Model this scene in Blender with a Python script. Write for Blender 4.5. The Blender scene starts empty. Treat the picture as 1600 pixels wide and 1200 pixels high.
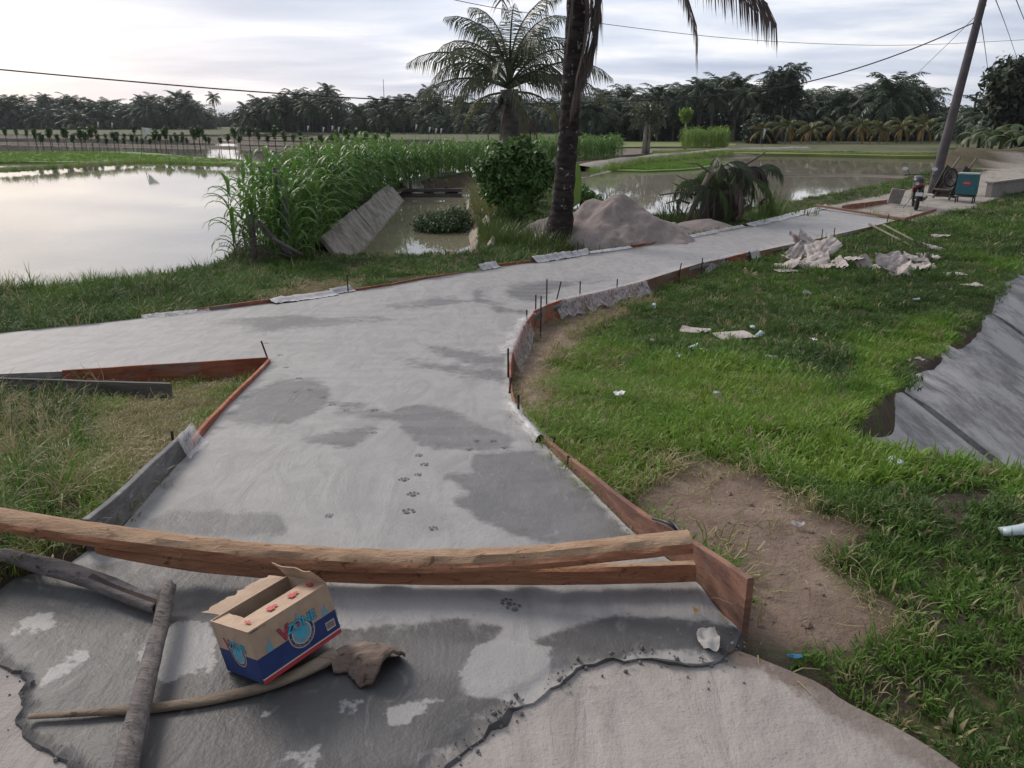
import bpy, bmesh, math, random
import numpy as np
from mathutils import Vector, Matrix, noise as mnoise
from mathutils.geometry import delaunay_2d_cdt
R = math.radians
random.seed(7); rng = np.random.default_rng(7)
SC = bpy.context.scene
COL = SC.collection

# ------------------------------------------------------------------ camera
H = 1.55; PITCH = 18.75; F = 1208.0
cam = bpy.data.cameras.new('camera'); camo = bpy.data.objects.new('camera', cam); COL.objects.link(camo)
camo.location = (0, 0, H); camo.rotation_euler = (R(90 - PITCH), 0, 0)
cam.sensor_width = 36; cam.lens = 36 * F / 1600; cam.clip_start = .05; cam.clip_end = 6000
SC.camera = camo

# ------------------------------------------------------------------ view / sampling
SC.view_settings.view_transform = 'Standard'; SC.view_settings.look = 'None'
SC.view_settings.gamma = 1; SC.view_settings.use_curve_mapping = False
SC.view_settings.exposure = 0.68
SC.render.engine = 'CYCLES'
cy = SC.cycles
cy.use_denoising = True
try: cy.denoiser = 'OPENIMAGEDENOISE'
except Exception: pass
cy.max_bounces = 6; cy.diffuse_bounces = 2; cy.glossy_bounces = 3; cy.transmission_bounces = 4; cy.transparent_max_bounces = 8
cy.caustics_reflective = False; cy.caustics_refractive = False
cy.sample_clamp_indirect = 6

# ------------------------------------------------------------------ node helpers
class NT:
    def __init__(s, tree):
        s.t = tree; s.n = tree.nodes; s.l = tree.links
    def add(s, typ, ins=None, **props):
        nd = s.n.new(typ)
        for k, v in props.items(): setattr(nd, k, v)
        if ins:
            for k, v in ins.items():
                s.set(nd, k, v)
        return nd
    def set(s, nd, k, v):
        sock = nd.inputs[k]
        if isinstance(v, bpy.types.NodeSocket): s.l.new(v, sock)
        elif isinstance(v, bpy.types.Node): s.l.new(v.outputs[0], sock)
        else:
            if isinstance(v, (tuple, list)) and sock.type == 'RGBA' and len(v) == 3: v = (*v, 1)
            sock.default_value = v
    def math(s, op, a, b=0.0, clamp=False):
        return s.add('ShaderNodeMath', {0: a, 1: b}, operation=op, use_clamp=clamp).outputs[0]
    def mix(s, f, a, b, mode='MIX'):
        nd = s.n.new('ShaderNodeMix'); nd.data_type = 'RGBA'; nd.blend_type = mode
        for i, v in ((0, f), (6, a), (7, b)):
            if isinstance(v, bpy.types.NodeSocket): s.l.new(v, nd.inputs[i])
            else:
                if isinstance(v, (tuple, list)) and len(v) == 3: v = (*v, 1)
                nd.inputs[i].default_value = v
        return nd.outputs[2]
    def ramp(s, fac, stops, interp='LINEAR'):
        nd = s.n.new('ShaderNodeValToRGB'); cr = nd.color_ramp; cr.interpolation = interp
        while len(cr.elements) > 1: cr.elements.remove(cr.elements[-1])
        for i, (p, c) in enumerate(stops):
            e = cr.elements[0] if i == 0 else cr.elements.new(p)
            e.position = p; e.color = (*c, 1) if len(c) == 3 else c
        s.l.new(fac, nd.inputs[0]); return nd.outputs[0]
    def noise(s, vec, scale, detail=4, rough=.55, dist=0.0):
        nd = s.add('ShaderNodeTexNoise', {'Scale': scale, 'Detail': detail, 'Roughness': rough, 'Distortion': dist})
        if vec is not None: s.l.new(vec, nd.inputs['Vector'])
        return nd.outputs[0]
    def smooth(s, x, a, b):
        nd = s.add('ShaderNodeMapRange', {0: x, 1: a, 2: b, 3: 0.0, 4: 1.0}, interpolation_type='SMOOTHSTEP'); return nd.outputs[0]
    def vscale(s, vec, sc, rot=(0, 0, 0)):
        nd = s.add('ShaderNodeMapping', {'Vector': vec, 'Scale': sc, 'Rotation': rot}); return nd.outputs[0]

MATS = {}
def new_mat(name):
    m = bpy.data.materials.new(name); m.use_nodes = True
    t = NT(m.node_tree); b = m.node_tree.nodes['Principled BSDF']
    MATS[name] = m
    return m, t, b
def vecsrc(t, src):
    if src == 'pos': return t.add('ShaderNodeNewGeometry').outputs['Position']
    return t.add('ShaderNodeTexCoord').outputs['Object']
def simple(name, c1, c2=None, scale=8, rough=.8, bump=.0, bscale=None, src='obj', stretch=(1, 1, 1), c3=None, metal=0, spec=.5, lo=.35, hi=.65, detail=5):
    """two or three tone noise material"""
    m, t, b = new_mat(name)
    v = vecsrc(t, src); v = t.vscale(v, stretch)
    if c2 is None: c2 = tuple(x * .8 for x in c1)
    n = t.noise(v, scale, detail, .6)
    col = t.mix(t.smooth(n, lo, hi), c1, c2)
    if c3 is not None:
        n2 = t.noise(v, scale * 2.7, 4, .6)
        col = t.mix(t.smooth(n2, .52, .68), col, c3)
    t.l.new(col, b.inputs['Base Color'])
    b.inputs['Roughness'].default_value = rough; b.inputs['Metallic'].default_value = metal
    b.inputs['Specular IOR Level'].default_value = spec
    if bump:
        nb = t.noise(v, bscale or scale * 4, 6, .65)
        bp = t.add('ShaderNodeBump', {'Strength': bump, 'Distance': .02, 'Height': nb})
        t.l.new(bp.outputs[0], b.inputs['Normal'])
    return m

# ------------------------------------------------------------------ world: overcast dusk sky, sunset low on the left
SUN_AZ = R(-42); SUN_EL = R(14)          # azimuth measured from +Y towards +X
w = bpy.data.worlds.new('World'); SC.world = w; w.use_nodes = True
t = NT(w.node_tree); t.n.clear()
sky = t.add('ShaderNodeTexSky', sky_type='NISHITA', sun_disc=False, sun_elevation=SUN_EL, sun_rotation=SUN_AZ, air_density=1.0, dust_density=2.0)
bg1 = t.add('ShaderNodeBackground', {'Color': sky.outputs[0], 'Strength': .12})
D = t.add('ShaderNodeTexCoord').outputs['Generated']
sep = t.add('ShaderNodeSeparateXYZ', {0: D})
z = t.math('MAXIMUM', sep.outputs[2], 0.0)
zz = t.math('ADD', z, .10)
pv = t.add('ShaderNodeCombineXYZ', {0: t.math('DIVIDE', sep.outputs[0], zz), 1: t.math('DIVIDE', sep.outputs[1], zz), 2: 0.0}).outputs[0]
n1 = t.noise(t.vscale(pv, (.55, .9, 1)), 1.05, 6, .55, .35)
n2 = t.noise(t.vscale(pv, (.22, .5, 1), (0, 0, .3)), 1.3, 5, .5, .2)
cl = t.math('ADD', t.math('MULTIPLY', n1, .6), t.math('MULTIPLY', n2, .4))
ccol = t.ramp(cl, [(.37, (.76, .76, .77)), (.44, (.66, .67, .71)), (.51, (.49, .53, .62)), (.62, (.35, .40, .51))])
# warm dusk band: falls off with elevation and with the angle from the sunset azimuth
sd = (math.sin(SUN_AZ), math.cos(SUN_AZ), 0.03)
dt = t.add('ShaderNodeVectorMath', {0: D, 1: sd}, operation='DOT_PRODUCT').outputs['Value']
az = t.math('POWER', t.math('MAXIMUM', dt, 0.0), 6.0)
lowz = t.math('SUBTRACT', 1.0, t.smooth(z, 0.0, .22))
glow = t.math('MULTIPLY', az, lowz)
ccol = t.mix(t.math('MULTIPLY', glow, .30), ccol, (.88, .72, .66))
core = t.math('POWER', t.math('MAXIMUM', dt, 0.0), 60.0)
ccol = t.mix(t.math('MULTIPLY', t.math('MULTIPLY', core, lowz), .15), ccol, (1.0, .85, .70))
# away from the sunset the cloud deck is duller
back = t.smooth(dt, -.9, .75)
dim = t.math('ADD', t.math('MULTIPLY', back, .70), .30)
ccol = t.mix(1.0, ccol, t.add('ShaderNodeCombineColor', {0: dim, 1: dim, 2: dim}).outputs[0], 'MULTIPLY')
bg2 = t.add('ShaderNodeBackground', {'Color': ccol, 'Strength': 1.0})
mx = t.add('ShaderNodeMixShader', {0: .95, 1: bg1.outputs[0], 2: bg2.outputs[0]})
out = t.add('ShaderNodeOutputWorld', {0: mx.outputs[0]})

# the sun, veiled by cloud
sl = bpy.data.lights.new('sun', 'SUN'); sl.energy = 1.5; sl.angle = R(20); sl.color = (1, .90, .80)
so = bpy.data.objects.new('sun', sl); COL.objects.link(so)
sdir = Vector((math.sin(SUN_AZ) * math.cos(SUN_EL + .35), math.cos(SUN_AZ) * math.cos(SUN_EL + .35), math.sin(SUN_EL + .35)))
so.rotation_euler = sdir.to_track_quat('Z', 'Y').to_euler(); so.location = sdir * 60

# ------------------------------------------------------------------ pixel <-> ground
cp, sp = math.cos(R(PITCH)), math.sin(R(PITCH))
_py = [-50, 2.4, 3.2, 4.2, 5.4, 6.8, 8.6, 11, 16, 22, 30, 5000]
_pz = [0, 0, -.05, -.17, -.33, -.50, -.65, -.78, -.94, -1.03, -1.06, -1.06]
# smooth monotone profile of the ramp down from the crossing
_sy = np.linspace(-5, 60, 1301); _sz = np.interp(_sy, _py, _pz); _k = np.ones(31) / 31
_sz = np.convolve(np.pad(_sz, 15, 'edge'), _k, 'valid')
def P(y): return np.interp(y, _sy, _sz)
def ray(u, v):
    cx = (u - 800) / F; cyy = -(v - 600) / F
    return Vector((cx, cp + sp * cyy, -sp + cp * cyy))
def gp(u, v, off=0.0):
    """pixel -> point on the ramp surface (+off)"""
    d = ray(u, v); a, b = .2, 400.
    f = lambda s: H + s * d.z - float(P(s * d.y)) - off
    if f(b) > 0: return d * b + Vector((0, 0, H))
    for _ in range(50):
        m = (a + b) / 2
        if f(m) > 0: a = m
        else: b = m
    return d * a + Vector((0, 0, H))
def wp(u, v, z):
    d = ray(u, v); s = (z - H) / d.z
    return d * s + Vector((0, 0, H))
def dp(u, v, y):
    d = ray(u, v); return d * (y / d.y) + Vector((0, 0, H))
def proj(x, y, z):
    """world arrays -> pixels"""
    zc = y * cp - (z - H) * sp; up = y * sp + (z - H) * cp
    zc = np.where(zc < .05, .05, zc)
    return 800 + F * x / zc, 600 - F * up / zc
def inpoly(px, py, poly):
    px = np.asarray(px, float); py = np.asarray(py, float); ins = np.zeros(px.shape, bool); n = len(poly)
    for i in range(n):
        x1, y1 = poly[i]; x2, y2 = poly[(i + 1) % n]
        if y1 == y2: continue
        c = ((y1 > py) != (y2 > py)) & (px < (x2 - x1) * (py - y1) / (y2 - y1) + x1)
        ins ^= c
    return ins
def pdist(px, py, poly, closed=True):
    px = np.asarray(px, float); py = np.asarray(py, float); best = np.full(px.shape, 1e9); n = len(poly)
    for i in range(n if closed else n - 1):
        x1, y1 = poly[i]; x2, y2 = poly[(i + 1) % n]; dx, dy = x2 - x1, y2 - y1; L = dx * dx + dy * dy + 1e-12
        tt = np.clip(((px - x1) * dx + (py - y1) * dy) / L, 0, 1)
        best = np.minimum(best, np.hypot(px - x1 - tt * dx, py - y1 - tt * dy))
    return best
def sdist(px, py, poly):
    d = pdist(px, py, poly); return np.where(inpoly(px, py, poly), d, -d)
def sstep(x, a, b):
    q = np.clip((x - a) / (b - a), 0, 1); return q * q * (3 - 2 * q)
def vnoise(x, y, s, seed=0):
    """cheap smooth value noise on arrays, about -1..1"""
    g = np.random.default_rng(1000 + seed).random((64, 64)) * 2 - 1
    x = np.asarray(x) * s + 17.3; y = np.asarray(y) * s + 5.1
    xi = np.floor(x).astype(int); yi = np.floor(y).astype(int); fx = x - xi; fy = y - yi
    fx = fx * fx * (3 - 2 * fx); fy = fy * fy * (3 - 2 * fy)
    a = g[xi % 64, yi % 64]; b = g[(xi + 1) % 64, yi % 64]; c = g[xi % 64, (yi + 1) % 64]; d = g[(xi + 1) % 64, (yi + 1) % 64]
    return (a * (1 - fx) + b * fx) * (1 - fy) + (c * (1 - fx) + d * fx) * fy

# ------------------------------------------------------------------ object helpers
def tag(o, label=None, cat=None, group=None, kind=None):
    if label: o['label'] = label
    if cat: o['category'] = cat
    if group: o['group'] = group
    if kind: o['kind'] = kind
    return o
def empty(name, loc=(0, 0, 0), rz=0.0, **kw):
    o = bpy.data.objects.new(name, None); COL.objects.link(o); o.location = loc; o.rotation_euler = (0, 0, rz); o.empty_display_size = .1
    return tag(o, **kw)
class MB:
    def __init__(s): s.v = []; s.f = []; s.m = []; s.mi = 0
    def add(s, verts, faces):
        b = len(s.v); s.v.extend([tuple(q) for q in verts]); s.f.extend([tuple(i + b for i in f) for f in faces]); s.m.extend([s.mi] * len(faces)); return s
    def quad(s, a, b, c, d): return s.add([a, b, c, d], [(0, 1, 2, 3)])
    def box(s, c, sz, rot=None, bev=0.0):
        c = Vector(c); hx, hy, hz = [q / 2 for q in sz]
        if bev <= 0:
            V = [Vector((x, y, z)) for z in (-hz, hz) for y in (-hy, hy) for x in (-hx, hx)]
            Fc = [(0, 2, 3, 1), (4, 5, 7, 6), (0, 1, 5, 4), (2, 6, 7, 3), (0, 4, 6, 2), (1, 3, 7, 5)]
        else:
            bm = bmesh.new(); bmesh.ops.create_cube(bm, size=1)
            for q in bm.verts: q.co = Vector((q.co.x * hx * 2, q.co.y * hy * 2, q.co.z * hz * 2))
            bmesh.ops.bevel(bm, geom=bm.edges[:], offset=bev, segments=2, affect='EDGES', profile=.6)
            bm.verts.ensure_lookup_table(); V = [q.co.copy() for q in bm.verts]; Fc = [[q.index for q in f.verts] for f in bm.faces]; bm.free()
        if rot is not None: V = [rot @ q for q in V]
        return s.add([q + c for q in V], Fc)
    def tube(s, pts, rad, sides=8, caps=True, rough=0.0, seed=0, squash=1.0):
        pts = [Vector(q) for q in pts]; n = len(pts)
        if not hasattr(rad, '__len__'): rad = [rad] * n
        rr = random.Random(seed); V = []; Fc = []; prev = None
        for i, q in enumerate(pts):
            T = (pts[min(i + 1, n - 1)] - pts[max(i - 1, 0)])
            T = T.normalized() if T.length > 1e-9 else Vector((0, 0, 1))
            if prev is None:
                A = Vector((0, 0, 1)) if abs(T.z) < .9 else Vector((0, 1, 0))
                N = T.cross(A).normalized()
            else:
                N = (prev - T * prev.dot(T)).normalized()
            prev = N; B = T.cross(N)
            for k in range(sides):
                a = 2 * math.pi * k / sides; r = rad[i] * (1 + rough * (rr.random() - .5) * 2)
                V.append(q + N * math.cos(a) * r + B * math.sin(a) * r * squash)
        for i in range(n - 1):
            for k in range(sides):
                a = i * sides + k; b = i * sides + (k + 1) % sides
                Fc.append((a, b, b + sides, a + sides))
        if caps:
            Fc.append(tuple(range(sides - 1, -1, -1))); Fc.append(tuple((n - 1) * sides + k for k in range(sides)))
        return s.add(V, Fc)
    def mesh(s, name, mats, smooth=False):
        me = bpy.data.meshes.new(name); me.from_pydata(s.v, [], s.f)
        for m in (mats if isinstance(mats, (list, tuple)) else [mats]): me.materials.append(m)
        if any(s.m): me.polygons.foreach_set('material_index', s.m)
        if smooth: me.polygons.foreach_set('use_smooth', [True] * len(me.polygons))
        me.update(); return me
    def build(s, name, mats, parent=None, smooth=False, loc=None, **kw):
        o = bpy.data.objects.new(name, s.mesh(name, mats, smooth)); COL.objects.link(o)
        if parent is not None: o.parent = parent
        if loc is not None: o.location = loc
        return tag(o, **kw)
def np_obj(name, V, Fc, mat, parent=None, smooth=False, attrs=None, **kw):
    me = bpy.data.meshes.new(name); V = np.asarray(V, np.float32); Fc = np.asarray(Fc, np.int32)
    me.vertices.add(len(V)); me.vertices.foreach_set('co', V.ravel())
    nf, k = Fc.shape; me.loops.add(nf * k); me.loops.foreach_set('vertex_index', Fc.ravel())
    me.polygons.add(nf); me.polygons.foreach_set('loop_start', np.arange(0, nf * k, k, dtype=np.int32))
    try: me.polygons.foreach_set('loop_total', np.full(nf, k, dtype=np.int32))
    except Exception: pass
    if smooth: me.polygons.foreach_set('use_smooth', np.ones(nf, bool))
    me.materials.append(mat)
    for an, av in (attrs or {}).items():
        at = me.attributes.new(an, 'FLOAT', 'POINT'); at.data.foreach_set('value', np.asarray(av, np.float32))
    me.update(calc_edges=True); me.validate()
    o = bpy.data.objects.new(name, me); COL.objects.link(o)
    if parent is not None: o.parent = parent
    return tag(o, **kw)
def link_mesh(name, me, parent=None, loc=None, rot=None, scale=None, **kw):
    o = bpy.data.objects.new(name, me); COL.objects.link(o)
    if parent is not None: o.parent = parent
    if loc is not None: o.location = loc
    if rot is not None: o.rotation_euler = rot
    if scale is not None: o.scale = scale if hasattr(scale, '__len__') else (scale,) * 3
    return tag(o, **kw)
def densify(pts, step):
    out = []
    n = len(pts)
    for i in range(n - 1):
        a, b = Vector(pts[i]), Vector(pts[i + 1]); k = max(1, int((b - a).length / step))
        out += [a.lerp(b, j / k) for j in range(k)]
    return out + [Vector(pts[-1])]
def smoothline(pts, it=2):
    """Chaikin corner cutting keeping ends"""
    pts = [Vector(q) for q in pts]
    for _ in range(it):
        o = [pts[0]]
        for a, b in zip(pts[:-1], pts[1:]): o += [a.lerp(b, .25), a.lerp(b, .75)]
        pts = o + [pts[-1]]
    return pts
# ------------------------------------------------------------------ layout lines (pixels of the photograph on the ramp surface)
E_R = [(1158, 985), (1090, 908), (1000, 842), (940, 782), (880, 725), (848, 693), (820, 662), (803, 640), (795, 600), (795, 565), (803, 540), (816, 512), (832, 490), (880, 471), (940, 457), (1005, 441), (1100, 411), (1170, 396), (1240, 382), (1300, 369), (1402, 345)]
E_B = [(1290, 322), (1230, 338), (1160, 354), (1040, 379), (880, 403), (780, 417), (690, 432), (560, 454), (425, 473), (310, 488), (225, 497), (150, 505), (0, 520), (-300, 548)]
E_L = [(-300, 596), (0, 585), (100, 580), (420, 561)]
E_C = [(424, 566), (352, 640), (300, 703), (240, 768), (195, 822), (110, 880), (20, 905), (-60, 960)]
E_F = [(-60, 1010), (0, 1033), (38, 1050), (46, 1090), (22, 1122), (58, 1160), (112, 1190), (118, 1230), (400, 1300), (640, 1250), (700, 1196), (722, 1166), (775, 1132), (800, 1096), (860, 1071), (896, 1040), (960, 1022), (1010, 1020), (1060, 1031), (1120, 1026), (1156, 1002)]
w_R = smoothline([gp(*q) for q in E_R], 2); w_B = [gp(*q) for q in E_B]; w_L = [gp(*q) for q in E_L]; w_C = [gp(*q) for q in E_C]
w_F = densify(smoothline([gp(*q) for q in E_F], 1), .025)
for i, q in enumerate(w_F[3:-3]):
    a = mnoise.noise(q * 9) * .022 + mnoise.noise(q * 31) * .016 + mnoise.noise(q * 70) * .010; q.x += a; q.y += mnoise.noise(q * 13 + Vector((5, 5, 5))) * .022 + mnoise.noise(q * 45 + Vector((5, 5, 5))) * .014
road_poly = [(q.x, q.y) for q in densify(w_R, .15)] + [(q.x, q.y) for q in densify(w_B, .25)] + [(q.x, q.y) for q in densify(w_L, .25)] + [(q.x, q.y) for q in densify(w_C, .15)] + [(q.x, q.y) for q in w_F[:-1]]

ES = (.6, .8); ET = (.8, -.6)              # along / across the lined drainage canal on the right
T0, S0 = -1.14, 4.3
side_right = [(q.x, q.y) for q in w_R] + [(30, 40), (60, 40), (60, -5), (.8, -5), (.9, 1.7)]
side_tri = [(q.x, q.y) for q in w_L] + [(q.x, q.y) for q in w_C] + [(-12, 1.5), (-12, 6)]
WZ, CZ = -1.32, -1.62                      # paddy water, small canal water
pond_left = [(p.x, p.y) for p in [wp(u, v, WZ) for u, v in [(-900, 545), (-400, 520), (-100, 492), (0, 478), (100, 468), (200, 455), (290, 440), (330, 416), (345, 396)]]] + [(-6.0, 18), (-6.4, 24), (-6.9, 31), (-5.9, 38), (-2.4, 48), (2, 56), (7, 66), (4, 118), (-60, 185), (-260, 185), (-260, 10)]
pond_right = [(1.9, 33), (2.0, 27), (3.0, 23.6), (5.0, 24.2), (6.6, 25.6), (8.7, 27.4), (12.3, 31.5), (15, 34.5), (20, 41), (28, 52), (38, 66), (45, 82), (30, 86), (10, 90), (6, 66), (3.2, 50)]
canal_poly = [(-4.35, 16.6), (-4.5, 20), (-5.05, 31), (-5.05, 36), (-2.6, 41), (.3, 47), (1.5, 44), (-.3, 39), (-1.9, 35), (-1.6, 28), (-.95, 20), (-1.0, 16.6)]
far_road = [(10.2, 25.8), (10.9, 21.6), (15.5, 26.3), (24, 36), (34, 50), (32, 52), (22, 39)]   # worn track that goes on past the pour

def land(x, y):
    """height of bare ground before water cuts"""
    x = np.asarray(x, float); y = np.asarray(y, float)
    z = P(y) - .16
    ir = inpoly(x, y, side_right)
    z = np.where(ir, P(y) + np.interp(y, [1.2, 1.9, 2.4, 3.0, 4.0, 5.2, 7, 9, 40], [-.02, .0, .06, .075, .03, -.03, -.16, -.22, -.20]), z)
    it = inpoly(x, y, side_tri)
    z = np.where(it, P(y) + np.interp(y, [2.4, 3.2, 4.0, 5, 7], [.02, .03, -.05, -.14, -.19]), z)
    # right verge swells a little and falls toward the lined canal
    tt = x * ET[0] + y * ET[1]
    z = z + np.where(ir, -.10 * sstep(tt, -3.0, -1.0) + .05 * vnoise(x, y, .9, 3) * sstep(y, 2.5, 4), 0)
    z = z + .025 * vnoise(x, y, 2.3, 1) + .012 * vnoise(x, y, 6.1, 2)
    z = np.where(inpoly(x, y, far_road), P(y) - .05, z)
    # far country
    z = np.where((y > 60) | (np.abs(x) > 40), -1.12, z)
    # soil berm at the far right
    d = pdist(x, y, [(22, 47), (30, 52), (60, 60)], False); z = np.maximum(z, -1.1 + 1.1 * np.exp(-(d / 1.6) ** 2) * (1 + .25 * vnoise(x, y, .7, 5)))
    return z
def ground_z(x, y):
    x = np.asarray(x, float); y = np.asarray(y, float)
    z = land(x, y)
    near = (y < 130)
    for poly, lo, a, b in ((pond_left, -1.75, -.9, .5), (pond_right, -1.75, -.7, .5), (canal_poly, -2.1, -.35, .35)):
        sdv = sdist(x, y, poly)
        kk = sstep(sdv, a, b); z = z * (1 - kk) + lo * kk
    # drainage canal
    s = x * ES[0] + y * ES[1]; tt = x * ET[0] + y * ET[1] + .08 * vnoise(s, s * 0, .8, 7)
    kc = sstep(s, S0, S0 + .7) * sstep(tt, T0 - .05, T0 + .25) * (1 - sstep(tt, 8, 9)) * (1 - sstep(y, 45, 50))
    dz = np.clip((tt - T0) * .62, 0, 2.2) + .22
    z = z - kc * dz
    # keep below the slabs
    sdv = sdist(x, y, road_poly)
    kk = sstep(sdv, -.07, .03); z = z * (1 - kk) + np.minimum(z, P(y) - .09) * kk
    return z
def gz(x, y): return float(ground_z(np.array([x]), np.array([y]))[0])
def gpt(u, v, off=0.0):
    """pixel -> bare ground"""
    q = gp(u, v, -.1)
    for _ in range(6):
        z = gz(q.x, q.y); q = wp(u, v, z)
    return Vector((q.x, q.y, z + off))

def axis(segs):
    out = [segs[0][0]]
    for a, b, st in segs:
        n = max(1, int(round((b - a) / st))); out += list(np.linspace(a, b, n + 1)[1:])
    return np.array(out)
def geo(a, b, st, gr=1.18):
    out = []; v = a
    while v < b: st *= gr; v += st; out.append(v)
    return out
gxp = axis([(-8, 9, .09), (9, 20, .25)]); gxp = np.array(sorted([-8 - q for q in np.array(geo(0, 3000, .15))] + list(gxp) + [20 + q for q in np.array(geo(0, 3000, .3))]))
gyp = np.array(list(axis([(-4, 0, .5), (0, 12, .09), (12, 36, .2), (36, 60, .5)])) + [60 + q for q in geo(0, 5000, .6)])
GX, GY = np.meshgrid(gxp, gyp); fx, fy = GX.ravel(), GY.ravel()
fz = ground_z(fx, fy)
nx, ny = len(gxp), len(gyp)
ii = np.arange(nx * ny).reshape(ny, nx)
FQ = np.stack([ii[:-1, :-1].ravel(), ii[:-1, 1:].ravel(), ii[1:, 1:].ravel(), ii[1:, :-1].ravel()], 1)

# zones, drawn on the photograph
Z_DIRT = [[(985, 778), (1040, 752), (1090, 728), (1150, 738), (1190, 752), (1240, 790), (1300, 810), (1350, 822), (1320, 850), (1270, 868), (1290, 900), (1345, 945), (1420, 978), (1330, 1000), (1240, 1015), (1160, 1010), (1150, 910), (1080, 845), (1050, 825)],
          [(815, 655), (800, 560), (830, 510), (880, 488), (1000, 452), (1010, 462), (950, 490), (905, 530), (870, 575), (845, 620)],
          [(195, 770), (215, 720), (275, 690), (300, 700), (230, 765)],
          [(390, 480), (500, 455), (560, 452), (480, 470), (400, 484)]]
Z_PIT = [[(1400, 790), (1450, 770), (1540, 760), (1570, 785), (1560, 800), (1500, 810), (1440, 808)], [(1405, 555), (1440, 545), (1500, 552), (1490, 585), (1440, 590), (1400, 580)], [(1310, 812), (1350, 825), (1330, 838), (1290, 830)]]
Z_LUSH = [(1020, 560), (1120, 552), (1200, 565), (1290, 600), (1380, 655), (1500, 690), (1620, 725), (1620, 815), (1540, 765), (1440, 762), (1330, 775), (1210, 745), (1120, 720), (1040, 660), (1000, 600)]
Z_YEL = [(1330, 540), (1450, 500), (1500, 520), (1490, 560), (1420, 570), (1400, 640), (1350, 640), (1330, 600)]
Z_DRY = [(815, 600), (870, 540), (985, 520), (1010, 590), (1050, 660), (1100, 725), (1020, 760), (960, 775), (860, 680)]
Z_STRAW = [(130, 640), (220, 600), (420, 565), (340, 650), (285, 710), (200, 745), (150, 790), (110, 760), (140, 700)]
def pxm(u, v, polys, soft):
    m = np.full(np.shape(u), -1e9)
    for p in polys: m = np.maximum(m, sdist(u, v, p))
    return sstep(m, -soft, soft)
gu, gv = proj(fx, fy, fz); gu = gu + 22 * vnoise(fx, fy, 2.2, 81) + 10 * vnoise(fx, fy, 6, 82); gv = gv + 12 * vnoise(fx, fy, 2.6, 83) + 6 * vnoise(fx, fy, 7, 84)
vis = (fy > .8) & (fy < 40)
a_dirt = np.where(vis, np.maximum(pxm(gu, gv, Z_DIRT, 14), 0), 0) + inpoly(fx, fy, far_road) * 1.0
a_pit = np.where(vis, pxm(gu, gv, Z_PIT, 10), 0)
a_far = sstep(fy, 50, 75)

m, t, b = new_mat('ground_soil')
pos = vecsrc(t, 'pos')
A = lambda n: t.add('ShaderNodeAttribute', attribute_name=n).outputs['Fac']
nA = t.noise(pos, 3.0, 6, .6); nB = t.noise(pos, 26, 6, .7); nC = t.noise(pos, .25, 3)
soil = t.mix(t.smooth(nA, .35, .65), (.085, .062, .046), (.135, .098, .074))
dirt = t.mix(t.smooth(nA, .32, .68), (.205, .145, .112), (.30, .225, .175))
dirt = t.mix(t.smooth(nB, .55, .75), dirt, (.15, .108, .085))
thatch = t.mix(t.smooth(nB, .4, .6), (.055, .075, .025), (.12, .115, .05))
c = t.mix(t.smooth(nA, .45, .62), soil, thatch)
c = t.mix(A('dirt'), c, dirt); sy_ = t.add('ShaderNodeSeparateXYZ', {0: pos}).outputs[1]; c = t.mix(t.math('MULTIPLY', t.smooth(sy_, 15, 20), A('dirt')), c, t.mix(t.smooth(nA, .4, .6), (.36, .33, .295), (.28, .25, .22)))
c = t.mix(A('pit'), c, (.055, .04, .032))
field = t.mix(t.smooth(nC, .4, .6), (.095, .115, .05), (.13, .13, .075))
c = t.mix(A('far'), c, field)
t.l.new(c, b.inputs['Base Color']); b.inputs['Roughness'].default_value = .95; b.inputs['Specular IOR Level'].default_value = .2
hb = t.math('ADD', t.math('MULTIPLY', nA, .6), t.math('MULTIPLY', nB, .5))
t.l.new(t.add('ShaderNodeBump', {'Strength': 1.0, 'Distance': .05, 'Height': hb}).outputs[0], b.inputs['Normal'])
ground = np_obj('ground', np.stack([fx, fy, fz], 1), FQ, m, smooth=True, attrs={'dirt': a_dirt, 'pit': a_pit, 'far': a_far}, kind='structure', label='bare and grassy earth around the new concrete path')

# ------------------------------------------------------------------ water
def water_mat(name, c1, c2, rough, wave):
    m, t, b = new_mat(name); pos = vecsrc(t, 'pos')
    t.l.new(t.mix(t.smooth(t.noise(pos, .35, 4), .35, .65), c1, c2), b.inputs['Base Color'])
    b.inputs['Roughness'].default_value = rough; b.inputs['IOR'].default_value = 1.333
    n = t.noise(t.vscale(pos, (1, .5, 1)), 3.2, 3, .5); n2 = t.noise(pos, .5, 2)
    t.l.new(t.add('ShaderNodeBump', {'Strength': wave, 'Distance': .02, 'Height': t.math('ADD', n, n2)}).outputs[0], b.inputs['Normal'])
    return m
mw = water_mat('paddy_water', (.27, .245, .20), (.32, .29, .235), .03, .05)
mcw = water_mat('canal_water', (.24, .22, .15), (.28, .255, .185), .03, .06)
def poly_slab(name, pts, z, mat, depth=0.0, parent=None, **kw):
    """flat polygon, with a skirt when depth is given"""
    bm = bmesh.new(); vs = [bm.verts.new((p[0], p[1], z)) for p in pts]; f = bm.faces.new(vs)
    if f.normal.z < 0 or f.calc_area() and (f.normal_update() or f.normal.z < 0): f.normal_flip()
    if depth:
        lo = [bm.verts.new((p[0], p[1], z - depth)) for p in pts]; n = len(pts)
        for i in range(n): bm.faces.new((vs[i], vs[(i + 1) % n], lo[(i + 1) % n], lo[i]))
    bmesh.ops.triangulate(bm, faces=[q for q in bm.faces if len(q.verts) > 4]); bmesh.ops.recalc_face_normals(bm, faces=bm.faces[:])
    me = bpy.data.meshes.new(name); bm.to_mesh(me); bm.free(); me.materials.append(mat)
    o = bpy.data.objects.new(name, me); COL.objects.link(o)
    if parent is not None: o.parent = parent
    return tag(o, **kw)
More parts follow.
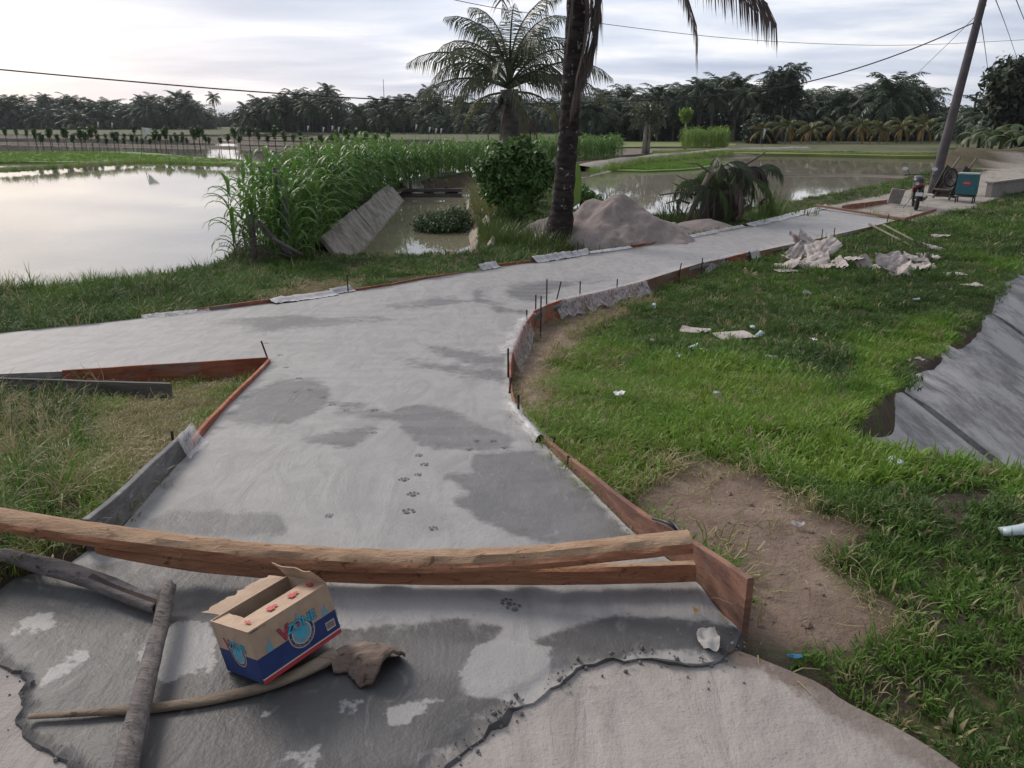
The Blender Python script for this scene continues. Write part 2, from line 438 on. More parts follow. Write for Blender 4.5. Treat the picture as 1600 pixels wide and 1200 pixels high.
poly_slab('paddy_water', [(p[0], p[1]) for p in [(-10, 9.0), (-5, 11), (-5, 20), (-5, 30), (-4.5, 38), (0, 50), (6, 64), (5, 120), (-40, 190), (-265, 190), (-265, 9)]], WZ, mw, kind='structure', label='still muddy water of the flooded paddy beside the corn')
poly_slab('pond_water', [(1.0, 23), (2.4, 22.5), (5.5, 23), (9, 26.4), (16, 34), (31, 52), (48, 82), (48, 90), (9, 93), (5.2, 66), (2.2, 50), (1.0, 34)], WZ, mw, kind='structure', label='still muddy water of the pond behind the sand heap')
poly_slab('canal_water', [(-5.4, 16), (-.3, 16), (-.6, 22), (-1.2, 34), (3, 45), (1, 49), (-5.5, 40)], CZ, mcw, kind='structure', label='brown water in the narrow irrigation canal')
poly_slab('drain_water', [(T0 * ET[0] + a * ES[0] + b * ET[0], T0 * ET[1] + a * ES[1] + b * ET[1]) for a, b in ((5, 2.6), (40, 2.6), (40, 8), (5, 8))], -3.0, mcw, kind='structure', label='dark water at the foot of the lined canal bank')

# ------------------------------------------------------------------ fresh concrete path
def concrete_mat(name, light, dark, fresh=True):
    m, t, b = new_mat(name); pos = vecsrc(t, 'pos')
    A = lambda n: t.add('ShaderNodeAttribute', attribute_name=n).outputs['Fac']
    nA = t.noise(pos, 1.3, 5, .6, .8); nB = t.noise(pos, 14, 6, .65); nC = t.noise(t.vscale(pos, (2.5, .8, 1), (0, 0, .5)), 2.2, 6, .6, 1.2); nD = t.noise(pos, 90, 3, .6)
    c = t.mix(t.smooth(nC, .38, .66), light, tuple(q * .82 for q in light))
    c = t.mix(t.math('MULTIPLY', t.smooth(nB, .52, .72), .35), c, tuple(q * .72 for q in light))
    if fresh:
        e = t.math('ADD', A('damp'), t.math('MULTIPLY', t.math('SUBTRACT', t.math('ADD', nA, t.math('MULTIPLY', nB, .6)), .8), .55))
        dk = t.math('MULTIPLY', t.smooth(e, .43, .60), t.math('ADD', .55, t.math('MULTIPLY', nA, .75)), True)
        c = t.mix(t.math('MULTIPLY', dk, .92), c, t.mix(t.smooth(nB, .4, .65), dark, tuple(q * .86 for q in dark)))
        e3 = t.math('ADD', A('soak_shade'), t.math('MULTIPLY', t.math('SUBTRACT', t.math('ADD', nA, nB), 1.0), .8)); c = t.mix(t.math('MULTIPLY', t.smooth(e3, .45, .62), .62), c, (.050, .048, .048))  # near-zone mix: deep damp plus foreground vignette shade painted into the base colour
        e2 = t.math('ADD', A('pale'), t.math('MULTIPLY', t.math('SUBTRACT', t.math('ADD', nA, nB), 1.0), .9))
        pk = t.smooth(e2, .45, .55)
        c = t.mix(t.math('MULTIPLY', pk, .85), c, tuple(q * 1.05 for q in light))
    if not fresh:
        so_ = t.smooth(t.math('ADD', A('soiled'), t.math('MULTIPLY', t.math('SUBTRACT', t.math('ADD', nA, nB), 1.0), 1.1)), .35, .75); c = t.mix(t.math('MULTIPLY', so_, .85), c, (.15, .108, .085))
        c = t.mix(t.math('MULTIPLY', t.smooth(nA, .5, .62), .5), c, tuple(q * .70 for q in light)); c = t.mix(t.math('MULTIPLY', t.smooth(nB, .60, .70), .5), c, tuple(q * .55 for q in light))
    nE = t.noise(t.vscale(pos, (2.2, 1.2, 1), (0, 0, .9)), 5, 6, .68, 1.5)
    c = t.mix(t.math('MULTIPLY', t.smooth(nE, .56, .72), .28), c, tuple(min(1, q * 1.22) for q in light)); c = t.mix(t.math('MULTIPLY', t.smooth(nE, .44, .28), .22), c, tuple(q * .72 for q in light))
    wv = t.add('ShaderNodeTexWave', {'Vector': pos, 'Scale': .9, 'Distortion': 9.0, 'Detail': 4.0, 'Detail Scale': .6}, wave_type='RINGS').outputs[1]
    nF = t.noise(pos, .9, 3, .5)
    if fresh: c = t.mix(t.math('MULTIPLY', t.math('MULTIPLY', t.smooth(wv, .35, .95), t.smooth(nF, .4, .6)), .30), c, tuple(q * .74 for q in light))
    spk = t.smooth(nD, .64, .72)
    c = t.mix(t.math('MULTIPLY', spk, .5), c, tuple(q * .35 for q in light))
    t.l.new(c, b.inputs['Base Color'])
    if fresh:
        rr = t.math('SUBTRACT', .62, t.math('MULTIPLY', dk, .10)); t.l.new(rr, b.inputs['Roughness'])
    else: b.inputs['Roughness'].default_value = .9
    b.inputs['Specular IOR Level'].default_value = .35
    hb = t.math('ADD', t.math('ADD', t.math('MULTIPLY', nC, .7), t.math('MULTIPLY', nB, .45)), t.math('ADD', t.math('MULTIPLY', nD, .16), t.math('MULTIPLY', wv, .25)))
    t.l.new(t.add('ShaderNodeBump', {'Strength': .5 if fresh else .85, 'Distance': .022, 'Height': hb}).outputs[0], b.inputs['Normal'])
    return m
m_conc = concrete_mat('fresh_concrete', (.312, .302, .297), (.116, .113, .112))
m_old = concrete_mat('old_concrete', (.37, .335, .31), (.2, .2, .2), False)
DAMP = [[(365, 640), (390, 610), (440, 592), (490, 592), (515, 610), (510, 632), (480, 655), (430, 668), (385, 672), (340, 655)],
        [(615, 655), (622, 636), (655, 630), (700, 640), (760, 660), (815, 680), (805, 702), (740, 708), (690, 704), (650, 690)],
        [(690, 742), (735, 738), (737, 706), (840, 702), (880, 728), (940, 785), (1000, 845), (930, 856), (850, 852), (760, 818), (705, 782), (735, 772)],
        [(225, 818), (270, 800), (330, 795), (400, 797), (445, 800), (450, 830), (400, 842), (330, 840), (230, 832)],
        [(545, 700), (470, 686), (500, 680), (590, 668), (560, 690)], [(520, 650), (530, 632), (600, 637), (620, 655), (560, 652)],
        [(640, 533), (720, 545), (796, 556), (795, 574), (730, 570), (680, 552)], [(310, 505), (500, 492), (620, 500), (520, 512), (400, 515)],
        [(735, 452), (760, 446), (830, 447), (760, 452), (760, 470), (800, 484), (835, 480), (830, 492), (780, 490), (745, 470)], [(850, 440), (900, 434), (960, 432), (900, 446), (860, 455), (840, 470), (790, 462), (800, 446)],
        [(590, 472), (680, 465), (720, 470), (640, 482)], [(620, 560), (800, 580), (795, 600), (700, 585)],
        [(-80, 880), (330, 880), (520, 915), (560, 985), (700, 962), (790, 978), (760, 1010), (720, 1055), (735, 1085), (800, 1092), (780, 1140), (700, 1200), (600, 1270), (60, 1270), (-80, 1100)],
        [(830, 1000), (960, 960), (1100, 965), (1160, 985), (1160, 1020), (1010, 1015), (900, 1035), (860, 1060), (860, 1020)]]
PALE = [[(510, 918), (620, 915), (740, 925), (800, 960), (780, 972), (700, 958), (600, 965), (540, 985)], [(715, 1055), (740, 1010), (790, 1000), (860, 1020), (850, 1050), (790, 1085), (735, 1075)], [(30, 975), (70, 960), (92, 978), (60, 990), (20, 985)], [(60, 1075), (85, 1040), (130, 1008), (142, 1020), (110, 1050), (80, 1075)],
        [(215, 1020), (270, 980), (320, 955), (330, 1000), (325, 1050), (250, 1070)], [(400, 1100), (420, 1105), (410, 1135)], [(520, 1100), (570, 1090), (560, 1110), (500, 1130)], [(600, 1115), (680, 1085), (690, 1095), (620, 1140)], [(430, 1175), (520, 1160), (500, 1200), (420, 1205)]]
def cdt_sheet(poly, zfun, step_fun, jitter=.25):
    """triangulated sheet: polygon edges kept, interior points at step_fun spacing"""
    poly = [Vector((p[0], p[1])) for p in poly]; P2 = np.array([(p.x, p.y) for p in poly])
    lo, hi = P2.min(0), P2.max(0); pts = []; y = lo[1]
    while y < hi[1]:
        st = step_fun(y); xs = np.arange(lo[0], hi[0], st); xs = xs + rng.uniform(-jitter, jitter, len(xs)) * st
        pts.append(np.stack([xs, y + rng.uniform(-jitter, jitter, len(xs)) * st], 1)); y += st
    pts = np.concatenate(pts)
    sdv = sdist(pts[:, 0], pts[:, 1], [tuple(p) for p in P2]); st = np.array([step_fun(q) for q in pts[:, 1]])
    pts = pts[sdv > st * .45]
    allp = poly + [Vector(q) for q in pts]; n = len(poly)
    vo, eo, fo, *_ = delaunay_2d_cdt(allp, [(i, (i + 1) % n) for i in range(n)], [list(range(n))], 1, 1e-5)
    V = np.array([(q.x, q.y) for q in vo]); return V, np.array([f for f in fo if len(f) == 3])
def road_z(x, y):
    return P(y) + .006 * vnoise(x, y, 1.7, 11) + .003 * vnoise(x, y, 5.3, 12)
V, Fc = cdt_sheet(road_poly, None, lambda y: .045 if y < 4.2 else (.08 if y < 7 else (.16 if y < 12 else .3)))
rz = road_z(V[:, 0], V[:, 1]); ru, rv = proj(V[:, 0], V[:, 1], rz)
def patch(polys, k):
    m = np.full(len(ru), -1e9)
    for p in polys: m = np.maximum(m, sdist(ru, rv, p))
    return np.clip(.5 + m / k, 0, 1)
damp = patch(DAMP, 60); pale = patch(PALE, 60); soak_shade = patch(DAMP[12:14], 70)
# skirt down the edges of the slab
nb = len(V); edge_count = {}
for f in Fc:
    for a_, b_ in ((f[0], f[1]), (f[1], f[2]), (f[2], f[0])):
        k = (min(a_, b_), max(a_, b_)); edge_count[k] = edge_count.get(k, 0) + 1
bed = [k for k, v in edge_count.items() if v == 1]
bv = sorted({i for e in bed for i in e}); mp = {v: nb + i for i, v in enumerate(bv)}
front = (V[bv][:, 1] < 2.35) & (V[bv][:, 1] > 0)
ctr = np.array([-.25, 1.75]); dv = V[bv] - ctr; dv /= np.linalg.norm(dv, axis=1)[:, None] + 1e-9
rz[bv] -= np.where(front, .012 + .010 * vnoise(V[bv][:, 0], V[bv][:, 1], 14, 61), 0)
Vs = V[bv] + dv * np.where(front, .018 + .016 * vnoise(V[bv][:, 0], V[bv][:, 1], 22, 62), 0)[:, None]
V3 = np.concatenate([np.column_stack([V, rz]), np.column_stack([Vs, rz[bv] - np.where(front, .03, .085)])])
# the pour thins out and slumps over the old slab
sk = [(a_, b_, mp[b_]) for a_, b_ in bed] + [(a_, mp[b_], mp[a_]) for a_, b_ in bed]
road = np_obj('concrete_path', V3, np.concatenate([Fc, np.array(sk)]), m_conc, smooth=False, attrs={'damp': np.concatenate([damp, damp[bv] * 0 + 1]), 'pale': np.concatenate([pale, pale[bv] * 0]), 'soak_shade': np.concatenate([soak_shade, soak_shade[bv] * 0 + 1])}, kind='structure', label='freshly poured grey concrete path forking at a junction')
road.data.polygons.foreach_set('use_smooth', [True] * len(Fc) + [False] * len(sk))

# old slab in front of the pour
E_O = [(-80, 1000), (-80, 1900), (1900, 1900), (1640, 1260), (1530, 1205), (1450, 1150), (1380, 1112), (1320, 1085), (1285, 1058), (1240, 1040), (1170, 1012), (1130, 1000), (700, 1000), (300, 1000)]
w_O = smoothline([gp(*q) for q in E_O], 1); po = [(q.x, q.y) for q in densify(w_O + [w_O[0]], .06)[:-1]]
Vo, Fo = cdt_sheet(po, None, lambda y: .08)
oz = -.026 + .004 * vnoise(Vo[:, 0], Vo[:, 1], 2.1, 21)
osd = sdist(Vo[:, 0], Vo[:, 1], po)
np_obj('old_pavement', np.column_stack([Vo, oz]), Fo, m_old, smooth=True, attrs={'soiled': np.clip(1 - osd / .16, 0, 1) * (Vo[:, 0] > .6)}, kind='structure', label='worn beige concrete pavement under the edge of the pour')

m_crumb = simple('mortar_crumb', (.13, .126, .128), (.20, .195, .197), 30, .9)
# crumbs of mortar along the lip of the pour
mb = MB(); rr = random.Random(5)
for i in range(300):
    q = rr.choice(w_F[len(w_F)*2//5:]) if rr.random() < .75 else rr.choice(w_F); a = rr.uniform(0, 6.28); d = abs(rr.gauss(0, .06)) * rr.random(); r = rr.uniform(.0010, .0036) if rr.random() < .9 else .006
    c = Vector((q.x + math.cos(a) * d, q.y + math.sin(a) * d, -.022 if not inpoly([q.x + math.cos(a) * d], [q.y + math.sin(a) * d], road_poly)[0] else .0))
    mb.tube([c + Vector((0, 0, -r)), c + Vector((0, 0, r * .2)), c + Vector((0, 0, r))], [r, r * 1.2, r * .5], 5, True, .3, i)
mb.build('mortar_crumbs', m_crumb, kind='stuff', label='small grey mortar crumbs along the edge of the pour')

# paw prints pressed in the wet concrete
m_print = simple('print_shadow', (.075, .073, .075), (.11, .108, .11), 30, .6)
def paw(u, v, s, ang, parent):
    q = gp(u, v, 0); mb = MB()
    def blob(cx, cy, rx, ry):
        V = []; n = 9
        for k in range(n):
            a = 2 * math.pi * k / n; lx = cx + math.cos(a) * rx * random.uniform(.8, 1.15); ly = cy + math.sin(a) * ry * random.uniform(.8, 1.15)
            X = q.x + (lx * math.cos(ang) - ly * math.sin(ang)) * s; Y = q.y + (lx * math.sin(ang) + ly * math.cos(ang)) * s
            V.append((X, Y, float(road_z(X, Y)) + .0035))
        mb.add(V, [tuple(range(n))])
    s = s * .62
    blob(0, -.012, .016, .013)
    for dx, dy in ((-.026, .008), (-.010, .026), (.011, .026), (.027, .008)): blob(dx, dy, .0075, .011)
    return mb.build('paw_print', m_print, road)
for u, v, s in [(413, 523, 1.2), (416, 537, 1.2), (437, 555, 1.5), (447, 574, 1.4), (466, 591, 1.4), (461, 612, 1.2), (484, 608, 1.2), (505, 620, 1.3), (518, 632, 1.4), (540, 641, 1.2), (584, 641, 1.5), (583, 676, 1), (655, 712, 1.1), (664, 726, 1.2), (654, 742, 1), (631, 750, 1.3), (645, 773, 1.4), (637, 800, 1.5), (788, 700, 1.1), (770, 690, 1.0), (745, 690, 1.0), (733, 703, 1), (803, 952, 1.25), (793, 944, 1.1), (515, 808, .9), (806, 521, 1.1), (676, 827, 1.0)]:
    paw(u, v, s, random.uniform(-.9, .9), road)
# ------------------------------------------------------------------ lined drainage canal (right)
def lining_mat(name, light, dark, along):
    m, t, b = new_mat(name); pos = vecsrc(t, 'pos')
    v = t.add('ShaderNodeVectorRotate', {'Vector': pos, 'Angle': along}, rotation_type='Z_AXIS').outputs[0]
    n1 = t.noise(pos, 2.4, 10, .78, .3); n2 = t.noise(v, 1.1, 6, .62, .6); n3 = t.noise(v, 30, 5, .7)
    c = t.mix(t.smooth(t.math('ADD', t.math('MULTIPLY', n1, .6), t.math('MULTIPLY', n2, .4)), .40, .58), dark, light)
    c = t.mix(t.math('MULTIPLY', t.smooth(n3, .5, .75), .45), c, tuple(q * .55 for q in dark))
    t.l.new(c, b.inputs['Base Color']); b.inputs['Roughness'].default_value = .92; b.inputs['Specular IOR Level'].default_value = .25
    t.l.new(t.add('ShaderNodeBump', {'Strength': .25, 'Distance': .008, 'Height': t.math('ADD', n1, t.math('MULTIPLY', n3, .4))}).outputs[0], b.inputs['Normal'])
    return m
m_lin = lining_mat('lining_concrete', (.46, .445, .44), (.21, .20, .20), -math.atan2(-.6, .8))
m_lin2 = lining_mat('canal_slab_concrete', (.40, .37, .335), (.18, .16, .14), R(10))
def st(s, t_): return Vector((s * ES[0] + t_ * ET[0], s * ES[1] + t_ * ET[1], 0))
lin = empty('canal_lining', st(9, T0), label='weathered grey concrete slabs lining the canal bank right of the grass', cat='canal bank')
def grid_slab(name, fn, nu, nv, th, mat, parent):
    """fn(a,b)->Vector top face; closed slab of thickness th"""
    V = [fn(i / nu, j / nv) for j in range(nv + 1) for i in range(nu + 1)]; n = len(V)
    d = (fn(.5, .5) - fn(.4, .5)).cross(fn(.5, .6) - fn(.5, .5)).normalized()
    if d.z < 0: d = -d
    V = V + [q - d * th for q in V]; Fc = []
    for j in range(nv):
        for i in range(nu):
            a = j * (nu + 1) + i; Fc.append((a, a + 1, a + nu + 2, a + nu + 1)); Fc.append((a + n, a + nu + 1 + n, a + nu + 2 + n, a + 1 + n))
    rim = [i for i in range(nu + 1)] + [(j + 1) * (nu + 1) - 1 for j in range(1, nu * 0 + nv + 1)] + [nv * (nu + 1) + i for i in range(nu - 1, -1, -1)] + [j * (nu + 1) for j in range(nv - 1, 0, -1)]
    for a, c in zip(rim, rim[1:] + rim[:1]): Fc.append((c, a, a + n, c + n))
    mb = MB().add(V, Fc); o = mb.build(name, mat, parent, smooth=True)
    bm = bmesh.new(); bm.from_mesh(o.data); bmesh.ops.recalc_face_normals(bm, faces=bm.faces[:])
    for e in bm.edges:
        if len(e.link_faces) == 2 and e.calc_face_angle(0) > .6: e.smooth = False
    bm.to_mesh(o.data); bm.free()
    return o
def local(o, parent):
    o.matrix_parent_inverse = Matrix.Translation(-Vector(parent.location)); return o
segs = [(4.1, 7.35, .0), (7.40, 10.4, .05), (10.44, 13.4, .02), (13.44, 16.4, .05), (16.44, 20.4, .03), (20.44, 26, .05), (26.05, 34, .02)]
LS = np.linspace(3.5, 34.5, 80); _e = [st(q, T0 - .12) for q in LS]; LZ = land(np.array([q.x for q in _e]), np.array([q.y for q in _e]))
LZ = np.convolve(np.pad(LZ, 3, 'edge'), np.ones(7) / 7, 'valid')
for a0, a1, up in segs:
    def fn(a, b_, a0=a0, a1=a1, up=up):
        s = a0 + (a1 - a0) * a; tt = T0 - .32 + b_ * 3.7
        e = st(s, T0 - .12); zt = float(np.interp(s, LS, LZ)) - .03
        q = st(s, tt); q.z = zt + up * sstep(tt, T0, T0 + .3) - max(0.0, tt - T0 + .02) * .62 + .02 * float(vnoise(s, tt, 1.3, 33)); return q
    local(grid_slab('lining_slab', fn, 26, 26, .10, m_lin, lin), lin)

# ------------------------------------------------------------------ slabs along the small irrigation canal (left bank and right bank)
bank = empty('irrigation_canal_lining', (-4.3, 24, -1.6), label='tilted weathered concrete slabs along the corn side of the narrow canal', cat='canal bank')
LB = [(17.9, 19.3, .0), (19.36, 23.4, .06), (23.46, 27.6, .0), (27.66, 33.4, .05), (36.2, 39, 0), (39.05, 42.5, .03)]
def cx_left(y): return float(np.interp(y, [16, 20.8, 25.3, 33, 36, 40, 44], [-3.85, -4.0, -4.25, -4.6, -4.6, -3.5, -1.9]))
for y0, y1, jt in LB:
    def fn(a, b_, y0=y0, y1=y1, jt=jt):
        y = y0 + (y1 - y0) * a; x = cx_left(y) + .12 - b_ * (.60 + jt); z = -1.72 + b_ * (.78 + jt * .6) + .015 * float(vnoise(y, b_, 2.3, 35)); return Vector((x, y, z))
    local(grid_slab('bank_slab', fn, 14, 6, .09, m_lin2, bank), bank)
    # ribs left by the shuttering
rb = empty('canal_bank_slabs', (-1.2, 24, -1.6), label='tilted beige concrete slabs on the bush side of the narrow canal', cat='canal bank')
for y0, y1, jt in [(17.2, 19.6, .05), (19.7, 22.6, -.05), (22.7, 26, .05), (29.5, 33.2, .02), (35.8, 38.5, .0)]:
    def fn(a, b_, y0=y0, y1=y1, jt=jt):
        y = y0 + (y1 - y0) * a; x = float(np.interp(y, [17, 20, 28, 35, 39], [-1.05, -1.0, -1.65, -1.95, -.35])) - .1 + b_ * (.62 + jt); z = -1.72 + b_ * .74 + .05 * float(vnoise(y, b_ * .7, 1.3, 36)); return Vector((x, y, z))
    local(grid_slab('bank_slab', fn, 12, 6, .1, simple('beige_slab', (.36, .31, .25), (.24, .20, .16), 2.5, .95, .5, 9, 'pos') if 'beige_slab' not in MATS else MATS['beige_slab'], rb), rb)

m_wood_grey = simple('weathered_wood', (.16, .145, .135), (.085, .075, .07), 5, .9, .5, 14, stretch=(.25, 3, 3))
m_stake = simple('stake_wood', (.09, .075, .065), (.05, .042, .038), 6, .9, .4, 20)
# ------------------------------------------------------------------ sluice gate across the small canal
SY = 35.3
sl_ = empty('sluice_gate', (-3.6, SY, -1.6), label='small weathered sluice gate of posts and beams across the narrow canal', cat='sluice gate')
def dpx(u, v, y=SY): return dp(u, v, y)
for u in (641, 664, 675, 697):
    a = dpx(u, 281); mb = MB(); mb.box((a.x, SY, (a.z - 1.95) / 2), (.13, .14, a.z + 1.95), None, .012); local(mb.build('post', m_wood_grey, sl_), sl_)
for v, hh, nm in ((297, .14, 'beam'), (306, .22, 'sill')):
    a = dpx(630, v); c = dpx(722, v); mb = MB(); mb.box(((a.x + c.x) / 2, SY - .1, a.z), (c.x - a.x, .16, hh), None, .012); local(mb.build(nm, m_wood_grey, sl_), sl_)
for u0, u1 in ((631, 640), (665, 674), (698, 716)):
    a = dpx(u0, 299); c = dpx(u1, 309); mb = MB(); mb.box(((a.x + c.x) / 2, SY + .02, (a.z + c.z) / 2 - .1), (c.x - a.x, .06, a.z - c.z + .25), None, .006); local(mb.build('gate_board', m_stake, sl_), sl_)

# ------------------------------------------------------------------ form boards
def board_mat(name, c1, c2, c3):
    m, t, b = new_mat(name); pos = vecsrc(t, 'pos')
    v = t.vscale(pos, (1.2, 1.2, 7)); n1 = t.noise(v, 3, 6, .65, .5); n2 = t.noise(t.vscale(pos, (1, 1, 3)), 11, 5, .7); n3 = t.noise(pos, 1.4, 4, .6)
    c = t.mix(t.smooth(n1, .38, .62), c1, c2); c = t.mix(t.smooth(n2, .54, .70), c, c3)
    c = t.mix(t.math('MULTIPLY', t.smooth(n3, .52, .7), .6), c, (.30, .285, .28))
    t.l.new(c, b.inputs['Base Color']); b.inputs['Roughness'].default_value = .82; b.inputs['Specular IOR Level'].default_value = .3
    t.l.new(t.add('ShaderNodeBump', {'Strength': .5, 'Distance': .012, 'Height': t.math('ADD', n1, n2)}).outputs[0], b.inputs['Normal'])
    return m
m_red = board_mat('red_form_board', (.40, .145, .082), (.27, .085, .052), (.15, .062, .047))
m_brown = board_mat('brown_form_board', (.27, .14, .095), (.165, .085, .065), (.10, .062, .052))
m_greyb = board_mat('grey_form_board', (.20, .195, .195), (.13, .128, .13), (.30, .295, .29))
def sub(line, a, b):
    """piece of a pixel polyline between vertex indices"""
    return line[a:b + 1]
def board(pxs, ups, down, side, mat, label, th=.022, name='form_board', wob=.006, sm=2, seed=0):
    """strip of shuttering: pxs on the path surface, ups above it, side +1 = right of travel"""
    W = [gp(*q) for q in pxs]; L = [0]
    for a, b_ in zip(W[:-1], W[1:]): L.append(L[-1] + (b_ - a).length)
    Wd = densify(smoothline(W, sm), .22); Ld = [0]
    for a, b_ in zip(Wd[:-1], Wd[1:]): Ld.append(Ld[-1] + (b_ - a).length)
    V = []; Fc = []; n = len(Wd); c_ = .0035
    for i, q in enumerate(Wd):
        T = Wd[min(i + 1, n - 1)] - Wd[max(i - 1, 0)]; T.z = 0; T.normalize(); N = Vector((T.y, -T.x, 0)) * side
        up = float(np.interp(Ld[i] / Ld[-1], np.array(L) / L[-1], ups)) + wob * mnoise.noise(q * 3 + Vector((seed, 0, 0)))
        q = q + N * (.004 + wob * mnoise.noise(q * 2.1 + Vector((0, seed, 3))))
        zb = float(P(q.y)); top = zb + up; bot = zb - down
        for o_, z_ in ((0, bot), (0, top - c_), (c_, top), (th - c_, top), (th, top - c_), (th, bot)):
            p = q + N * o_; V.append((p.x, p.y, z_))
    for i in range(n - 1):
        for k in range(6):
            a = i * 6 + k; b_ = i * 6 + (k + 1) % 6; Fc.append((a, b_, b_ + 6, a + 6))
    Fc.append(tuple(range(6))); Fc.append(tuple((n - 1) * 6 + k for k in range(5, -1, -1)))
    o = MB().add(V, Fc).build(name, mat, label=label, cat='board', group='shuttering boards along the new path')
    bm = bmesh.new(); bm.from_mesh(o.data); bmesh.ops.recalc_face_normals(bm, faces=bm.faces[:]); bm.to_mesh(o.data); bm.free()
    return o
board(E_R[0:6], [.195, .135, .10, .075, .05, .035], .07, 1, m_brown, 'long brown shuttering board standing beside the bare earth trail', .024, seed=1)
board(E_R[5:8], [.012, .012, .01], .12, 1, m_red, 'short shuttering board wrapped in clear plastic at the narrow bend', seed=2)
board(E_R[7:11], [.014, .014, .018, .02], .18, 1, m_red, 'thin flexed red board round the inside of the bend', .014, seed=3)
board([(803, 540), (816, 512), (832, 490)], [.02, .03, .02], .22, 1, m_red, 'red board half hidden by crumpled plastic at the bend', seed=4)
board([(833, 489), (856, 479), (880, 470)], [.03, .035, .03], .24, 1, m_red, 'red shuttering board with steel stakes beside sandy soil', seed=5)
board([(881, 470), (940, 456), (1004, 441)], [.02, .015, .02], .23, 1, m_red, 'dark red shuttering board draped with clear plastic above sandy soil', seed=6)
board([(1006, 440), (1050, 426), (1098, 411)], [.02, .02, .02], .26, 1, m_brown, 'brown shuttering board exposed above the grass between two plastic sheets', seed=7)
board([(1100, 411), (1136, 403)], [.01, .01], .24, 1, m_brown, 'short board under plastic beside the sack heap end of the grass', seed=8)
board([(1138, 403), (1172, 395)], [.02, .03], .26, 1, m_red, 'short bright red board just before the heap of sacks', seed=9)
board([(1174, 395), (1240, 381), (1298, 369)], [.01, .01, .01], .25, 1, m_red, 'red shuttering board behind the heap of sacks', seed=10)
board([(1300, 368), (1345, 358), (1400, 345)], [.01, .01, .02], .27, 1, m_brown, 'dark shuttering board where the two bamboo poles lean', seed=11)
board([(1404, 344), (1440, 334), (1462, 327)], [.03, .03, .02], .2, 1, m_red, 'red edge board of the track behind the motorcycle', seed=12)
board([(1316, 326), (1330, 325), (1395, 314)], [.1, .12, .06], .2, -1, m_red, 'red edge board by the water in front of the motorcycle', seed=13)
bk = 'red back edge board '
board([(310, 488), (425, 473)], [.05, .05], .12, -1, m_red, 'straight red board between long grass and the pour', seed=14)
board([(426, 473), (490, 463), (560, 454), (610, 445)], [.035, .04, .03, .02], .12, -1, m_red, 'red board under white plastic along the pond side grass', seed=15)
board([(612, 445), (650, 438), (690, 432), (720, 427)], [.02, .03, .03, .02], .12, -1, m_red, 'slim red board where the narrow canal meets the path', seed=16)
board([(765, 419), (800, 414), (838, 409)], [.05, .05, .04], .12, -1, m_red, 'red board below the leafy bush at the path edge', seed=17)
board([(880, 403), (940, 393), (984, 387)], [.015, .015, .02], .12, -1, m_brown, 'board at the foot of the sand heap', seed=18)
board([(985, 387), (1040, 379)], [.05, .05], .12, -1, m_red, 'short red board at the right foot of the sand heap', seed=19)
board([(98, 580), (200, 574), (300, 568), (419, 561)], [.012, .015, .015, .02], .21, 1, m_red, 'deep red board facing the left grass wedge of the fork', .02, seed=20)
board([(424, 566), (352, 640), (300, 703)], [.03, .035, .04], .12, 1, m_red, 'slanting red board from the fork corner to the plastic wrap', .028, seed=21)
board([(303, 699), (240, 768), (196, 820), (150, 862)], [.10, .125, .135, .14], .06, 1, m_greyb, 'cement grey shuttering board by the dry grass wedge', .03, seed=22)
# weathered board that has slipped away from the fork
a = gp(-60, 588, -.02); c = gp(268, 601, -.03)
V = []; n = 12; N = Vector((0, -1, 0)); mb = MB()
for i in range(n + 1):
    q = a.lerp(c, i / n); zt = float(P(q.y)) - .015 + .004 * mnoise.noise(q * 4); 
    for o_, dz in ((0, -.2), (0, 0), (.026, 0), (.026, -.2)): V.append((q.x, q.y - o_, zt + dz))
Fq = [(i * 4 + k, i * 4 + (k + 1) % 4, i * 4 + 4 + (k + 1) % 4, i * 4 + 4 + k) for i in range(n) for k in range(4)] + [(0, 1, 2, 3), (n * 4 + 3, n * 4 + 2, n * 4 + 1, n * 4)]
mb.add(V, Fq).build('form_board', m_wood_grey, label='weathered grey brown board slipped away from the red board at the fork', cat='board', group='shuttering boards along the new path')

# end board lying across the path where the pour stops, and the far track edges
def beam_between(a, b, w_, h_, mat, name, **kw):
    a, b = Vector(a), Vector(b); T = (b - a); L = T.length; mb = MB(); n = 14; V = []; T.normalize(); S = T.cross(Vector((0, 0, 1))).normalized(); U = S.cross(T)
    for i in range(n + 1):
        q = a.lerp(b, i / n); k = 1 + .06 * mnoise.noise(q * 3)
        for sx, sz in ((-1, -1), (-1, 1), (1, 1), (1, -1)): V.append(q + S * sx * w_ / 2 * k + U * sz * h_ / 2 * k)
    Fq = [(i * 4 + k, i * 4 + (k + 1) % 4, i * 4 + 4 + (k + 1) % 4, i * 4 + 4 + k) for i in range(n) for k in range(4)] + [(0, 1, 2, 3), (n * 4 + 3, n * 4 + 2, n * 4 + 1, n * 4)]
    mb.add(V, Fq); o = mb.build(name, mat, **kw)
    bm = bmesh.new(); bm.from_mesh(o.data); bmesh.ops.recalc_face_normals(bm, faces=bm.faces[:]); bm.to_mesh(o.data); bm.free(); return o
beam_between(gp(1276, 321, .10), gp(1416, 343, .05), .10, .06, m_brown, 'timber_pole', label='long brown timber laid across the far end of the pour', cat='timber')
m_bamboo = simple('old_bamboo', (.17, .15, .11), (.10, .09, .065), 6, .7, .2, 20)
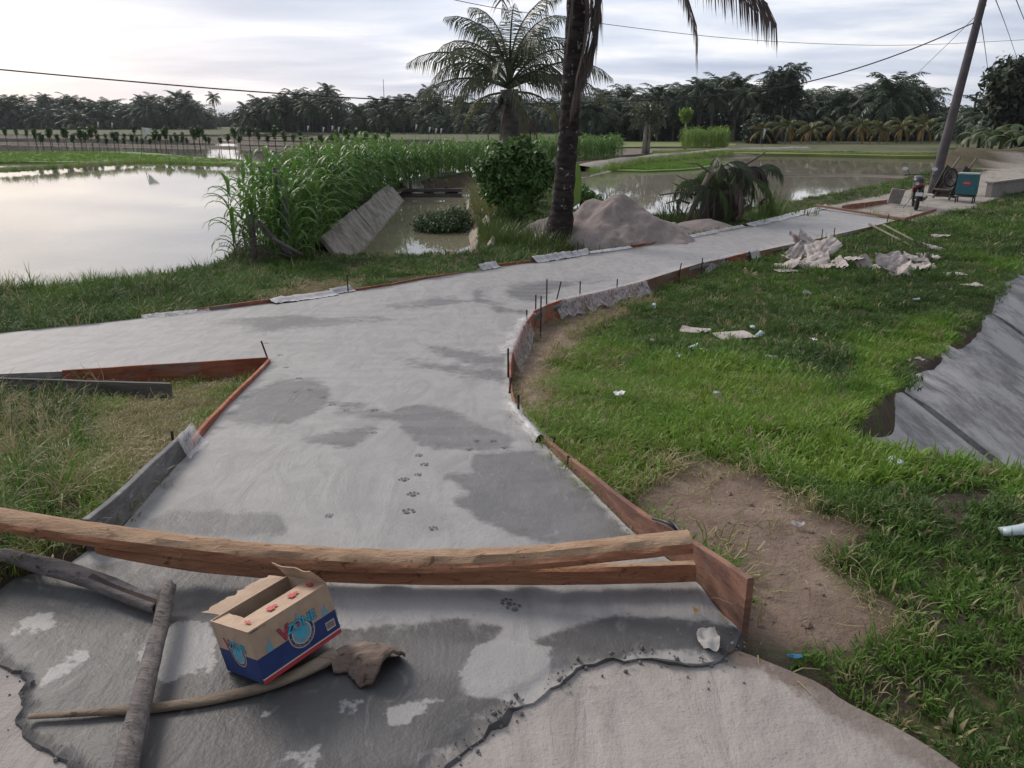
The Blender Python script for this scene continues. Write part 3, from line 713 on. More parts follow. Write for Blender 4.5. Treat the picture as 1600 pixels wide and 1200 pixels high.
for (u0, v0, u1, v1), lb in (((1358, 350, 1425, 389), 'longer dark bamboo pole leaning from the board onto the grass'), ((1380, 351, 1428, 380), 'shorter dark bamboo pole leaning beside the longer one')):
    a = gp(u0, v0, .03); c = gpt(u1, v1, .05); mb = MB(); mb.tube(densify([a, c], .25), [.028 if i % 2 else .032 for i in range(len(densify([a, c], .25)))], 7); mb.build('bamboo_pole', m_bamboo, label=lb, cat='pole', smooth=True)

# ------------------------------------------------------------------ steel stakes
STK = {(418, 560): 'leaning steel stake at the tip of the fork corner', (273, 706): 'steel stake by the plastic knot between red and grey boards', (1062, 424): 'short steel stake on the brown board above the grass', (1097, 413): 'short steel stake at the upper end of the brown board', (810, 648): 'steel stake where plastic wraps the narrow bend', (843, 676): 'stubby steel stake at the lower end of the plastic wrap', (861, 700): 'stubby steel stake high on the long brown board', (888, 730): 'stubby steel stake halfway along the long brown board', (1284, 371): 'steel stake directly behind the heap of sacks', (1303, 369): 'steel stake just right of the heap of sacks', (544, 457): 'steel stake on the pond side by white plastic', (902, 399): 'steel stake at the foot of the sand heap', (1386, 347): 'steel stake above the two bamboo poles', (964, 451): 'small steel stake over the long draped plastic'}
m_rebar = simple('rusty_steel', (.055, .042, .036), (.03, .026, .024), 20, .75, .2, metal=.3)
for u, v0, v1, lean in [(418, 560, 534, -.04), (273, 706, 673, 0), (837, 486, 462, .0), (845, 500, 465, .0), (854, 478, 439, .0), (869, 472, 442, .06), (906, 464, 441, 0), (964, 451, 437, 0), (1062, 424, 412, .02), (1097, 413, 404, 0), (823, 500, 485, 0), (794, 590, 546, .0), (810, 648, 617, .0), (843, 676, 664, .02), (861, 700, 683, .02), (888, 730, 712, 0), (1284, 371, 359, 0), (1303, 369, 357, 0), (544, 457, 430, 0), (902, 399, 380, 0), (1386, 347, 335, .02), (796, 614, 590, .01)]:
    q = gp(u, v0); hgt = (v0 - v1) / F * (q.y * cp + (H - q.z) * sp) / math.cos(R(PITCH)) * 1.02
    gzz = gz(q.x + .04, q.y); mb = MB(); mb.tube([(q.x, q.y, min(gzz, q.z) - .1), (q.x, q.y, q.z), (q.x + lean, q.y, q.z + hgt)], .0065 + .0006 * q.y * .4, 6)
    mb.build('steel_stake', m_rebar, label=STK.get((u, v0), 'thin rusty steel stake among several on the curved red boards of the bend'), cat='stake', group='steel stakes along the path edge')
# rubber strap by the end of the long board
m_rub = simple('black_rubber', (.02, .02, .024), (.03, .03, .036), 10, .45)
for k, (pts) in enumerate([[(1020, 810), (1040, 815), (1052, 823), (1063, 834)], [(1047, 813), (1055, 820), (1064, 832)]]):
    mb = MB(); mb.tube(smoothline([gp(u, v, .12 + .03 * math.sin(i * 1.2)) for i, (u, v) in enumerate(pts)], 2), .006, 6)
    if k == 0: strap = mb.build('rubber_strap', m_rub, label='looped black rubber strip over the brown board', cat='strap', smooth=True)
    else: mb.build('strap_end', m_rub, strap, smooth=True)

# ------------------------------------------------------------------ plastic sheets over the boards
m, t, b = new_mat('clear_plastic'); 
n = t.noise(vecsrc(t, 'pos'), 14, 4, .6, 1.0); b.inputs['Base Color'].default_value = (.82, .80, .82, 1); b.inputs['Roughness'].default_value = .25
tr = t.add('ShaderNodeBsdfTransparent'); tl = t.add('ShaderNodeBsdfTranslucent', {'Color': (.8, .78, .8)})
m1 = t.add('ShaderNodeMixShader', {0: .35, 1: b.outputs[0], 2: tl.outputs[0]})
fac = t.math('ADD', t.math('MULTIPLY', t.smooth(n, .35, .65), .45), .30)
m2 = t.add('ShaderNodeMixShader', {0: t.math('SUBTRACT', 1.0, fac), 2: m1.outputs[0], 1: tr.outputs[0]})
ms = t.add('ShaderNodeMixShader', {0: fac, 1: m1.outputs[0], 2: tr.outputs[0]})
t.l.new(ms.outputs[0], t.n['Material Output'].inputs[0]); m_plas = m
m_plasw = simple('milky_plastic', (.50, .48, .49), (.36, .345, .35), 9, .35)
def plastic(pxs, inner, outer, lift, side, label, seed, mat=None, hang=.2, crumple=1.0):
    W = densify(smoothline([gp(*q) for q in pxs], 2), .035); n = len(W); prof = []
    k_in = 5; k_out = 6; V = []; Fc = []; rows = k_in + k_out + 1
    for i, q in enumerate(W):
        T = W[min(i + 1, n - 1)] - W[max(i - 1, 0)]; T.z = 0; T.normalize(); N = Vector((T.y, -T.x, 0)) * side; zb = float(P(q.y))
        e = 1 + .35 * mnoise.noise(q * 3.3 + Vector((seed, 1, 0))); e2 = 1 + .45 * mnoise.noise(q * 4.1 + Vector((seed, 9, 0)))
        for k in range(rows):
            if k < k_in:
                f = 1 - k / k_in; p = q - N * inner * e * f; z_ = zb + .008 + .8 * lift * (1 - f) ** 2
            elif k == k_in: p = q + N * .012; z_ = zb + lift + .008
            else:
                f = (k - k_in) / k_out; p = q + N * (.034 + outer * e2 * f * f); z_ = zb + lift - hang * e2 * f
            wv = Vector((mnoise.noise(p * 11 + Vector((seed, 0, 0))), mnoise.noise(p * 11 + Vector((0, seed, 5))), mnoise.noise(p * 13 + Vector((3, seed, 0)))))
            p = Vector((p.x, p.y, z_)) + Vector((wv.x * .016, wv.y * .016, abs(wv.z) * .022)) * crumple * (.6 + .6 * mnoise.noise(p * 2.3))
            V.append(p)
    for i in range(n - 1):
        for k in range(rows - 1):
            a = i * rows + k; Fc.append((a, a + 1, a + rows + 1, a + rows))
    MB().add(V, Fc).build('plastic_sheet', mat or m_plas, smooth=True, label=label, cat='plastic sheet', group='plastic strips on the shuttering')
plastic([(801, 636), (820, 660), (849, 692)], .05, .03, .035, 1, 'crumpled clear plastic wrapped round the board at the narrow bend', 1, m_plasw, .06)
plastic([(798, 556), (806, 534), (822, 500)], .10, .08, .04, 1, 'crumpled clear plastic spilling over both sides of the bend', 2, None, .22, 1.5)
plastic([(866, 474), (884, 470), (908, 464)], .03, .10, .04, 1, 'clear plastic hanging over the board among steel stakes', 3, None, .24, 1.4)
plastic([(908, 464), (955, 453), (1008, 440)], .03, .12, .035, 1, 'long clear plastic draped over the dark red board', 4, None, .2, 1.4)
plastic([(1098, 411), (1120, 406), (1138, 402)], .05, .06, .035, 1, 'bluish clear plastic hanging over the short board', 5, None, .22, 1.3)
plastic([(1170, 396), (1184, 393)], .08, .12, .04, 1, 'white plastic scrap between red board and sacks', 6, m_plasw, .2)
plastic([(222, 497), (270, 492), (326, 486)], .12, .03, .03, -1, 'flat clear plastic at the left end of the red board', 7, None, .05)
plastic([(422, 474), (470, 467), (520, 460)], .16, .02, .05, -1, 'white plastic bunched along the pond side board', 8, m_plasw, .06, 2)
plastic([(515, 460), (548, 454)], .12, .03, .07, -1, 'white plastic heap beside a lone steel stake', 9, m_plasw, .07, 2.2)
plastic([(748, 422), (775, 417)], .12, .05, .09, -1, 'white plastic flap where the canal meets the path', 10, m_plasw, .1, 1.5)
plastic([(832, 410), (860, 406), (892, 401)], .14, .05, .10, -1, 'white plastic bundle in front of the dark palm trunk', 11, m_plasw, .1, 3)
plastic([(893, 401), (918, 396)], .10, .05, .09, -1, 'white plastic folded at the foot of the sand heap', 12, m_plasw, .1, 2)
plastic([(920, 396), (985, 387)], .08, .03, .03, -1, 'thin plastic strip along the sand heap', 13, m_plasw, .05, 1)
plastic([(1040, 379), (1110, 364), (1160, 354)], .10, .06, .04, -1, 'pale plastic strip below the palm debris', 14, m_plasw, .08, 1.6)
plastic([(1165, 353), (1230, 338), (1290, 323)], .25, .1, .05, -1, 'wide pale plastic at the far end of the pour', 15, m_plasw, .08, 2)
plastic([(309, 693), (290, 714), (284, 722)], .05, .03, .12, 1, 'clear plastic knotted where red and grey boards meet', 16, None, .12, 1.2)

# ------------------------------------------------------------------ grass
m, t, b = new_mat('grass_blade')
at = t.add('ShaderNodeAttribute', attribute_name='tint', attribute_type='INSTANCER').outputs['Fac']
oi = t.add('ShaderNodeObjectInfo').outputs['Random']
ctip = t.add('ShaderNodeAttribute', attribute_name='along').outputs['Fac']
x_ = t.math('ADD', at, t.math('MULTIPLY', t.math('SUBTRACT', oi, .5), .12))
col = t.ramp(x_, [(0, (.050, .096, .026)), (.25, (.085, .160, .034)), (.5, (.145, .280, .034)), (.62, (.20, .31, .042)), (.78, (.255, .24, .095)), (1, (.44, .37, .225))])
col = t.mix(t.math('MULTIPLY', t.smooth(ctip, .55, 1.0), .3), col, (.22, .22, .09))
t.l.new(col, b.inputs['Base Color']); b.inputs['Roughness'].default_value = .55; b.inputs['Specular IOR Level'].default_value = .25
tl = t.add('ShaderNodeBsdfTranslucent', {'Color': col}); ms = t.add('ShaderNodeMixShader', {0: .3, 1: b.outputs[0], 2: tl.outputs[0]})
t.l.new(ms.outputs[0], t.n['Material Output'].inputs[0]); m_grass = m
def blades(n, h, spread, wid, lean, seed, segs=3, hvar=.5):
    r = random.Random(seed); V = []; Fc = []; al = []
    for i in range(n):
        a = r.uniform(0, 6.283); d = spread * math.sqrt(r.random()); x0, y0 = d * math.cos(a), d * math.sin(a)
        az = a + r.gauss(0, .9); hh = h * r.uniform(1 - hvar, 1 + hvar * .4); ln = lean * r.uniform(.4, 1.5); ww = wid * r.uniform(.7, 1.3)
        b0 = len(V); px, py, pz = x0, y0, -.01; ang = r.uniform(0.05, .3); sx, sy = -math.sin(az), math.cos(az)
        for k in range(segs + 1):
            f = k / segs; wk = ww * (1 - f ** 1.6) * (.75 + .5 * min(f * 3, 1))
            if k == segs: V.append((px, py, pz)); al.append(1)
            else: V += [(px + sx * wk, py + sy * wk, pz), (px - sx * wk, py - sy * wk, pz)]; al += [f, f]
            stp = hh / segs; px += math.cos(az) * math.sin(ang) * stp; py += math.sin(az) * math.sin(ang) * stp; pz += math.cos(ang) * stp; ang += ln / segs * 1.6
        for k in range(segs - 1):
            q = b0 + 2 * k; Fc.append((q, q + 1, q + 3, q + 2))
        q = b0 + 2 * (segs - 1); Fc.append((q, q + 1, q + 2))
    me = bpy.data.meshes.new('grass_tuft'); me.from_pydata(V, [], Fc); me.materials.append(m_grass)
    at_ = me.attributes.new('along', 'FLOAT', 'POINT'); at_.data.foreach_set('value', al); me.update()
    return me
def tuft_collection(name, specs):
    c = bpy.data.collections.new(name)
    for i, sp_ in enumerate(specs): c.objects.link(bpy.data.objects.new('%s_%02d' % (name, i), blades(*sp_)))
    return c
def scatter(name, pts, tint, scale, coll, ncol, seed=0, tilt=.25, **kw):
    N = len(pts); r = np.random.default_rng(seed); me = bpy.data.meshes.new(name); me.vertices.add(N); me.vertices.foreach_set('co', np.asarray(pts, np.float32).ravel())
    rot = np.stack([r.normal(0, tilt, N), r.normal(0, tilt, N), r.uniform(0, 6.283, N)], 1)
    q = me.attributes.new('rot', 'FLOAT_VECTOR', 'POINT'); q.data.foreach_set('vector', rot.astype(np.float32).ravel())
    q = me.attributes.new('scl', 'FLOAT', 'POINT'); q.data.foreach_set('value', np.asarray(scale, np.float32))
    q = me.attributes.new('tint', 'FLOAT', 'POINT'); q.data.foreach_set('value', np.asarray(tint, np.float32))
    q = me.attributes.new('idx', 'INT', 'POINT'); q.data.foreach_set('value', r.integers(0, ncol, N).astype(np.int32))
    o = bpy.data.objects.new(name, me); COL.objects.link(o); me.materials.append(m_grass)
    ng = bpy.data.node_groups.new(name + '_nodes', 'GeometryNodeTree'); ng.interface.new_socket('Geometry', in_out='INPUT', socket_type='NodeSocketGeometry'); ng.interface.new_socket('Geometry', in_out='OUTPUT', socket_type='NodeSocketGeometry')
    gi = ng.nodes.new('NodeGroupInput'); go = ng.nodes.new('NodeGroupOutput'); ip = ng.nodes.new('GeometryNodeInstanceOnPoints'); ci = ng.nodes.new('GeometryNodeCollectionInfo')
    ci.inputs['Collection'].default_value = coll; ci.inputs['Separate Children'].default_value = True; ci.inputs['Reset Children'].default_value = True
    ip.inputs['Pick Instance'].default_value = True
    def na(nm, ty):
        nd = ng.nodes.new('GeometryNodeInputNamedAttribute'); nd.data_type = ty; nd.inputs[0].default_value = nm; return nd.outputs[0]
    L = ng.links.new; L(gi.outputs[0], ip.inputs['Points']); L(ci.outputs[0], ip.inputs['Instance']); L(na('idx', 'INT'), ip.inputs['Instance Index'])
    L(na('rot', 'FLOAT_VECTOR'), ip.inputs['Rotation']); L(na('scl', 'FLOAT'), ip.inputs['Scale']); L(ip.outputs[0], go.inputs[0])
    md = o.modifiers.new('scatter', 'NODES'); md.node_group = ng
    return tag(o, **kw)
C_SHORT = tuft_collection('short_tuft', [(30, .055, .075, .0026, 1.0, i) for i in range(6)])
C_LUSH = tuft_collection('lush_tuft', [(28, .085, .075, .0034, 1.15, 20 + i) for i in range(6)])
C_WEED = tuft_collection('broad_weed', [(13, .07, .05, .009, 1.3, 80 + i, 4) for i in range(4)])
C_TALL = tuft_collection('tall_tuft', [(22, .27, .07, .0032, 1.1, 40 + i, 4) for i in range(6)])
C_STRAW = tuft_collection('straw_tuft', [(20, .13, .09, .0018, 2.4, 60 + i, 4) for i in range(5)])
def candidates(x0, x1, y0, y1, dens, seed):
    r = np.random.default_rng(seed); N = int((x1 - x0) * (y1 - y0) * dens); x = r.uniform(x0, x1, N); y = r.uniform(y0, y1, N); return x, y
cx_ = [candidates(-8, 6.5, 1.0, 6.5, 430, 1), candidates(-14, 12, 6.5, 13, 190, 2), candidates(-20, 20, 13, 24, 70, 3), candidates(-16, 34, 24, 46, 22, 4)]
gx = np.concatenate([c[0] for c in cx_]); gy = np.concatenate([c[1] for c in cx_])
# keep what the camera's neighbourhood can see
keep = (np.abs(gx) < .80 * gy + 2.2)
gx, gy = gx[keep], gy[keep]; zg = ground_z(gx, gy); u_, v_ = proj(gx, gy, zg)
sdr = sdist(gx, gy, road_poly); sdo = sdist(gx, gy, po)
s_ = gx * ES[0] + gy * ES[1]; tt_ = gx * ET[0] + gy * ET[1]
inlin = (s_ > S0 + .45) & (tt_ > T0 + .02 + .14 * vnoise(gx, gy, 1.1, 51)) & (tt_ < 8)
u_ = u_ + 22 * vnoise(gx, gy, 2.2, 81) + 10 * vnoise(gx, gy, 6, 82); v_ = v_ + 12 * vnoise(gx, gy, 2.6, 83) + 6 * vnoise(gx, gy, 7, 84)
dirt = np.maximum(pxm(u_, v_, Z_DIRT, 16), inpoly(gx, gy, far_road) * .97); pit = pxm(u_, v_, Z_PIT, 8)
patchy = .5 + .5 * vnoise(gx, gy, 1.6, 52)
edge_s = sstep(-sdr, .0, .35)
ok = (sdr < -.035) & ((sdo < -.01 + .10 * vnoise(gx, gy, 4, 53)) | (gy > 3.2)) & (zg > WZ + .06) & ~inlin & (rng.random(len(gx)) > np.maximum(dirt * .985, pit * .95)) & (sdist(gx, gy, canal_poly) < .05)
gx, gy, zg, u_, v_, sdr, patchy, dirt = [q[ok] for q in (gx, gy, zg, u_, v_, sdr, patchy, dirt)]
rnd = rng.random(len(gx))
isR = inpoly(gx, gy, side_right); isT = inpoly(gx, gy, side_tri)
lush = pxm(u_, v_, [Z_LUSH], 26) * isR; dry = pxm(u_, v_, [Z_DRY], 30) * isR; straw = pxm(u_, v_, [Z_STRAW], 30) * isT; yel = pxm(u_, v_, [Z_YEL], 22) * isR
nearR = isR & (gy < 3.4) & (u_ > 1250)
tint = .20 + .16 * vnoise(gx, gy, .8, 54) + .10 * vnoise(gx, gy, 3, 55)
tint = np.where(isR, tint + .04, tint)
tint = tint * (1 - lush) + (.55 + .09 * vnoise(gx, gy, 1.5, 56)) * lush
tint = tint * (1 - dry * .8) + (.50 + .38 * rnd) * dry * .8
tint = tint * (1 - straw) + (.72 + .28 * rnd) * straw
tint = tint * (1 - yel * .8) + .66 * yel * .8
tint = np.where(isT & (straw < .5), np.where(rng.random(len(gx)) < .42, .88, tint - .03), tint)
tint = np.where(nearR, tint - .06, tint)
tint = np.where((dirt > .04), .75 + .25 * rnd, tint); tint = np.where(rng.random(len(gx)) < .07, .9, tint)
nb_ = sstep(sdr, -.22, -.02); tint = tint * (1 - nb_ * .6) + (.8 * nb_ * .6)
isB = ~isR & ~isT
# kinds: 0 short, 1 lush, 2 tall, 3 straw
kind = np.zeros(len(gx), int)
kind[(lush > .5) | nearR] = 1; kind[isR & (patchy > .62) & (rnd < .5)] = 1
kind[isT & (rnd < .12 * (1 - straw))] = 2; kind[isT & (rnd > .42)] = 1
kind[isB & (gy < 17) & (rnd < .22) & ((u_ < 420) | (u_ > 760))] = 2; kind[isB & (gy < 17) & (rnd > .4)] = 1
kind[(straw > .4) & (rnd < .85)] = 3; kind[(dirt > .04)] = 3; kind[(dry > .5) & (rnd < .35)] = 3; kind[(nb_ > .4) & (rnd < .6)] = 3
kind[isR & (rnd < .015)] = 2
scl = (.75 + .6 * rng.random(len(gx))) * (.8 + .5 * patchy) * np.where(gy > 13, 1.9, np.where(gy > 6.5, 1.35, 1.0))
scl = np.where(kind == 2, scl * np.where(isT & (v_ > 600), 1.0, .75) * np.where(isB & (u_ < 130), 1.0, 1), scl)
scl = np.where((kind == 2) & (gy > 13), scl * .6, scl); scl = np.where((kind == 2) & isR, scl * .5, scl)
scl = np.where(nearR, scl * .72, scl); scl = np.where(isT, scl * .78, scl); scl = np.where(isB & (u_ > 470) & (u_ < 760), scl * .7, scl)
wd_ = isR & (kind != 3) & (rng.random(len(gx)) < .10 + .10 * (patchy > .6)); kind[wd_] = 4
thin = (kind == 3) & (dirt > .3) & (rnd > .6)
for kd, cc, nc, nm, lb in ((0, C_SHORT, 6, 'short_grass', 'short mixed green grass of the verges'), (1, C_LUSH, 6, 'lush_grass', 'thick bright green grass of the verges'), (2, C_TALL, 6, 'tall_grass', 'long arching grass by fork and pond'), (3, C_STRAW, 5, 'dry_grass', 'flattened straw coloured grass near the boards'), (4, C_WEED, 4, 'broad_weeds', 'low broad leaved weeds mixed into the right verge')):
    q = (kind == kd) & ~thin
    scatter(nm, np.stack([gx, gy, zg], 1)[q], tint[q], scl[q], cc, nc, 70 + kd, label=lb, cat='grass', kind='stuff')

C_BIT = tuft_collection('straw_bit', [(3, .06, .03, .0014, .5, 90 + i, 3) for i in range(4)])
bx_, by_ = candidates(-7, 5.5, 1.2, 9, 160, 31); bz_ = ground_z(bx_, by_); bu, bv2 = proj(bx_, by_, bz_); bd = pxm(bu, bv2, Z_DIRT, 40); bk_ = (rng.random(len(bx_)) < bd * .8) & (sdist(bx_, by_, road_poly) < -.04) & (sdist(bx_, by_, po) < -.02)
o = scatter('straw_litter', np.stack([bx_, by_, bz_ + .006], 1)[bk_], rng.uniform(.8, 1.05, bk_.sum()), rng.uniform(.6, 1.5, bk_.sum()), C_BIT, 4, 33, tilt=1.2, kind='stuff', label='loose straw scattered over the bare earth', cat='straw')

# clods and pebbles on the bare earth
m_clod = simple('soil_clod', (.19, .135, .105), (.27, .205, .165), 20, .97, .4, 60)
mb = MB(); kk_ = np.nonzero(bk_)[0]; rr = random.Random(3)
for i in kk_[::2]:
    r = rr.uniform(.002, .009) if rr.random() < .93 else rr.uniform(.01, .018); c = Vector((bx_[i] + rr.uniform(-.05, .05), by_[i] + rr.uniform(-.05, .05), 0)); c.z = gz(c.x, c.y)
    mb.tube([c + Vector((0, 0, -r)), c + Vector((0, 0, r * .3)), c + Vector((r * .3, 0, r))], [r, r * 1.25, r * .4], 5, True, .35, int(i))
mb.build('soil_clods', m_clod, kind='stuff', label='small clods and pebbles on the bare earth', cat='soil')
# ------------------------------------------------------------------ foliage materials
def leaf_mat(name, c1, c2, trans=.25, rough=.5, scale=1.2, src='pos'):
    m, t, b = new_mat(name); pos = vecsrc(t, src); n = t.noise(pos, scale, 3, .6)
    oi = t.add('ShaderNodeObjectInfo').outputs['Random']
    f = t.math('ADD', t.smooth(n, .35, .65), t.math('MULTIPLY', t.math('SUBTRACT', oi, .5), .7), True)
    col = t.mix(f, c1, c2); t.l.new(col, b.inputs['Base Color']); b.inputs['Roughness'].default_value = rough; b.inputs['Specular IOR Level'].default_value = .35
    tl = t.add('ShaderNodeBsdfTranslucent', {'Color': col}); ms = t.add('ShaderNodeMixShader', {0: trans, 1: b.outputs[0], 2: tl.outputs[0]})
    t.l.new(ms.outputs[0], t.n['Material Output'].inputs[0]); return m
m_palm = leaf_mat('palm_leaf', (.075, .095, .055), (.13, .15, .09), .3, .42)
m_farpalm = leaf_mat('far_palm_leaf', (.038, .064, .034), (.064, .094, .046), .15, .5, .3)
m_young = leaf_mat('young_palm_leaf', (.09, .11, .04), (.17, .16, .05), .25)
m_dead = leaf_mat('dead_frond', (.085, .066, .062), (.15, .115, .10), .15, .8)
m_orange = leaf_mat('orange_frond', (.36, .20, .05), (.28, .20, .07), .2, .6)
m_corn = leaf_mat('corn_leaf', (.085, .195, .035), (.145, .275, .055), .34, .4, 2.0)
m_stalk = simple('corn_stalk', (.13, .19, .06), (.10, .14, .05), 5, .6)
m_tassel = simple('corn_tassel', (.36, .32, .16), (.28, .26, .12), 8, .8)
m_bush = leaf_mat('bush_leaf', (.075, .155, .036), (.135, .235, .055), .25, .45, 2.5)
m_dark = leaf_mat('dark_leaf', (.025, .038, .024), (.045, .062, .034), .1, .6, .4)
m_weed = leaf_mat('water_weed', (.035, .075, .022), (.07, .12, .035), .2, .55, 2)
m_bright = leaf_mat('bright_leaf', (.20, .30, .045), (.15, .25, .04), .35, .45, 1)
m_rice = leaf_mat('rice_leaf', (.13, .22, .03), (.18, .26, .045), .3, .5, .2)
m_trunk = simple('palm_trunk', (.14, .125, .115), (.075, .066, .062), 3, .95, .6, 9, stretch=(1, 1, 2.2))
m_pale_trunk = simple('pale_trunk', (.33, .31, .28), (.22, .20, .18), 4, .9, .4, 12, stretch=(1, 1, .5))
# dark trunk with lichen
m, t, b = new_mat('lichen_trunk'); po_ = vecsrc(t, 'obj'); sz_ = t.add('ShaderNodeSeparateXYZ', {0: po_}).outputs[2]
n1 = t.noise(t.vscale(po_, (1, 1, 3)), 3.5, 6, .65); n2 = t.noise(po_, 7.5, 3, .5, .3); n3 = t.noise(po_, 30, 4, .6)
ring = t.math('SINE', t.math('ADD', t.math('MULTIPLY', sz_, 42), t.math('MULTIPLY', n1, 5)))
c = t.mix(t.smooth(n1, .35, .65), (.022, .017, .016), (.055, .043, .040)); c = t.mix(t.math('MULTIPLY', t.smooth(n2, .63, .70), .8), c, (.34, .33, .32)); c = t.mix(t.math('MULTIPLY', t.smooth(n3, .6, .75), .3), c, (.2, .18, .17))
t.l.new(c, b.inputs['Base Color']); b.inputs['Roughness'].default_value = .95; b.inputs['Specular IOR Level'].default_value = .2
t.l.new(t.add('ShaderNodeBump', {'Strength': .7, 'Distance': .03, 'Height': t.math('ADD', t.math('MULTIPLY', ring, .25), n1)}).outputs[0], b.inputs['Normal']); m_lichen = m

# ------------------------------------------------------------------ fronds
def frond_along(mb, pts, leaf, n, hang=.5, wid=.018, rach=.02, seed=0, fwd=.55, start=.16, tear=.0, segs=2, side2=1.0):
    """rachis through pts; n leaflet pairs of length leaf(f); hang 0 flat .. 1 straight down"""
    r = random.Random(seed); pts = [Vector(q) for q in pts]; d = [0]
    for a, b in zip(pts[:-1], pts[1:]): d.append(d[-1] + (b - a).length)
    Lt = d[-1]
    def at(s):
        s = min(max(s, 0), Lt)
        for i in range(len(pts) - 1):
            if s <= d[i + 1] or i == len(pts) - 2:
                f = (s - d[i]) / max(d[i + 1] - d[i], 1e-6); return pts[i].lerp(pts[i + 1], f), (pts[i + 1] - pts[i]).normalized()
    mb.tube(pts, [rach * (1 - .85 * i / (len(pts) - 1)) for i in range(len(pts))], 4, False)
    for k in range(n):
        f = start + (1 - start) * (k + .5 * r.random()) / n; q, T = at(f * Lt)
        S = T.cross(Vector((0, 0, 1)))
        S = S.normalized() if S.length > .05 else Vector((1, 0, 0))
        for sg in (-1, 1):
            if r.random() < tear: continue
            ll = leaf(f) * r.uniform(.82, 1.12); Dn = Vector((0, 0, -1)); h_ = min(1, max(0, hang + r.uniform(-.15, .15)))
            D1 = (S * sg * (1 - h_ * .75) * side2 + T * fwd + Dn * h_ * .55).normalized(); D2 = (D1 * (1 - h_ * .5) + Dn * (h_ * 1.1 + .15)).normalized()
            W = T * wid * .5 * r.uniform(.8, 1.2)
            p1 = q + D1 * ll * .5; p2 = p1 + D2 * ll * .5
            if segs == 2: mb.add([q - W, q + W, p1 + W, p1 - W, p2], [(0, 1, 2, 3), (3, 2, 4)])
            else: mb.add([q - W, q + W, p1 * .3 + p2 * .7], [(0, 1, 2)])
def arc(el, bend, L, k=7, az=0.0, o=(0, 0, 0)):
    """rachis leaving at elevation el (deg) and bending down by bend (deg) in all"""
    p = Vector(o); out = [p.copy()]
    for i in range(k):
        a = R(el - bend * (i + .5) / k * (.6 + .8 * i / k)); p = p + Vector((math.cos(az) * math.cos(a), math.sin(az) * math.cos(a), math.sin(a))) * (L / k); out.append(p.copy())
    return out
def leafprof(mx): return lambda f: mx * (math.sin(math.pi * min(1, max(.06, f * .93 + .05))) ** .6) * (1.0 if f < .6 else 1 - (f - .6) * .6)

# ------------------------------------------------------------------ the near palm with the lichen trunk
PY = 17.3
base = gpt(873, 366); base.y = PY; base.x = dp(873, 366, PY).x; base.z = gz(base.x, PY)
near = empty('coconut_palm', base, label='tall coconut palm with dark lichen spotted trunk behind the sand heap', cat='palm tree')
tpx = [(871, 380, 30), (873, 360, 26), (877, 340, 21.5), (880, 310, 19.5), (884, 260, 18.5), (889, 200, 18), (893, 140, 18), (898, 70, 18.5), (903, 0, 19), (909, -80, 18), (915, -160, 18)]
tp = []; tr_ = []
for u, v, r_ in tpx:
    q = dp(u, v, PY); tp.append(q - base); tr_.append(r_ * .86 / F * (PY * cp))
tps = densify(tp, .12); L_ = [0]
for a, c_ in zip(tp[:-1], tp[1:]): L_.append(L_[-1] + (c_ - a).length)
rad = [float(np.interp(i * .12, L_, tr_)) * (1 + .035 * math.sin(i * 2.1)) for i in range(len(tps))]
mb = MB(); mb.tube(tps, rad, 18, True, .035, 3); mb.build('trunk', m_lichen, near, smooth=True)
top = tps[-1]
def frond_part(parent, pts, leaf, n, mat, seed, **kw):
    mb = MB(); frond_along(mb, pts, leaf, n, seed=seed, **kw); return mb.build('frond', mat, parent)
for i in range(15):
    az = i * 2.399 + .3; el = 75 - i * 5.2
    if abs(((az + .25) % 6.283)) < .8 or (az % 6.283) > 5.9: el += 30
    frond_part(near, arc(el, 95, 3.6, 8, az, top + Vector((0, 0, .1))), leafprof(.85), 44, m_palm, i, hang=.55, wid=.035, rach=.035)
# hanging fronds whose tips come down into view
def rel(u, v, y): return dp(u, v, y) - base
LFl = lambda mx: (lambda f: mx * (1 - .35 * f))
frond_part(near, [top + Vector((.1, -.1, 0)), rel(985, -130, 16.6), rel(1040, -70, 16.2), rel(1072, -10, 16.0), rel(1088, 40, 15.9), rel(1090, 84, 15.9)], LFl(.75), 56, m_dead, 31, hang=.92, wid=.04, rach=.035, start=.3, side2=.55)
frond_part(near, [top + Vector((.1, 0, .1)), rel(1020, -140, 16.8), rel(1100, -72, 16.6), rel(1160, -28, 16.5), rel(1200, 6, 16.4)], LFl(1.5), 64, m_dead, 32, hang=.95, wid=.04, rach=.035, start=.3, side2=.4)
frond_part(near, [top + Vector((.05, -.3, -.2)), rel(925, -70, 16.95), rel(938, 0, 16.9), rel(925, 70, 16.85), rel(905, 120, 16.85), rel(895, 150, 16.85)], LFl(.95), 80, m_dead, 33, hang=1.0, wid=.055, rach=.05, start=.3, side2=.5)
frond_part(near, [top + Vector((.0, -.3, -.3)), rel(898, -60, 16.9), rel(893, 10, 16.88), rel(886, 60, 16.88)], LFl(.8), 50, m_dead, 34, hang=1.0, wid=.05, rach=.03, start=.3, side2=.5)
for k_ in range(4):
    frond_part(near, [top + Vector((.1, -.25, -.1)), rel(908 + k_ * 9, -70, 16.9), rel(918 + k_ * 7, -10, 16.85), rel(920 + k_ * 4, 30 + 12 * k_, 16.85), rel(912 + k_ * 2, 75 + 10 * k_, 16.85), rel(900, 120 + 10 * k_, 16.86)], LFl(.6 + .08 * k_), 60, m_dead, 130 + k_, hang=1.0, wid=.05, rach=.04, start=.25, side2=.8)
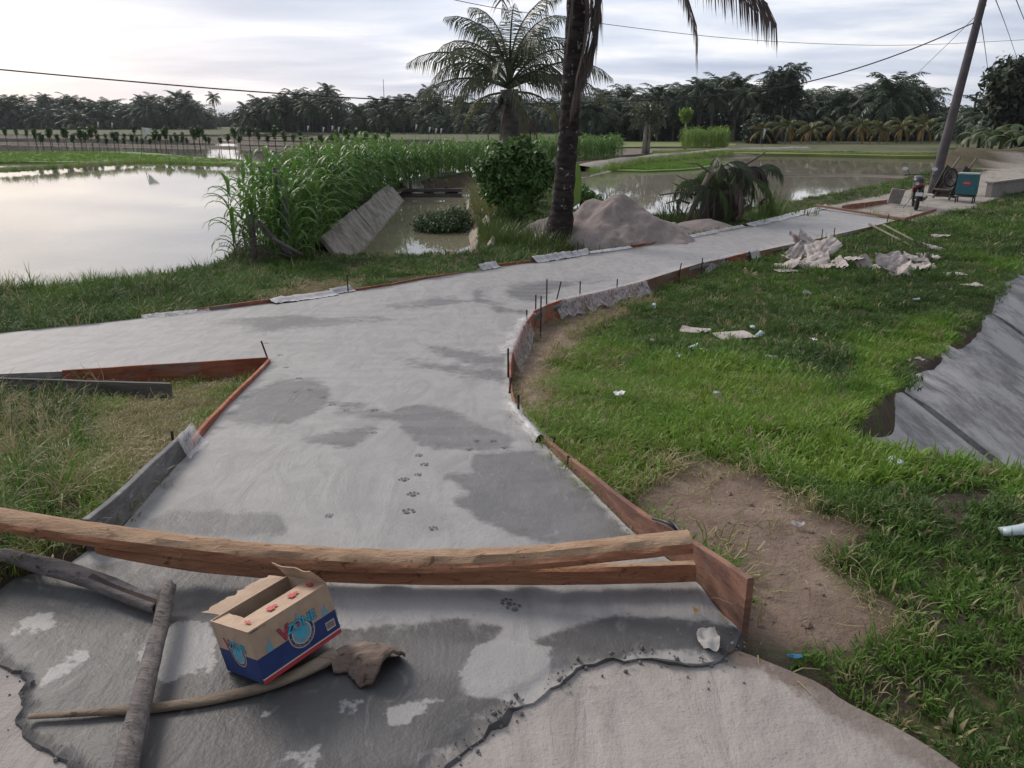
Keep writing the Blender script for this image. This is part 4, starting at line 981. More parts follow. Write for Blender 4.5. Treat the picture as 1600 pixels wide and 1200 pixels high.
frond_part(near, [top + Vector((.05, -.25, -.1)), rel(912, -70, 16.93), rel(918, 10, 16.9), rel(910, 90, 16.87), rel(898, 150, 16.86)], LFl(.8), 70, m_dead, 36, hang=1.0, wid=.06, rach=.04, start=.3, side2=.4)

# ------------------------------------------------------------------ the leafy palm beyond the bush
MY = 27.0
b2 = dp(800, 320, MY); b2.z = gz(b2.x, MY)
mid = empty('coconut_palm', b2, label='leafy coconut palm with full crown standing behind the bush', cat='palm tree')
tp = [Vector((0, 0, -.2)), dp(800, 250, MY) - b2, dp(798, 190, MY) - b2, dp(796, 140, MY) - b2]
mb = MB(); tps = densify(tp, .15); mb.tube(tps, [.34 - .05 * i / len(tps) + .02 * math.sin(i * 2.2) for i in range(len(tps))], 12, True, .06, 5); mb.build('trunk', m_trunk, mid, smooth=True)
crown = dp(796, 138, MY) - b2
for i in range(24):
    az = i * 2.399; el = 89 - i * 2.7 + random.uniform(-5, 5); L = 3.5 - .6 * random.random()
    frond_part(mid, arc(el, 62 + i * 2.0, L, 8, az, crown + Vector((0, 0, .25 - i * .012))), leafprof(1.0), 46, m_palm, 50 + i, hang=.8, wid=.03, rach=.045)
for az, el in ((3.0, 22), (3.3, 45), (.15, 25), (.0, 38)):
    frond_part(mid, arc(el, 62, 3.7, 8, az, crown), leafprof(1.05), 48, m_palm, 90 + int(az * 9 + el), hang=.95, wid=.03, rach=.05)
for az, el, L in ((2.9, 5, 2.4), (.4, 10, 2.6), (5.2, -10, 2.2)):
    frond_part(mid, arc(el, 90, L, 7, az, crown - Vector((0, 0, .15))), leafprof(.7), 26, m_young, 80 + int(az * 5), hang=.8, wid=.04, rach=.045, tear=.25)
for k, (az, L) in enumerate(((.5, 1.9), (1.7, 1.6), (3.4, 1.7), (4.4, 2.1), (5.4, 1.9), (5.9, 2.3))):
    frond_part(mid, arc(-35, 55, L, 6, az, crown - Vector((0, 0, .25))), leafprof(.55), 18, m_dead, 95 + k, hang=1, wid=.04, rach=.05)
mb = MB()
for k in range(7):
    a = k * .9; c_ = crown + Vector((math.cos(a) * .32, math.sin(a) * .32, -.32 - .06 * (k % 3))); mb.tube([c_ + Vector((0, 0, .13)), c_ + Vector((0, 0, .05)), c_ - Vector((0, 0, .06)), c_ - Vector((0, 0, .13))], [.03, .1, .1, .03], 8)
mb.build('coconut_cluster', m_dark, mid, smooth=True)

# ------------------------------------------------------------------ far palms, shared meshes
def crown_mesh(name, nf, L, leaf, mat, seed, el0=80, el1=-40, npairs=13, hang=.5, bend=75, extra=None, wid=.16):
    mb = MB(); r = random.Random(seed)
    for i in range(nf):
        el = el0 + (el1 - el0) * i / nf + r.uniform(-8, 8)
        mb.mi = 0 if extra is None or i < nf - extra else 1
        frond_along(mb, arc(el, bend + r.uniform(-15, 15), L * r.uniform(.85, 1.1), 5, i * 2.399 + r.uniform(-.3, .3)), leafprof(leaf), npairs, hang=hang, wid=wid, rach=.07, seed=seed * 77 + i, segs=2)
    return mb.mesh(name, [mat, m_orange] if extra else mat)
def trunk_mesh(name, h, r0, r1, lean, mat, seed, sides=7):
    r = random.Random(seed); a = r.uniform(0, 6.28); mb = MB(); pts = []
    for i in range(7):
        f = i / 6; pts.append((lean * f * f * math.cos(a), lean * f * f * math.sin(a), -.3 + (h + .3) * f))
    mb.tube(pts, [r0 + (r1 - r0) * i / 6 for i in range(7)], sides); return mb.mesh(name, mat, True), Vector(pts[-1])
COC = []
for i in range(4):
    tm, tpv = trunk_mesh('coconut_trunk', 1.0, .016, .011, .06, m_trunk, i)     # unit height, scaled per tree
    COC.append((crown_mesh('coconut_crown', 22, 3.3, 1.15, m_farpalm, 10 + i, 85, -45), tm, tpv))
OIL = []
for i in range(4):
    tm, tpv = trunk_mesh('oil_palm_trunk', 1.0, .035, .035, .02, m_trunk, 20 + i)
    OIL.append((crown_mesh('oil_palm_crown', 30, 4.3, 1.0, m_farpalm, 30 + i, 88, -25, 15, .35, 85), tm, tpv))
YNG = []
for i in range(3):
    tm, tpv = trunk_mesh('young_trunk', 1.0, .05, .035, .03, m_pale_trunk, 40 + i)
    YNG.append((crown_mesh('young_crown', 15, 2.5, .85, m_young, 50 + i, 80, -35, 13, .6, 80, 3, .12), tm, tpv))
def palm(name, kit, x, y, z, trunk_h, cs, rz, label, group=None, cat='palm tree'):
    e = empty(name, (x, y, z), rz, label=label, cat=cat, group=group)
    cm, tm, tpv = kit
    link_mesh('trunk', tm, e, scale=(trunk_h, trunk_h, trunk_h))
    link_mesh('crown', cm, e, loc=tpv * trunk_h, scale=cs); return e
FZ = -1.12
def far_palm(kit, u, vtop, y, label, group, name='coconut_palm', cs=1.0, crown_h=3.0):
    q = dp(u, vtop, y); th = max(2.0, q.z - FZ - crown_h * cs * .8); return palm(name, kit, q.x, y, FZ, th, cs, random.uniform(0, 6.28), label, group)
rr = random.Random(11)
def interp(pts, u): return float(np.interp(u, [p[0] for p in pts], [p[1] for p in pts]))
# left belt
top_l = [(-60, 150), (20, 148), (60, 156), (130, 152), (200, 158), (270, 146), (300, 150), (318, 168), (330, 176)]
for row, (yy, st_) in enumerate(((300, 13), (318, 15), (285, 24))):
    u = -50 + row * 5
    while u < 322:
        far_palm(rr.choice(OIL if rr.random() < .45 else COC), u + rr.uniform(-4, 4), interp(top_l, u) + rr.choice((rr.uniform(-6, 4), rr.uniform(0, 18))) + row * 3, yy + rr.uniform(-8, 8), 'distant palm in the dark belt beyond the flooded fields', 'palms of the distant left belt', cs=rr.uniform(1.2, 2.1)); u += st_ * rr.uniform(.8, 1.2)
# middle belt
top_m = [(372, 168), (400, 150), (470, 142), (520, 138), (560, 158), (600, 152), (640, 150), (700, 155), (760, 155), (860, 150), (900, 148), (960, 150)]
for row, (yy, st_) in enumerate(((198, 17), (212, 19), (186, 34))):
    u = 376 + row * 6
    while u < 900:
        far_palm(rr.choice(OIL if rr.random() < (.25 if u < 560 else .6) else COC), u + rr.uniform(-5, 5), interp(top_m, u) + rr.choice((rr.uniform(-8, 4), rr.uniform(0, 20))) + row * 4, yy + rr.uniform(-6, 6), 'palm in the dark belt behind the corn rows', 'palms of the belt behind the corn', cs=rr.uniform(.9, 1.5)); u += st_ * rr.uniform(.8, 1.2)
for (u, v, y, lb) in [(332, 142, 270, 'lone slim coconut palm standing at the end of the left belt'), (509, 127, 190, 'tallest coconut palm above the belt behind the corn'), (484, 138, 192, 'slim coconut palm beside the tallest one of the belt'), (666, 129, 205, 'round topped coconut palm rising above the dense middle belt'), (383, 157, 196, 'short coconut palm at the open gap in the belt'), (412, 150, 200, 'leaning coconut palm at the left of the slim trunk group'), (440, 143, 188, 'tall coconut palm in the middle of the slim trunk group'), (462, 150, 186, 'coconut palm right of the tall one in the slim trunk group'), (745, 148, 196, 'coconut palm half hidden behind the leafy palm crown'), (216, 146, 280, 'coconut palm topping the middle of the left belt'), (285, 140, 280, 'broad coconut palm topping the end of the left belt'), (70, 143, 278, 'coconut palm topping the left belt by the sunset'), (603, 147, 200, 'coconut palm below the radio mast')]:
    far_palm(rr.choice(COC), u, v, y, lb, None, cs=.95)
# right belt: older oil palms
top_r = [(900, 150), (960, 145), (990, 135), (1020, 142), (1060, 135), (1100, 122), (1140, 118), (1180, 128), (1220, 145), (1260, 150), (1300, 138), (1350, 140), (1390, 130), (1420, 122), (1450, 135), (1470, 165), (1500, 172), (1530, 160), (1560, 120), (1620, 100)]
for row, (yy, st_) in enumerate(((118, 30), (128, 32), (138, 30))):
    u = 905 + row * 10
    while u < 1500:
        far_palm(rr.choice(OIL), u + rr.uniform(-8, 8), interp(top_r, u) + rr.choice((rr.uniform(-10, 2), rr.uniform(0, 18))) + row * 4, yy + rr.uniform(-4, 4), 'broad oil palm in the grove beyond the right hand pond', 'oil palms of the right grove', 'oil_palm', cs=rr.uniform(.8, 1.3)); u += st_ * rr.uniform(.8, 1.2)
for (u, v, y, cs, lb) in [(1207, 103, 135, .75, 'smaller of two coconut palms rising above the right grove'), (1253, 93, 135, .85, 'larger of two coconut palms rising above the right grove'), (1075, 140, 112, .6, 'slim palm with bare thin trunk at the grove edge'), (1100, 116, 114, .75, 'tall slim palm with bare thin trunk at the grove edge'), (1133, 112, 116, .8, 'tallest slim palm with thin pale trunk at the grove edge'), (1168, 132, 112, .7, 'slim palm beside the dark round shrub')]:
    far_palm(rr.choice(COC), u, v, y, lb, None, cs=cs)
far_palm(OIL[1], 1400, 112, 110, 'large spreading oil palm behind the young coconut row', None, 'oil_palm', cs=1.35)
# row of young coconut palms with orange old fronds
for i, (u, vt) in enumerate([(1232, 172), (1271, 182), (1307, 178), (1347, 170), (1379, 178), (1414, 176), (1449, 170), (1192, 186)]):
    y = 101 + (i % 3); q = dp(u, vt, y); th = (q.z - FZ) * .5
    palm('young_coconut_palm', YNG[i % 3], q.x, y, FZ, th, rr.uniform(.85, 1.0), rr.uniform(0, 6.28), 'young coconut palm with orange drooping fronds in the pondside row', 'row of young coconut palms')
# right edge trees
for u, v, y, cs in [(1490, 175, 84, .6), (1516, 165, 86, .7), (1545, 150, 80, .8), (1580, 150, 78, .9), (1610, 140, 76, .9)]:
    far_palm(rr.choice(OIL), u, v, y, 'palm among the dark trees right of the utility pole', 'palms right of the utility pole', 'oil_palm', cs=cs)

# ------------------------------------------------------------------ leaf clouds
def leafcloud(n, blobs, size, seed, up=.3, shell=.55):
    """blobs: (cx,cy,cz,rx,ry,rz[,weight]); returns V,F of n rhombic leaves"""
    r = np.random.default_rng(seed); B = np.array([b[:6] for b in blobs], float); wt = np.array([b[6] if len(b) > 6 else b[3] * b[4] for b in blobs]); wt = wt / wt.sum()
    k = r.choice(len(B), n, p=wt); d = r.normal(size=(n, 3)); d /= np.linalg.norm(d, axis=1)[:, None]; rad = shell + (1 - shell) * r.random(n) ** .7; rad *= 1 + .18 * r.normal(size=n)
    C = B[k, :3] + d * rad[:, None] * B[k, 3:6]
    nrm = d * .6 + r.normal(size=(n, 3)) * .6 + np.array([0, 0, up]); nrm /= np.linalg.norm(nrm, axis=1)[:, None]
    a = np.cross(nrm, r.normal(size=(n, 3))); a /= np.linalg.norm(a, axis=1)[:, None]; bb = np.cross(nrm, a); s = size * r.uniform(.6, 1.4, n)
    s1 = (a * s[:, None]); s2 = bb * (s * .42)[:, None]
    V = np.stack([C - s1, C + s2 - nrm * (s * .12)[:, None], C + s1 - nrm * (s * .3)[:, None], C - s2 - nrm * (s * .12)[:, None]], 1).reshape(-1, 3)
    return V, np.arange(4 * n).reshape(n, 4)
# undergrowth that fills the belts (reads as one dark mass)
bl = []
for u in np.arange(-80, 326, 9): q = dp(u, 190, 312); bl.append((q.x, 312 + rr.uniform(-6, 6), FZ + 2.6, 4, 4, rr.uniform(2.5, 5.0)))
for u in np.arange(318, 400, 8): q = dp(u, 190, 420); bl.append((q.x, 420, FZ + 1.5, 5, 4, 5.5))
for u in np.arange(385, 910, 10): q = dp(u, 190, 215); bl.append((q.x, 215 + rr.uniform(-5, 5), FZ + 1.8, 3, 3, rr.uniform(2.4, 5.0)))
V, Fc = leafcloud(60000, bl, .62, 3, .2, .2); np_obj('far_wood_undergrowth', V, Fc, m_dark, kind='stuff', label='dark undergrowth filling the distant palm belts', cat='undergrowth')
bl = []
for u in np.arange(900, 1480, 10):
    for yy in (122, 134): q = dp(u, 200, yy); bl.append((q.x, yy + rr.uniform(-3, 3), FZ + 1.4, 1.7, 2.0, rr.uniform(1.8, 4.2)))
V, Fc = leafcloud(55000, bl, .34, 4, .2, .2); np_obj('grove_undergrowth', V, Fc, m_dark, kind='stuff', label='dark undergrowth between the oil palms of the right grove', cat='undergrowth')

def broadleaf(name, label, u, y, z, blobs_px, n, size, mat, stems, seed, mt=None):
    """blobs_px: (u, v, ru, rv) at depth y"""
    q0 = dp(u, 200, y); k = y / F / cp
    e = empty(name, (q0.x, y, z), label=label, cat='tree'); bl = []
    for bu, bv_, ru_, rv_ in blobs_px:
        q = dp(bu, bv_, y); bl.append((q.x - q0.x, 0, q.z - z, ru_ * k, ru_ * k, rv_ * k))
    V, Fc = leafcloud(n, bl, size, seed); np_obj('crown', V, Fc, mat, e)
    mb = MB()
    for (u0, v0, u1, v1, r0, r1) in stems:
        a = dp(u0, v0, y) - Vector((q0.x, y, z)); c_ = dp(u1, v1, y) - Vector((q0.x, y, z)); mb.tube([a, a.lerp(c_, .5) + Vector((.06, .05, 0)), c_], [r0, (r0 + r1) / 2, r1], 8, True, .1, seed)
    mb.build('trunk', mt or m_trunk, e, smooth=True); return e
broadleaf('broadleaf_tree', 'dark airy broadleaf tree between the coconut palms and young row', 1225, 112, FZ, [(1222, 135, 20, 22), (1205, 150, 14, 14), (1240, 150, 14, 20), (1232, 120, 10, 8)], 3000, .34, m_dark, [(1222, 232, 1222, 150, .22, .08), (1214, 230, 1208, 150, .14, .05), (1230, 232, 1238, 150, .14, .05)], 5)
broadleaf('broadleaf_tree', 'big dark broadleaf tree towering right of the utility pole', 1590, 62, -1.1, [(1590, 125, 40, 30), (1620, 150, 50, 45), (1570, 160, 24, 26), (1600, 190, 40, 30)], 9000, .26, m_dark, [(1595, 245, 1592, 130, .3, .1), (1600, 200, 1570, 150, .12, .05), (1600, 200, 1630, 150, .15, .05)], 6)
broadleaf('broadleaf_tree', 'dull green leafy tree with pale twin trunk on the field edge', 1008, 70, FZ, [(1012, 170, 20, 10), (998, 186, 12, 12), (1028, 188, 14, 14), (1020, 205, 10, 10)], 700, .2, m_palm, [(1006, 240, 1010, 168, .24, .10), (1012, 240, 1016, 175, .16, .08)], 7, m_pale_trunk)
broadleaf('round_shrub', 'dark round shrub under the grove beside a white flag', 1186, 104, FZ, [(1186, 205, 22, 20), (1200, 215, 14, 14)], 2500, .3, m_dark, [(1186, 230, 1186, 205, .12, .08)], 8)
broadleaf('papaya_tree', 'thin papaya tree with yellow green crown on a bare trunk', 1071, 88, FZ, [(1072, 176, 9, 6), (1072, 185, 7, 6)], 420, .22, m_bright, [(1070, 238, 1072, 178, .13, .07)], 9, m_pale_trunk)
# banana plants at the right edge
m_banana = leaf_mat('banana_leaf', (.07, .11, .04), (.12, .15, .07), .3)
def big_leaf(mb, o, az, el, L, wd, bend, seed):
    r = random.Random(seed); pts = arc(el, bend, L, 8, az, o); S = Vector((-math.sin(az), math.cos(az), 0)); V = []; Fc = []
    for i, q in enumerate(pts):
        f = i / 8; w_ = wd * math.sin(math.pi * min(1, .12 + f * .88)) ** .7 if f < 1 else .01
        if f < .15: w_ = .02
        V += [q + S * w_ - Vector((0, 0, w_ * .3)), q, q - S * w_ - Vector((0, 0, w_ * .3))]
    for i in range(8):
        a = i * 3; Fc += [(a, a + 1, a + 4, a + 3), (a + 1, a + 2, a + 5, a + 4)]
    mb.add(V, Fc)
for i, (u, v, y) in enumerate([(1545, 250, 60), (1575, 252, 58), (1600, 255, 56), (1525, 246, 64), (1560, 240, 66)]):
    q = dp(u, v, y); e = empty('banana_plant', (q.x, y, -1.1), label='banana plant with drooping leaves below the big dark tree', cat='plant', group='banana plants by the soil berm')
    mb = MB(); mb.tube([(0, 0, -.2), (0, 0, 1.6)], [.14, .09], 7); mb.build('stem', m_weed, e, smooth=True); mb = MB()
    for k in range(9): big_leaf(mb, Vector((0, 0, 1.5)), k * 2.4 + i, 75 - k * 7, 2.1, .28, 90, k)
    mb.build('leaves', m_banana, e, smooth=True)

# ------------------------------------------------------------------ corn
def corn_parts(seed):
    r = random.Random(seed); h = r.uniform(1.55, 1.85); st_ = MB(); st_.tube([(0, 0, -.05), (.02 * r.random(), .02, h * .5), (.04 * r.uniform(-1, 1), .03, h)], [.014, .012, .006], 6); lf = MB(); az0 = r.uniform(0, 6.28)
    for k in range(13):
        f = k / 12; zz_ = .12 + f * (h - .2); az = az0 + (k % 2) * math.pi + r.gauss(0, .45); L = (.55 + .35 * math.sin(math.pi * (.15 + .75 * f))) * r.uniform(.85, 1.15); el = 70 + r.uniform(-12, 10); pts = arc(el, 112 + r.uniform(-25, 20), L, 6, az, (0, 0, zz_)); S = Vector((-math.sin(az), math.cos(az), 0)); V = []; Fc = []
        for i, q in enumerate(pts):
            g = i / 6; w_ = .042 * (math.sin(math.pi * (.18 + .80 * g)) ** .8) if i < 6 else .002; tw = Vector((0, 0, w_ * .45)); V += [q + S * w_ + tw, q, q - S * w_ + tw]
        for i in range(6): a = i * 3; Fc += [(a, a + 1, a + 4, a + 3), (a + 1, a + 2, a + 5, a + 4)]
        lf.add(V, Fc)
    ts = MB()
    for k in range(4):
        a = r.uniform(0, 6.28); e = r.uniform(.1, .4); ts.tube([(0, .03, h - .02), (math.cos(a) * .12 * e * 2, math.sin(a) * .12 * e * 2, h + .09), (math.cos(a) * .2 * e * 2, math.sin(a) * .2 * e * 2, h + .14)], [.003, .003, .002], 4)
    return st_.mesh('corn_stalk', m_stalk, True), lf.mesh('corn_leaves', m_corn, True), ts.mesh('corn_tassel', m_tassel)
CORN = [corn_parts(i) for i in range(6)]
cl_ = [Vector(q) for q in smoothline([(-4.75, 14.9, 0), (-5.05, 18, 0), (-5.35, 22, 0), (-5.95, 31, 0), (-5.2, 37.5, 0), (-2, 45, 0), (2.6, 54, 0), (8, 62, 0)], 2)]
cl_ = densify(cl_, .30); spots = []
for i, q in enumerate(cl_):
    T = cl_[min(i + 1, len(cl_) - 1)] - cl_[max(i - 1, 0)]; T.normalize(); N = Vector((T.y, -T.x, 0))
    for k in range(4):
        p = q + N * ((k - 1.5) * .36 + rr.uniform(-.08, .08)) + T * rr.uniform(-.1, .1); spots.append((p.x, p.y, (k, i)))
spots.sort(key=lambda s: s[1]); far_v = []
mergeV, mergeF = [], []
CM = []
for k in range(6):
    V = []; Fs = []
    for me in (CORN[k][1], CORN[k][2]):
        b_ = len(V); V += [tuple(v.co) for v in me.vertices]; Fs += [tuple(i + b_ for i in p.vertices) for p in me.polygons]
    CM.append((np.array([v.co[:] for v in CORN[k][1].vertices]), [tuple(p.vertices) for p in CORN[k][1].polygons], np.array([v.co[:] for v in CORN[k][2].vertices]), [tuple(p.vertices) for p in CORN[k][2].polygons]))
far_leaf = MB(); far_tas = MB()
for i, (x, y, (k, j)) in enumerate(spots):
    rz_ = rr.uniform(0, 6.28); s = rr.uniform(.88, 1.15) * (.8 if y < 15.8 else 1.0) * (.85 if y > 36 else 1); z = max(gz(x, y), -1.3) if i < 320 else -1.15; c = i % 6
    if i < 300:
        e = empty('corn_plant', (x, y, z), rz_, label='leafy green corn plant in the rows between pond and narrow canal', cat='corn plant', group='corn rows along the canal'); e.scale = (s, s, s)
        link_mesh('stalk', CORN[c][0], e); link_mesh('leaves', CORN[c][1], e); link_mesh('tassel', CORN[c][2], e)
    else:
        cs, sn = math.cos(rz_) * s, math.sin(rz_) * s
        for (VV, FF, tgt) in ((CM[c][0], CM[c][1], far_leaf), (CM[c][2], CM[c][3], far_tas)):
            W = np.stack([VV[:, 0] * cs - VV[:, 1] * sn + x, VV[:, 0] * sn + VV[:, 1] * cs + y, VV[:, 2] * s + z], 1); tgt.add(W.tolist(), FF)
rest = far_leaf.build('corn_field', m_corn, smooth=True, kind='stuff', label='far end of the corn rows bending behind the leafy palm', cat='corn')
ft = far_tas.build('tassels', m_tassel, rest); ft['kind'] = 'stuff'
# small patch of pale corn beyond the pond
mbp = MB()
for i in range(130):
    u = rr.uniform(1066, 1136); y = rr.uniform(80, 88); q = dp(u, 230, y); s = rr.uniform(.85, 1.15); a = rr.uniform(0, 6.28); VV, FF = CM[i % 6][0], CM[i % 6][1]
    W = np.stack([(VV[:, 0] * math.cos(a) - VV[:, 1] * math.sin(a)) * s + q.x, (VV[:, 0] * math.sin(a) + VV[:, 1] * math.cos(a)) * s + y, VV[:, 2] * s + FZ], 1); mbp.add(W.tolist(), FF)
mbp.build('far_corn_patch', m_bright, kind='stuff', label='pale green corn patch on the far side of the pond', cat='corn')

# ------------------------------------------------------------------ bush, weeds, reeds
BX, BY = .12, 20.3; bz = gz(BX, BY)
e = empty('leafy_bush', (BX, BY, bz), label='dense dark green leafy bush between the canal and dark palm trunk', cat='bush')
V, Fc = leafcloud(11000, [(-.35, 0, 1.72, .5, .5, .36), (.3, .1, 1.78, .45, .5, .34), (0, .2, 2.0, .38, .4, .26), (-.75, .1, 1.45, .36, .4, .34), (.75, .1, 1.45, .3, .4, .36), (-.1, -.3, 1.35, .45, .4, .3), (.45, -.3, 1.2, .35, .4, .3), (-.55, -.2, 1.0, .35, .4, .3), (.2, .3, 2.2, .16, .2, .14), (-.5, .2, 2.05, .16, .2, .12), (0, -.1, .7, .8, .6, .5, .16)], .075, 21, .6, .5); np_obj('foliage', V, Fc, m_bush, e)
mb = MB()
for k in range(18):
    a = rr.uniform(0, 6.28); d = rr.uniform(.1, .6); mb.tube([(d * math.cos(a) * .6, d * math.sin(a) * .6, -.1), (d * math.cos(a), d * math.sin(a), .8), (d * math.cos(a) * 1.5, d * math.sin(a) * 1.3, 1.7)], [.018, .014, .008], 5)
mb.build('stems', m_trunk, e, smooth=True)
def weed(name, label, u, v, y, blobs, n, size, mat, seed, z=None, cat='plant'):
    q = dp(u, v, y); z = gz(q.x, y) if z is None else z; V, Fc = leafcloud(n, blobs, size, seed, .6, .5); o = np_obj(name, V, Fc, mat, label=label, cat=cat); o.location = (q.x, y, z); return o
weed('weed_raft', 'mound of green weeds growing in the narrow canal', 692, 350, 24, [(0, 0, .22, .85, .9, .35), (.35, .3, .3, .55, .7, .4), (-.4, .1, .12, .5, .6, .25)], 6500, .05, m_weed, 31, CZ)
weed('herb_plant', 'small leafy herb right of the dark palm trunk', 910, 285, 20, [(0, 0, .9, .28, .3, .22), (.15, 0, .6, .25, .3, .3), (.35, 0, .8, .15, .2, .12)], 700, .07, m_bush, 33)
mb = MB(); big_leaf(mb, Vector((0, 0, .3)), 1.2, 85, 1.3, .2, 25, 3); big_leaf(mb, Vector((0.1, 0, .1)), .4, 60, 1.0, .15, 60, 4); q = dp(895, 280, 19.3); mb.build('broad_leaf_plant', m_bright, loc=(q.x, 19.3, gz(q.x, 19.3) + .2), smooth=True, label='plant with one upright bright broad leaf behind the palm trunk', cat='plant')
def reeds(name, label, u, v, y, n, h, spread, wid, lean, seed, tint, z=None):
    q = dp(u, v, y); me = blades(n, h, spread, wid, lean, seed, 5, .4); me = me; me.materials.clear(); me.materials.append(tint); o = link_mesh(name, me, loc=(q.x, y, gz(q.x, y) if z is None else z), label=label, cat='plant'); return o
m_reed = leaf_mat('reed_leaf', (.075, .125, .03), (.11, .16, .04), .3)
m_dryreed = leaf_mat('dry_reed_leaf', (.26, .25, .11), (.20, .22, .08), .3)
reeds('reed_clump', 'spiky green reed clump behind the crest of the sand heap', 948, 300, 22.8, 70, 1.15, .42, .012, .55, 1, m_reed)
reeds('reed_clump', 'spiky reed clump left of the palm debris', 1050, 335, 21.5, 80, .95, .4, .011, .7, 2, m_reed)
reeds('reed_clump', 'tall reed clump right of the palm debris', 1205, 325, 22.6, 90, 1.15, .35, .011, .5, 3, m_reed)
reeds('reed_clump', 'low spreading reeds between debris and far end of the pour', 1245, 335, 23.2, 90, .5, .6, .009, .8, 4, m_reed)
for i, (x, y, s) in enumerate([(-.75, 24, 1), (-.9, 26, 1.1), (-1.1, 28.5, 1.1), (-.5, 23, .9), (-.6, 25.5, 1)]):
    me = blades(130, .95 * s, .42, .008, .7, 70 + i, 5, .4); me.materials.clear(); me.materials.append(m_dryreed); link_mesh('dry_grass_clump', me, loc=(x, y, gz(x, y)), label='tall yellow green grass clump on the canal bank by the bush', cat='plant', group='yellow grass clumps on the canal bank')
for i, (x, y) in enumerate([(-.35, 18.2), (.05, 17.6), (.45, 17.0), (-.1, 18.9), (.6, 17.8), (-.5, 19.6), (.9, 16.6)]):
    me = blades(120, .62, .38, .008, .75, 170 + i, 5, .4); me.materials.clear(); me.materials.append(m_reed); link_mesh('long_grass_clump', me, loc=(x, y, gz(x, y)), label='long green grass clump at the foot of the leafy bush', cat='plant', group='long grass at the foot of the bush')
# ------------------------------------------------------------------ fields, bunds, rice plots
m_mud = simple('bund_mud', (.115, .092, .072), (.17, .14, .11), .8, .95, .5, 6, 'pos')
m_pathc = simple('pale_path', (.33, .30, .26), (.26, .23, .19), .6, .9, .3, 4, 'pos')
m_fieldg = simple('yellow_green_field', (.17, .20, .05), (.13, .16, .05), .4, .9, .4, 8, 'pos')
m_riceg = simple('rice_seedbed', (.10, .19, .025), (.14, .23, .035), .35, .9, .5, 10, 'pos')
def strip(name, pxs, w_, hgt, mat, label, zb=WZ):
    """low bund following pixel points on the water plane"""
    W = densify(smoothline([wp(u, v, zb) for u, v in pxs], 2), 1.2); n = len(W); V = []; Fc = []
    for i, q in enumerate(W):
        T = W[min(i + 1, n - 1)] - W[max(i - 1, 0)]; T.normalize(); N = Vector((T.y, -T.x, 0)); k = 1 + .35 * mnoise.noise(q * .5); hh = hgt * (1 + .3 * mnoise.noise(q * .9 + Vector((4, 0, 0))))
        for o_, z_ in ((-w_ * .75 * k, -.15), (-w_ * .4 * k, hh * .8), (0, hh), (w_ * .4 * k, hh * .8), (w_ * .75 * k, -.15)): p = q + N * o_; V.append((p.x, p.y, zb + z_))
    for i in range(n - 1):
        for k in range(4): a = i * 5 + k; Fc.append((a, a + 1, a + 6, a + 5))
    return MB().add(V, Fc).build(name, mat, smooth=True, kind='structure', label=label)
strip('bund', [(-200, 275), (0, 266), (120, 258), (230, 252), (330, 256), (430, 260), (470, 262)], .9, .16, m_mud, 'muddy bund closing the large flooded paddy')
strip('bund', [(-200, 222), (0, 224), (200, 228), (400, 232), (560, 238), (640, 238)], .8, .22, m_mud, 'brown bund under the row of staked saplings')
strip('bund', [(300, 221), (420, 224), (560, 228)], .8, .22, m_mud, 'brown bund between narrow flooded strips')
strip('bund', [(-200, 213), (100, 214), (300, 216), (500, 217)], 1.6, .28, m_mud, 'far bund below the distant palm belt')
strip('bund', [(1180, 276), (1290, 273), (1400, 276), (1475, 281)], .5, .07, m_mud, 'thin submerged bund across the right pond')
strip('bund', [(1020, 247), (1150, 244), (1300, 243), (1470, 248)], 1.3, .22, m_mud, 'grey bund at the far side of the right pond')
strip('field_path', [(905, 268), (960, 256), (1030, 249), (1090, 243), (1145, 237), (1260, 236)], 1.5, .40, m_pathc, 'pale path along the top of the far pond bund')
def field(name, pxs, z, mat, label, depth=.35):
    return poly_slab(name, [(q.x, q.y) for q in smoothline([wp(u, v, z) for u, v in pxs], 1)], z, mat, depth, kind='structure', label=label)
field('rice_plot', [(-200, 236), (0, 238), (140, 236), (230, 238), (300, 245), (420, 252), (400, 255), (320, 255), (230, 250.5), (120, 254), (0, 252), (-200, 256)], WZ + .12, m_riceg, 'bright green rice seedbed in the left paddy')
field('rice_plot', [(955, 266), (990, 258), (1040, 252), (1110, 250), (1118, 258), (1085, 264), (1010, 267)], WZ + .10, m_riceg, 'bright green rice seedbed behind the palm debris')
field('grass_field', [(898, 231), (1000, 229), (1150, 229), (1150, 223), (1000, 221), (898, 222)], FZ + .06, m_fieldg, 'yellow green field strip before the right grove')
field('ploughed_field', [(890, 247), (1000, 241), (1060, 236), (1060, 231.5), (898, 232.5)], FZ + .05, m_mud, 'brown ploughed field beside the yellow green strip')
field('grass_field', [(1020, 241), (1200, 239), (1480, 245), (1480, 241), (1200, 235), (1020, 236)], FZ + .05, m_fieldg, 'yellow green grass strip before the young coconut row')
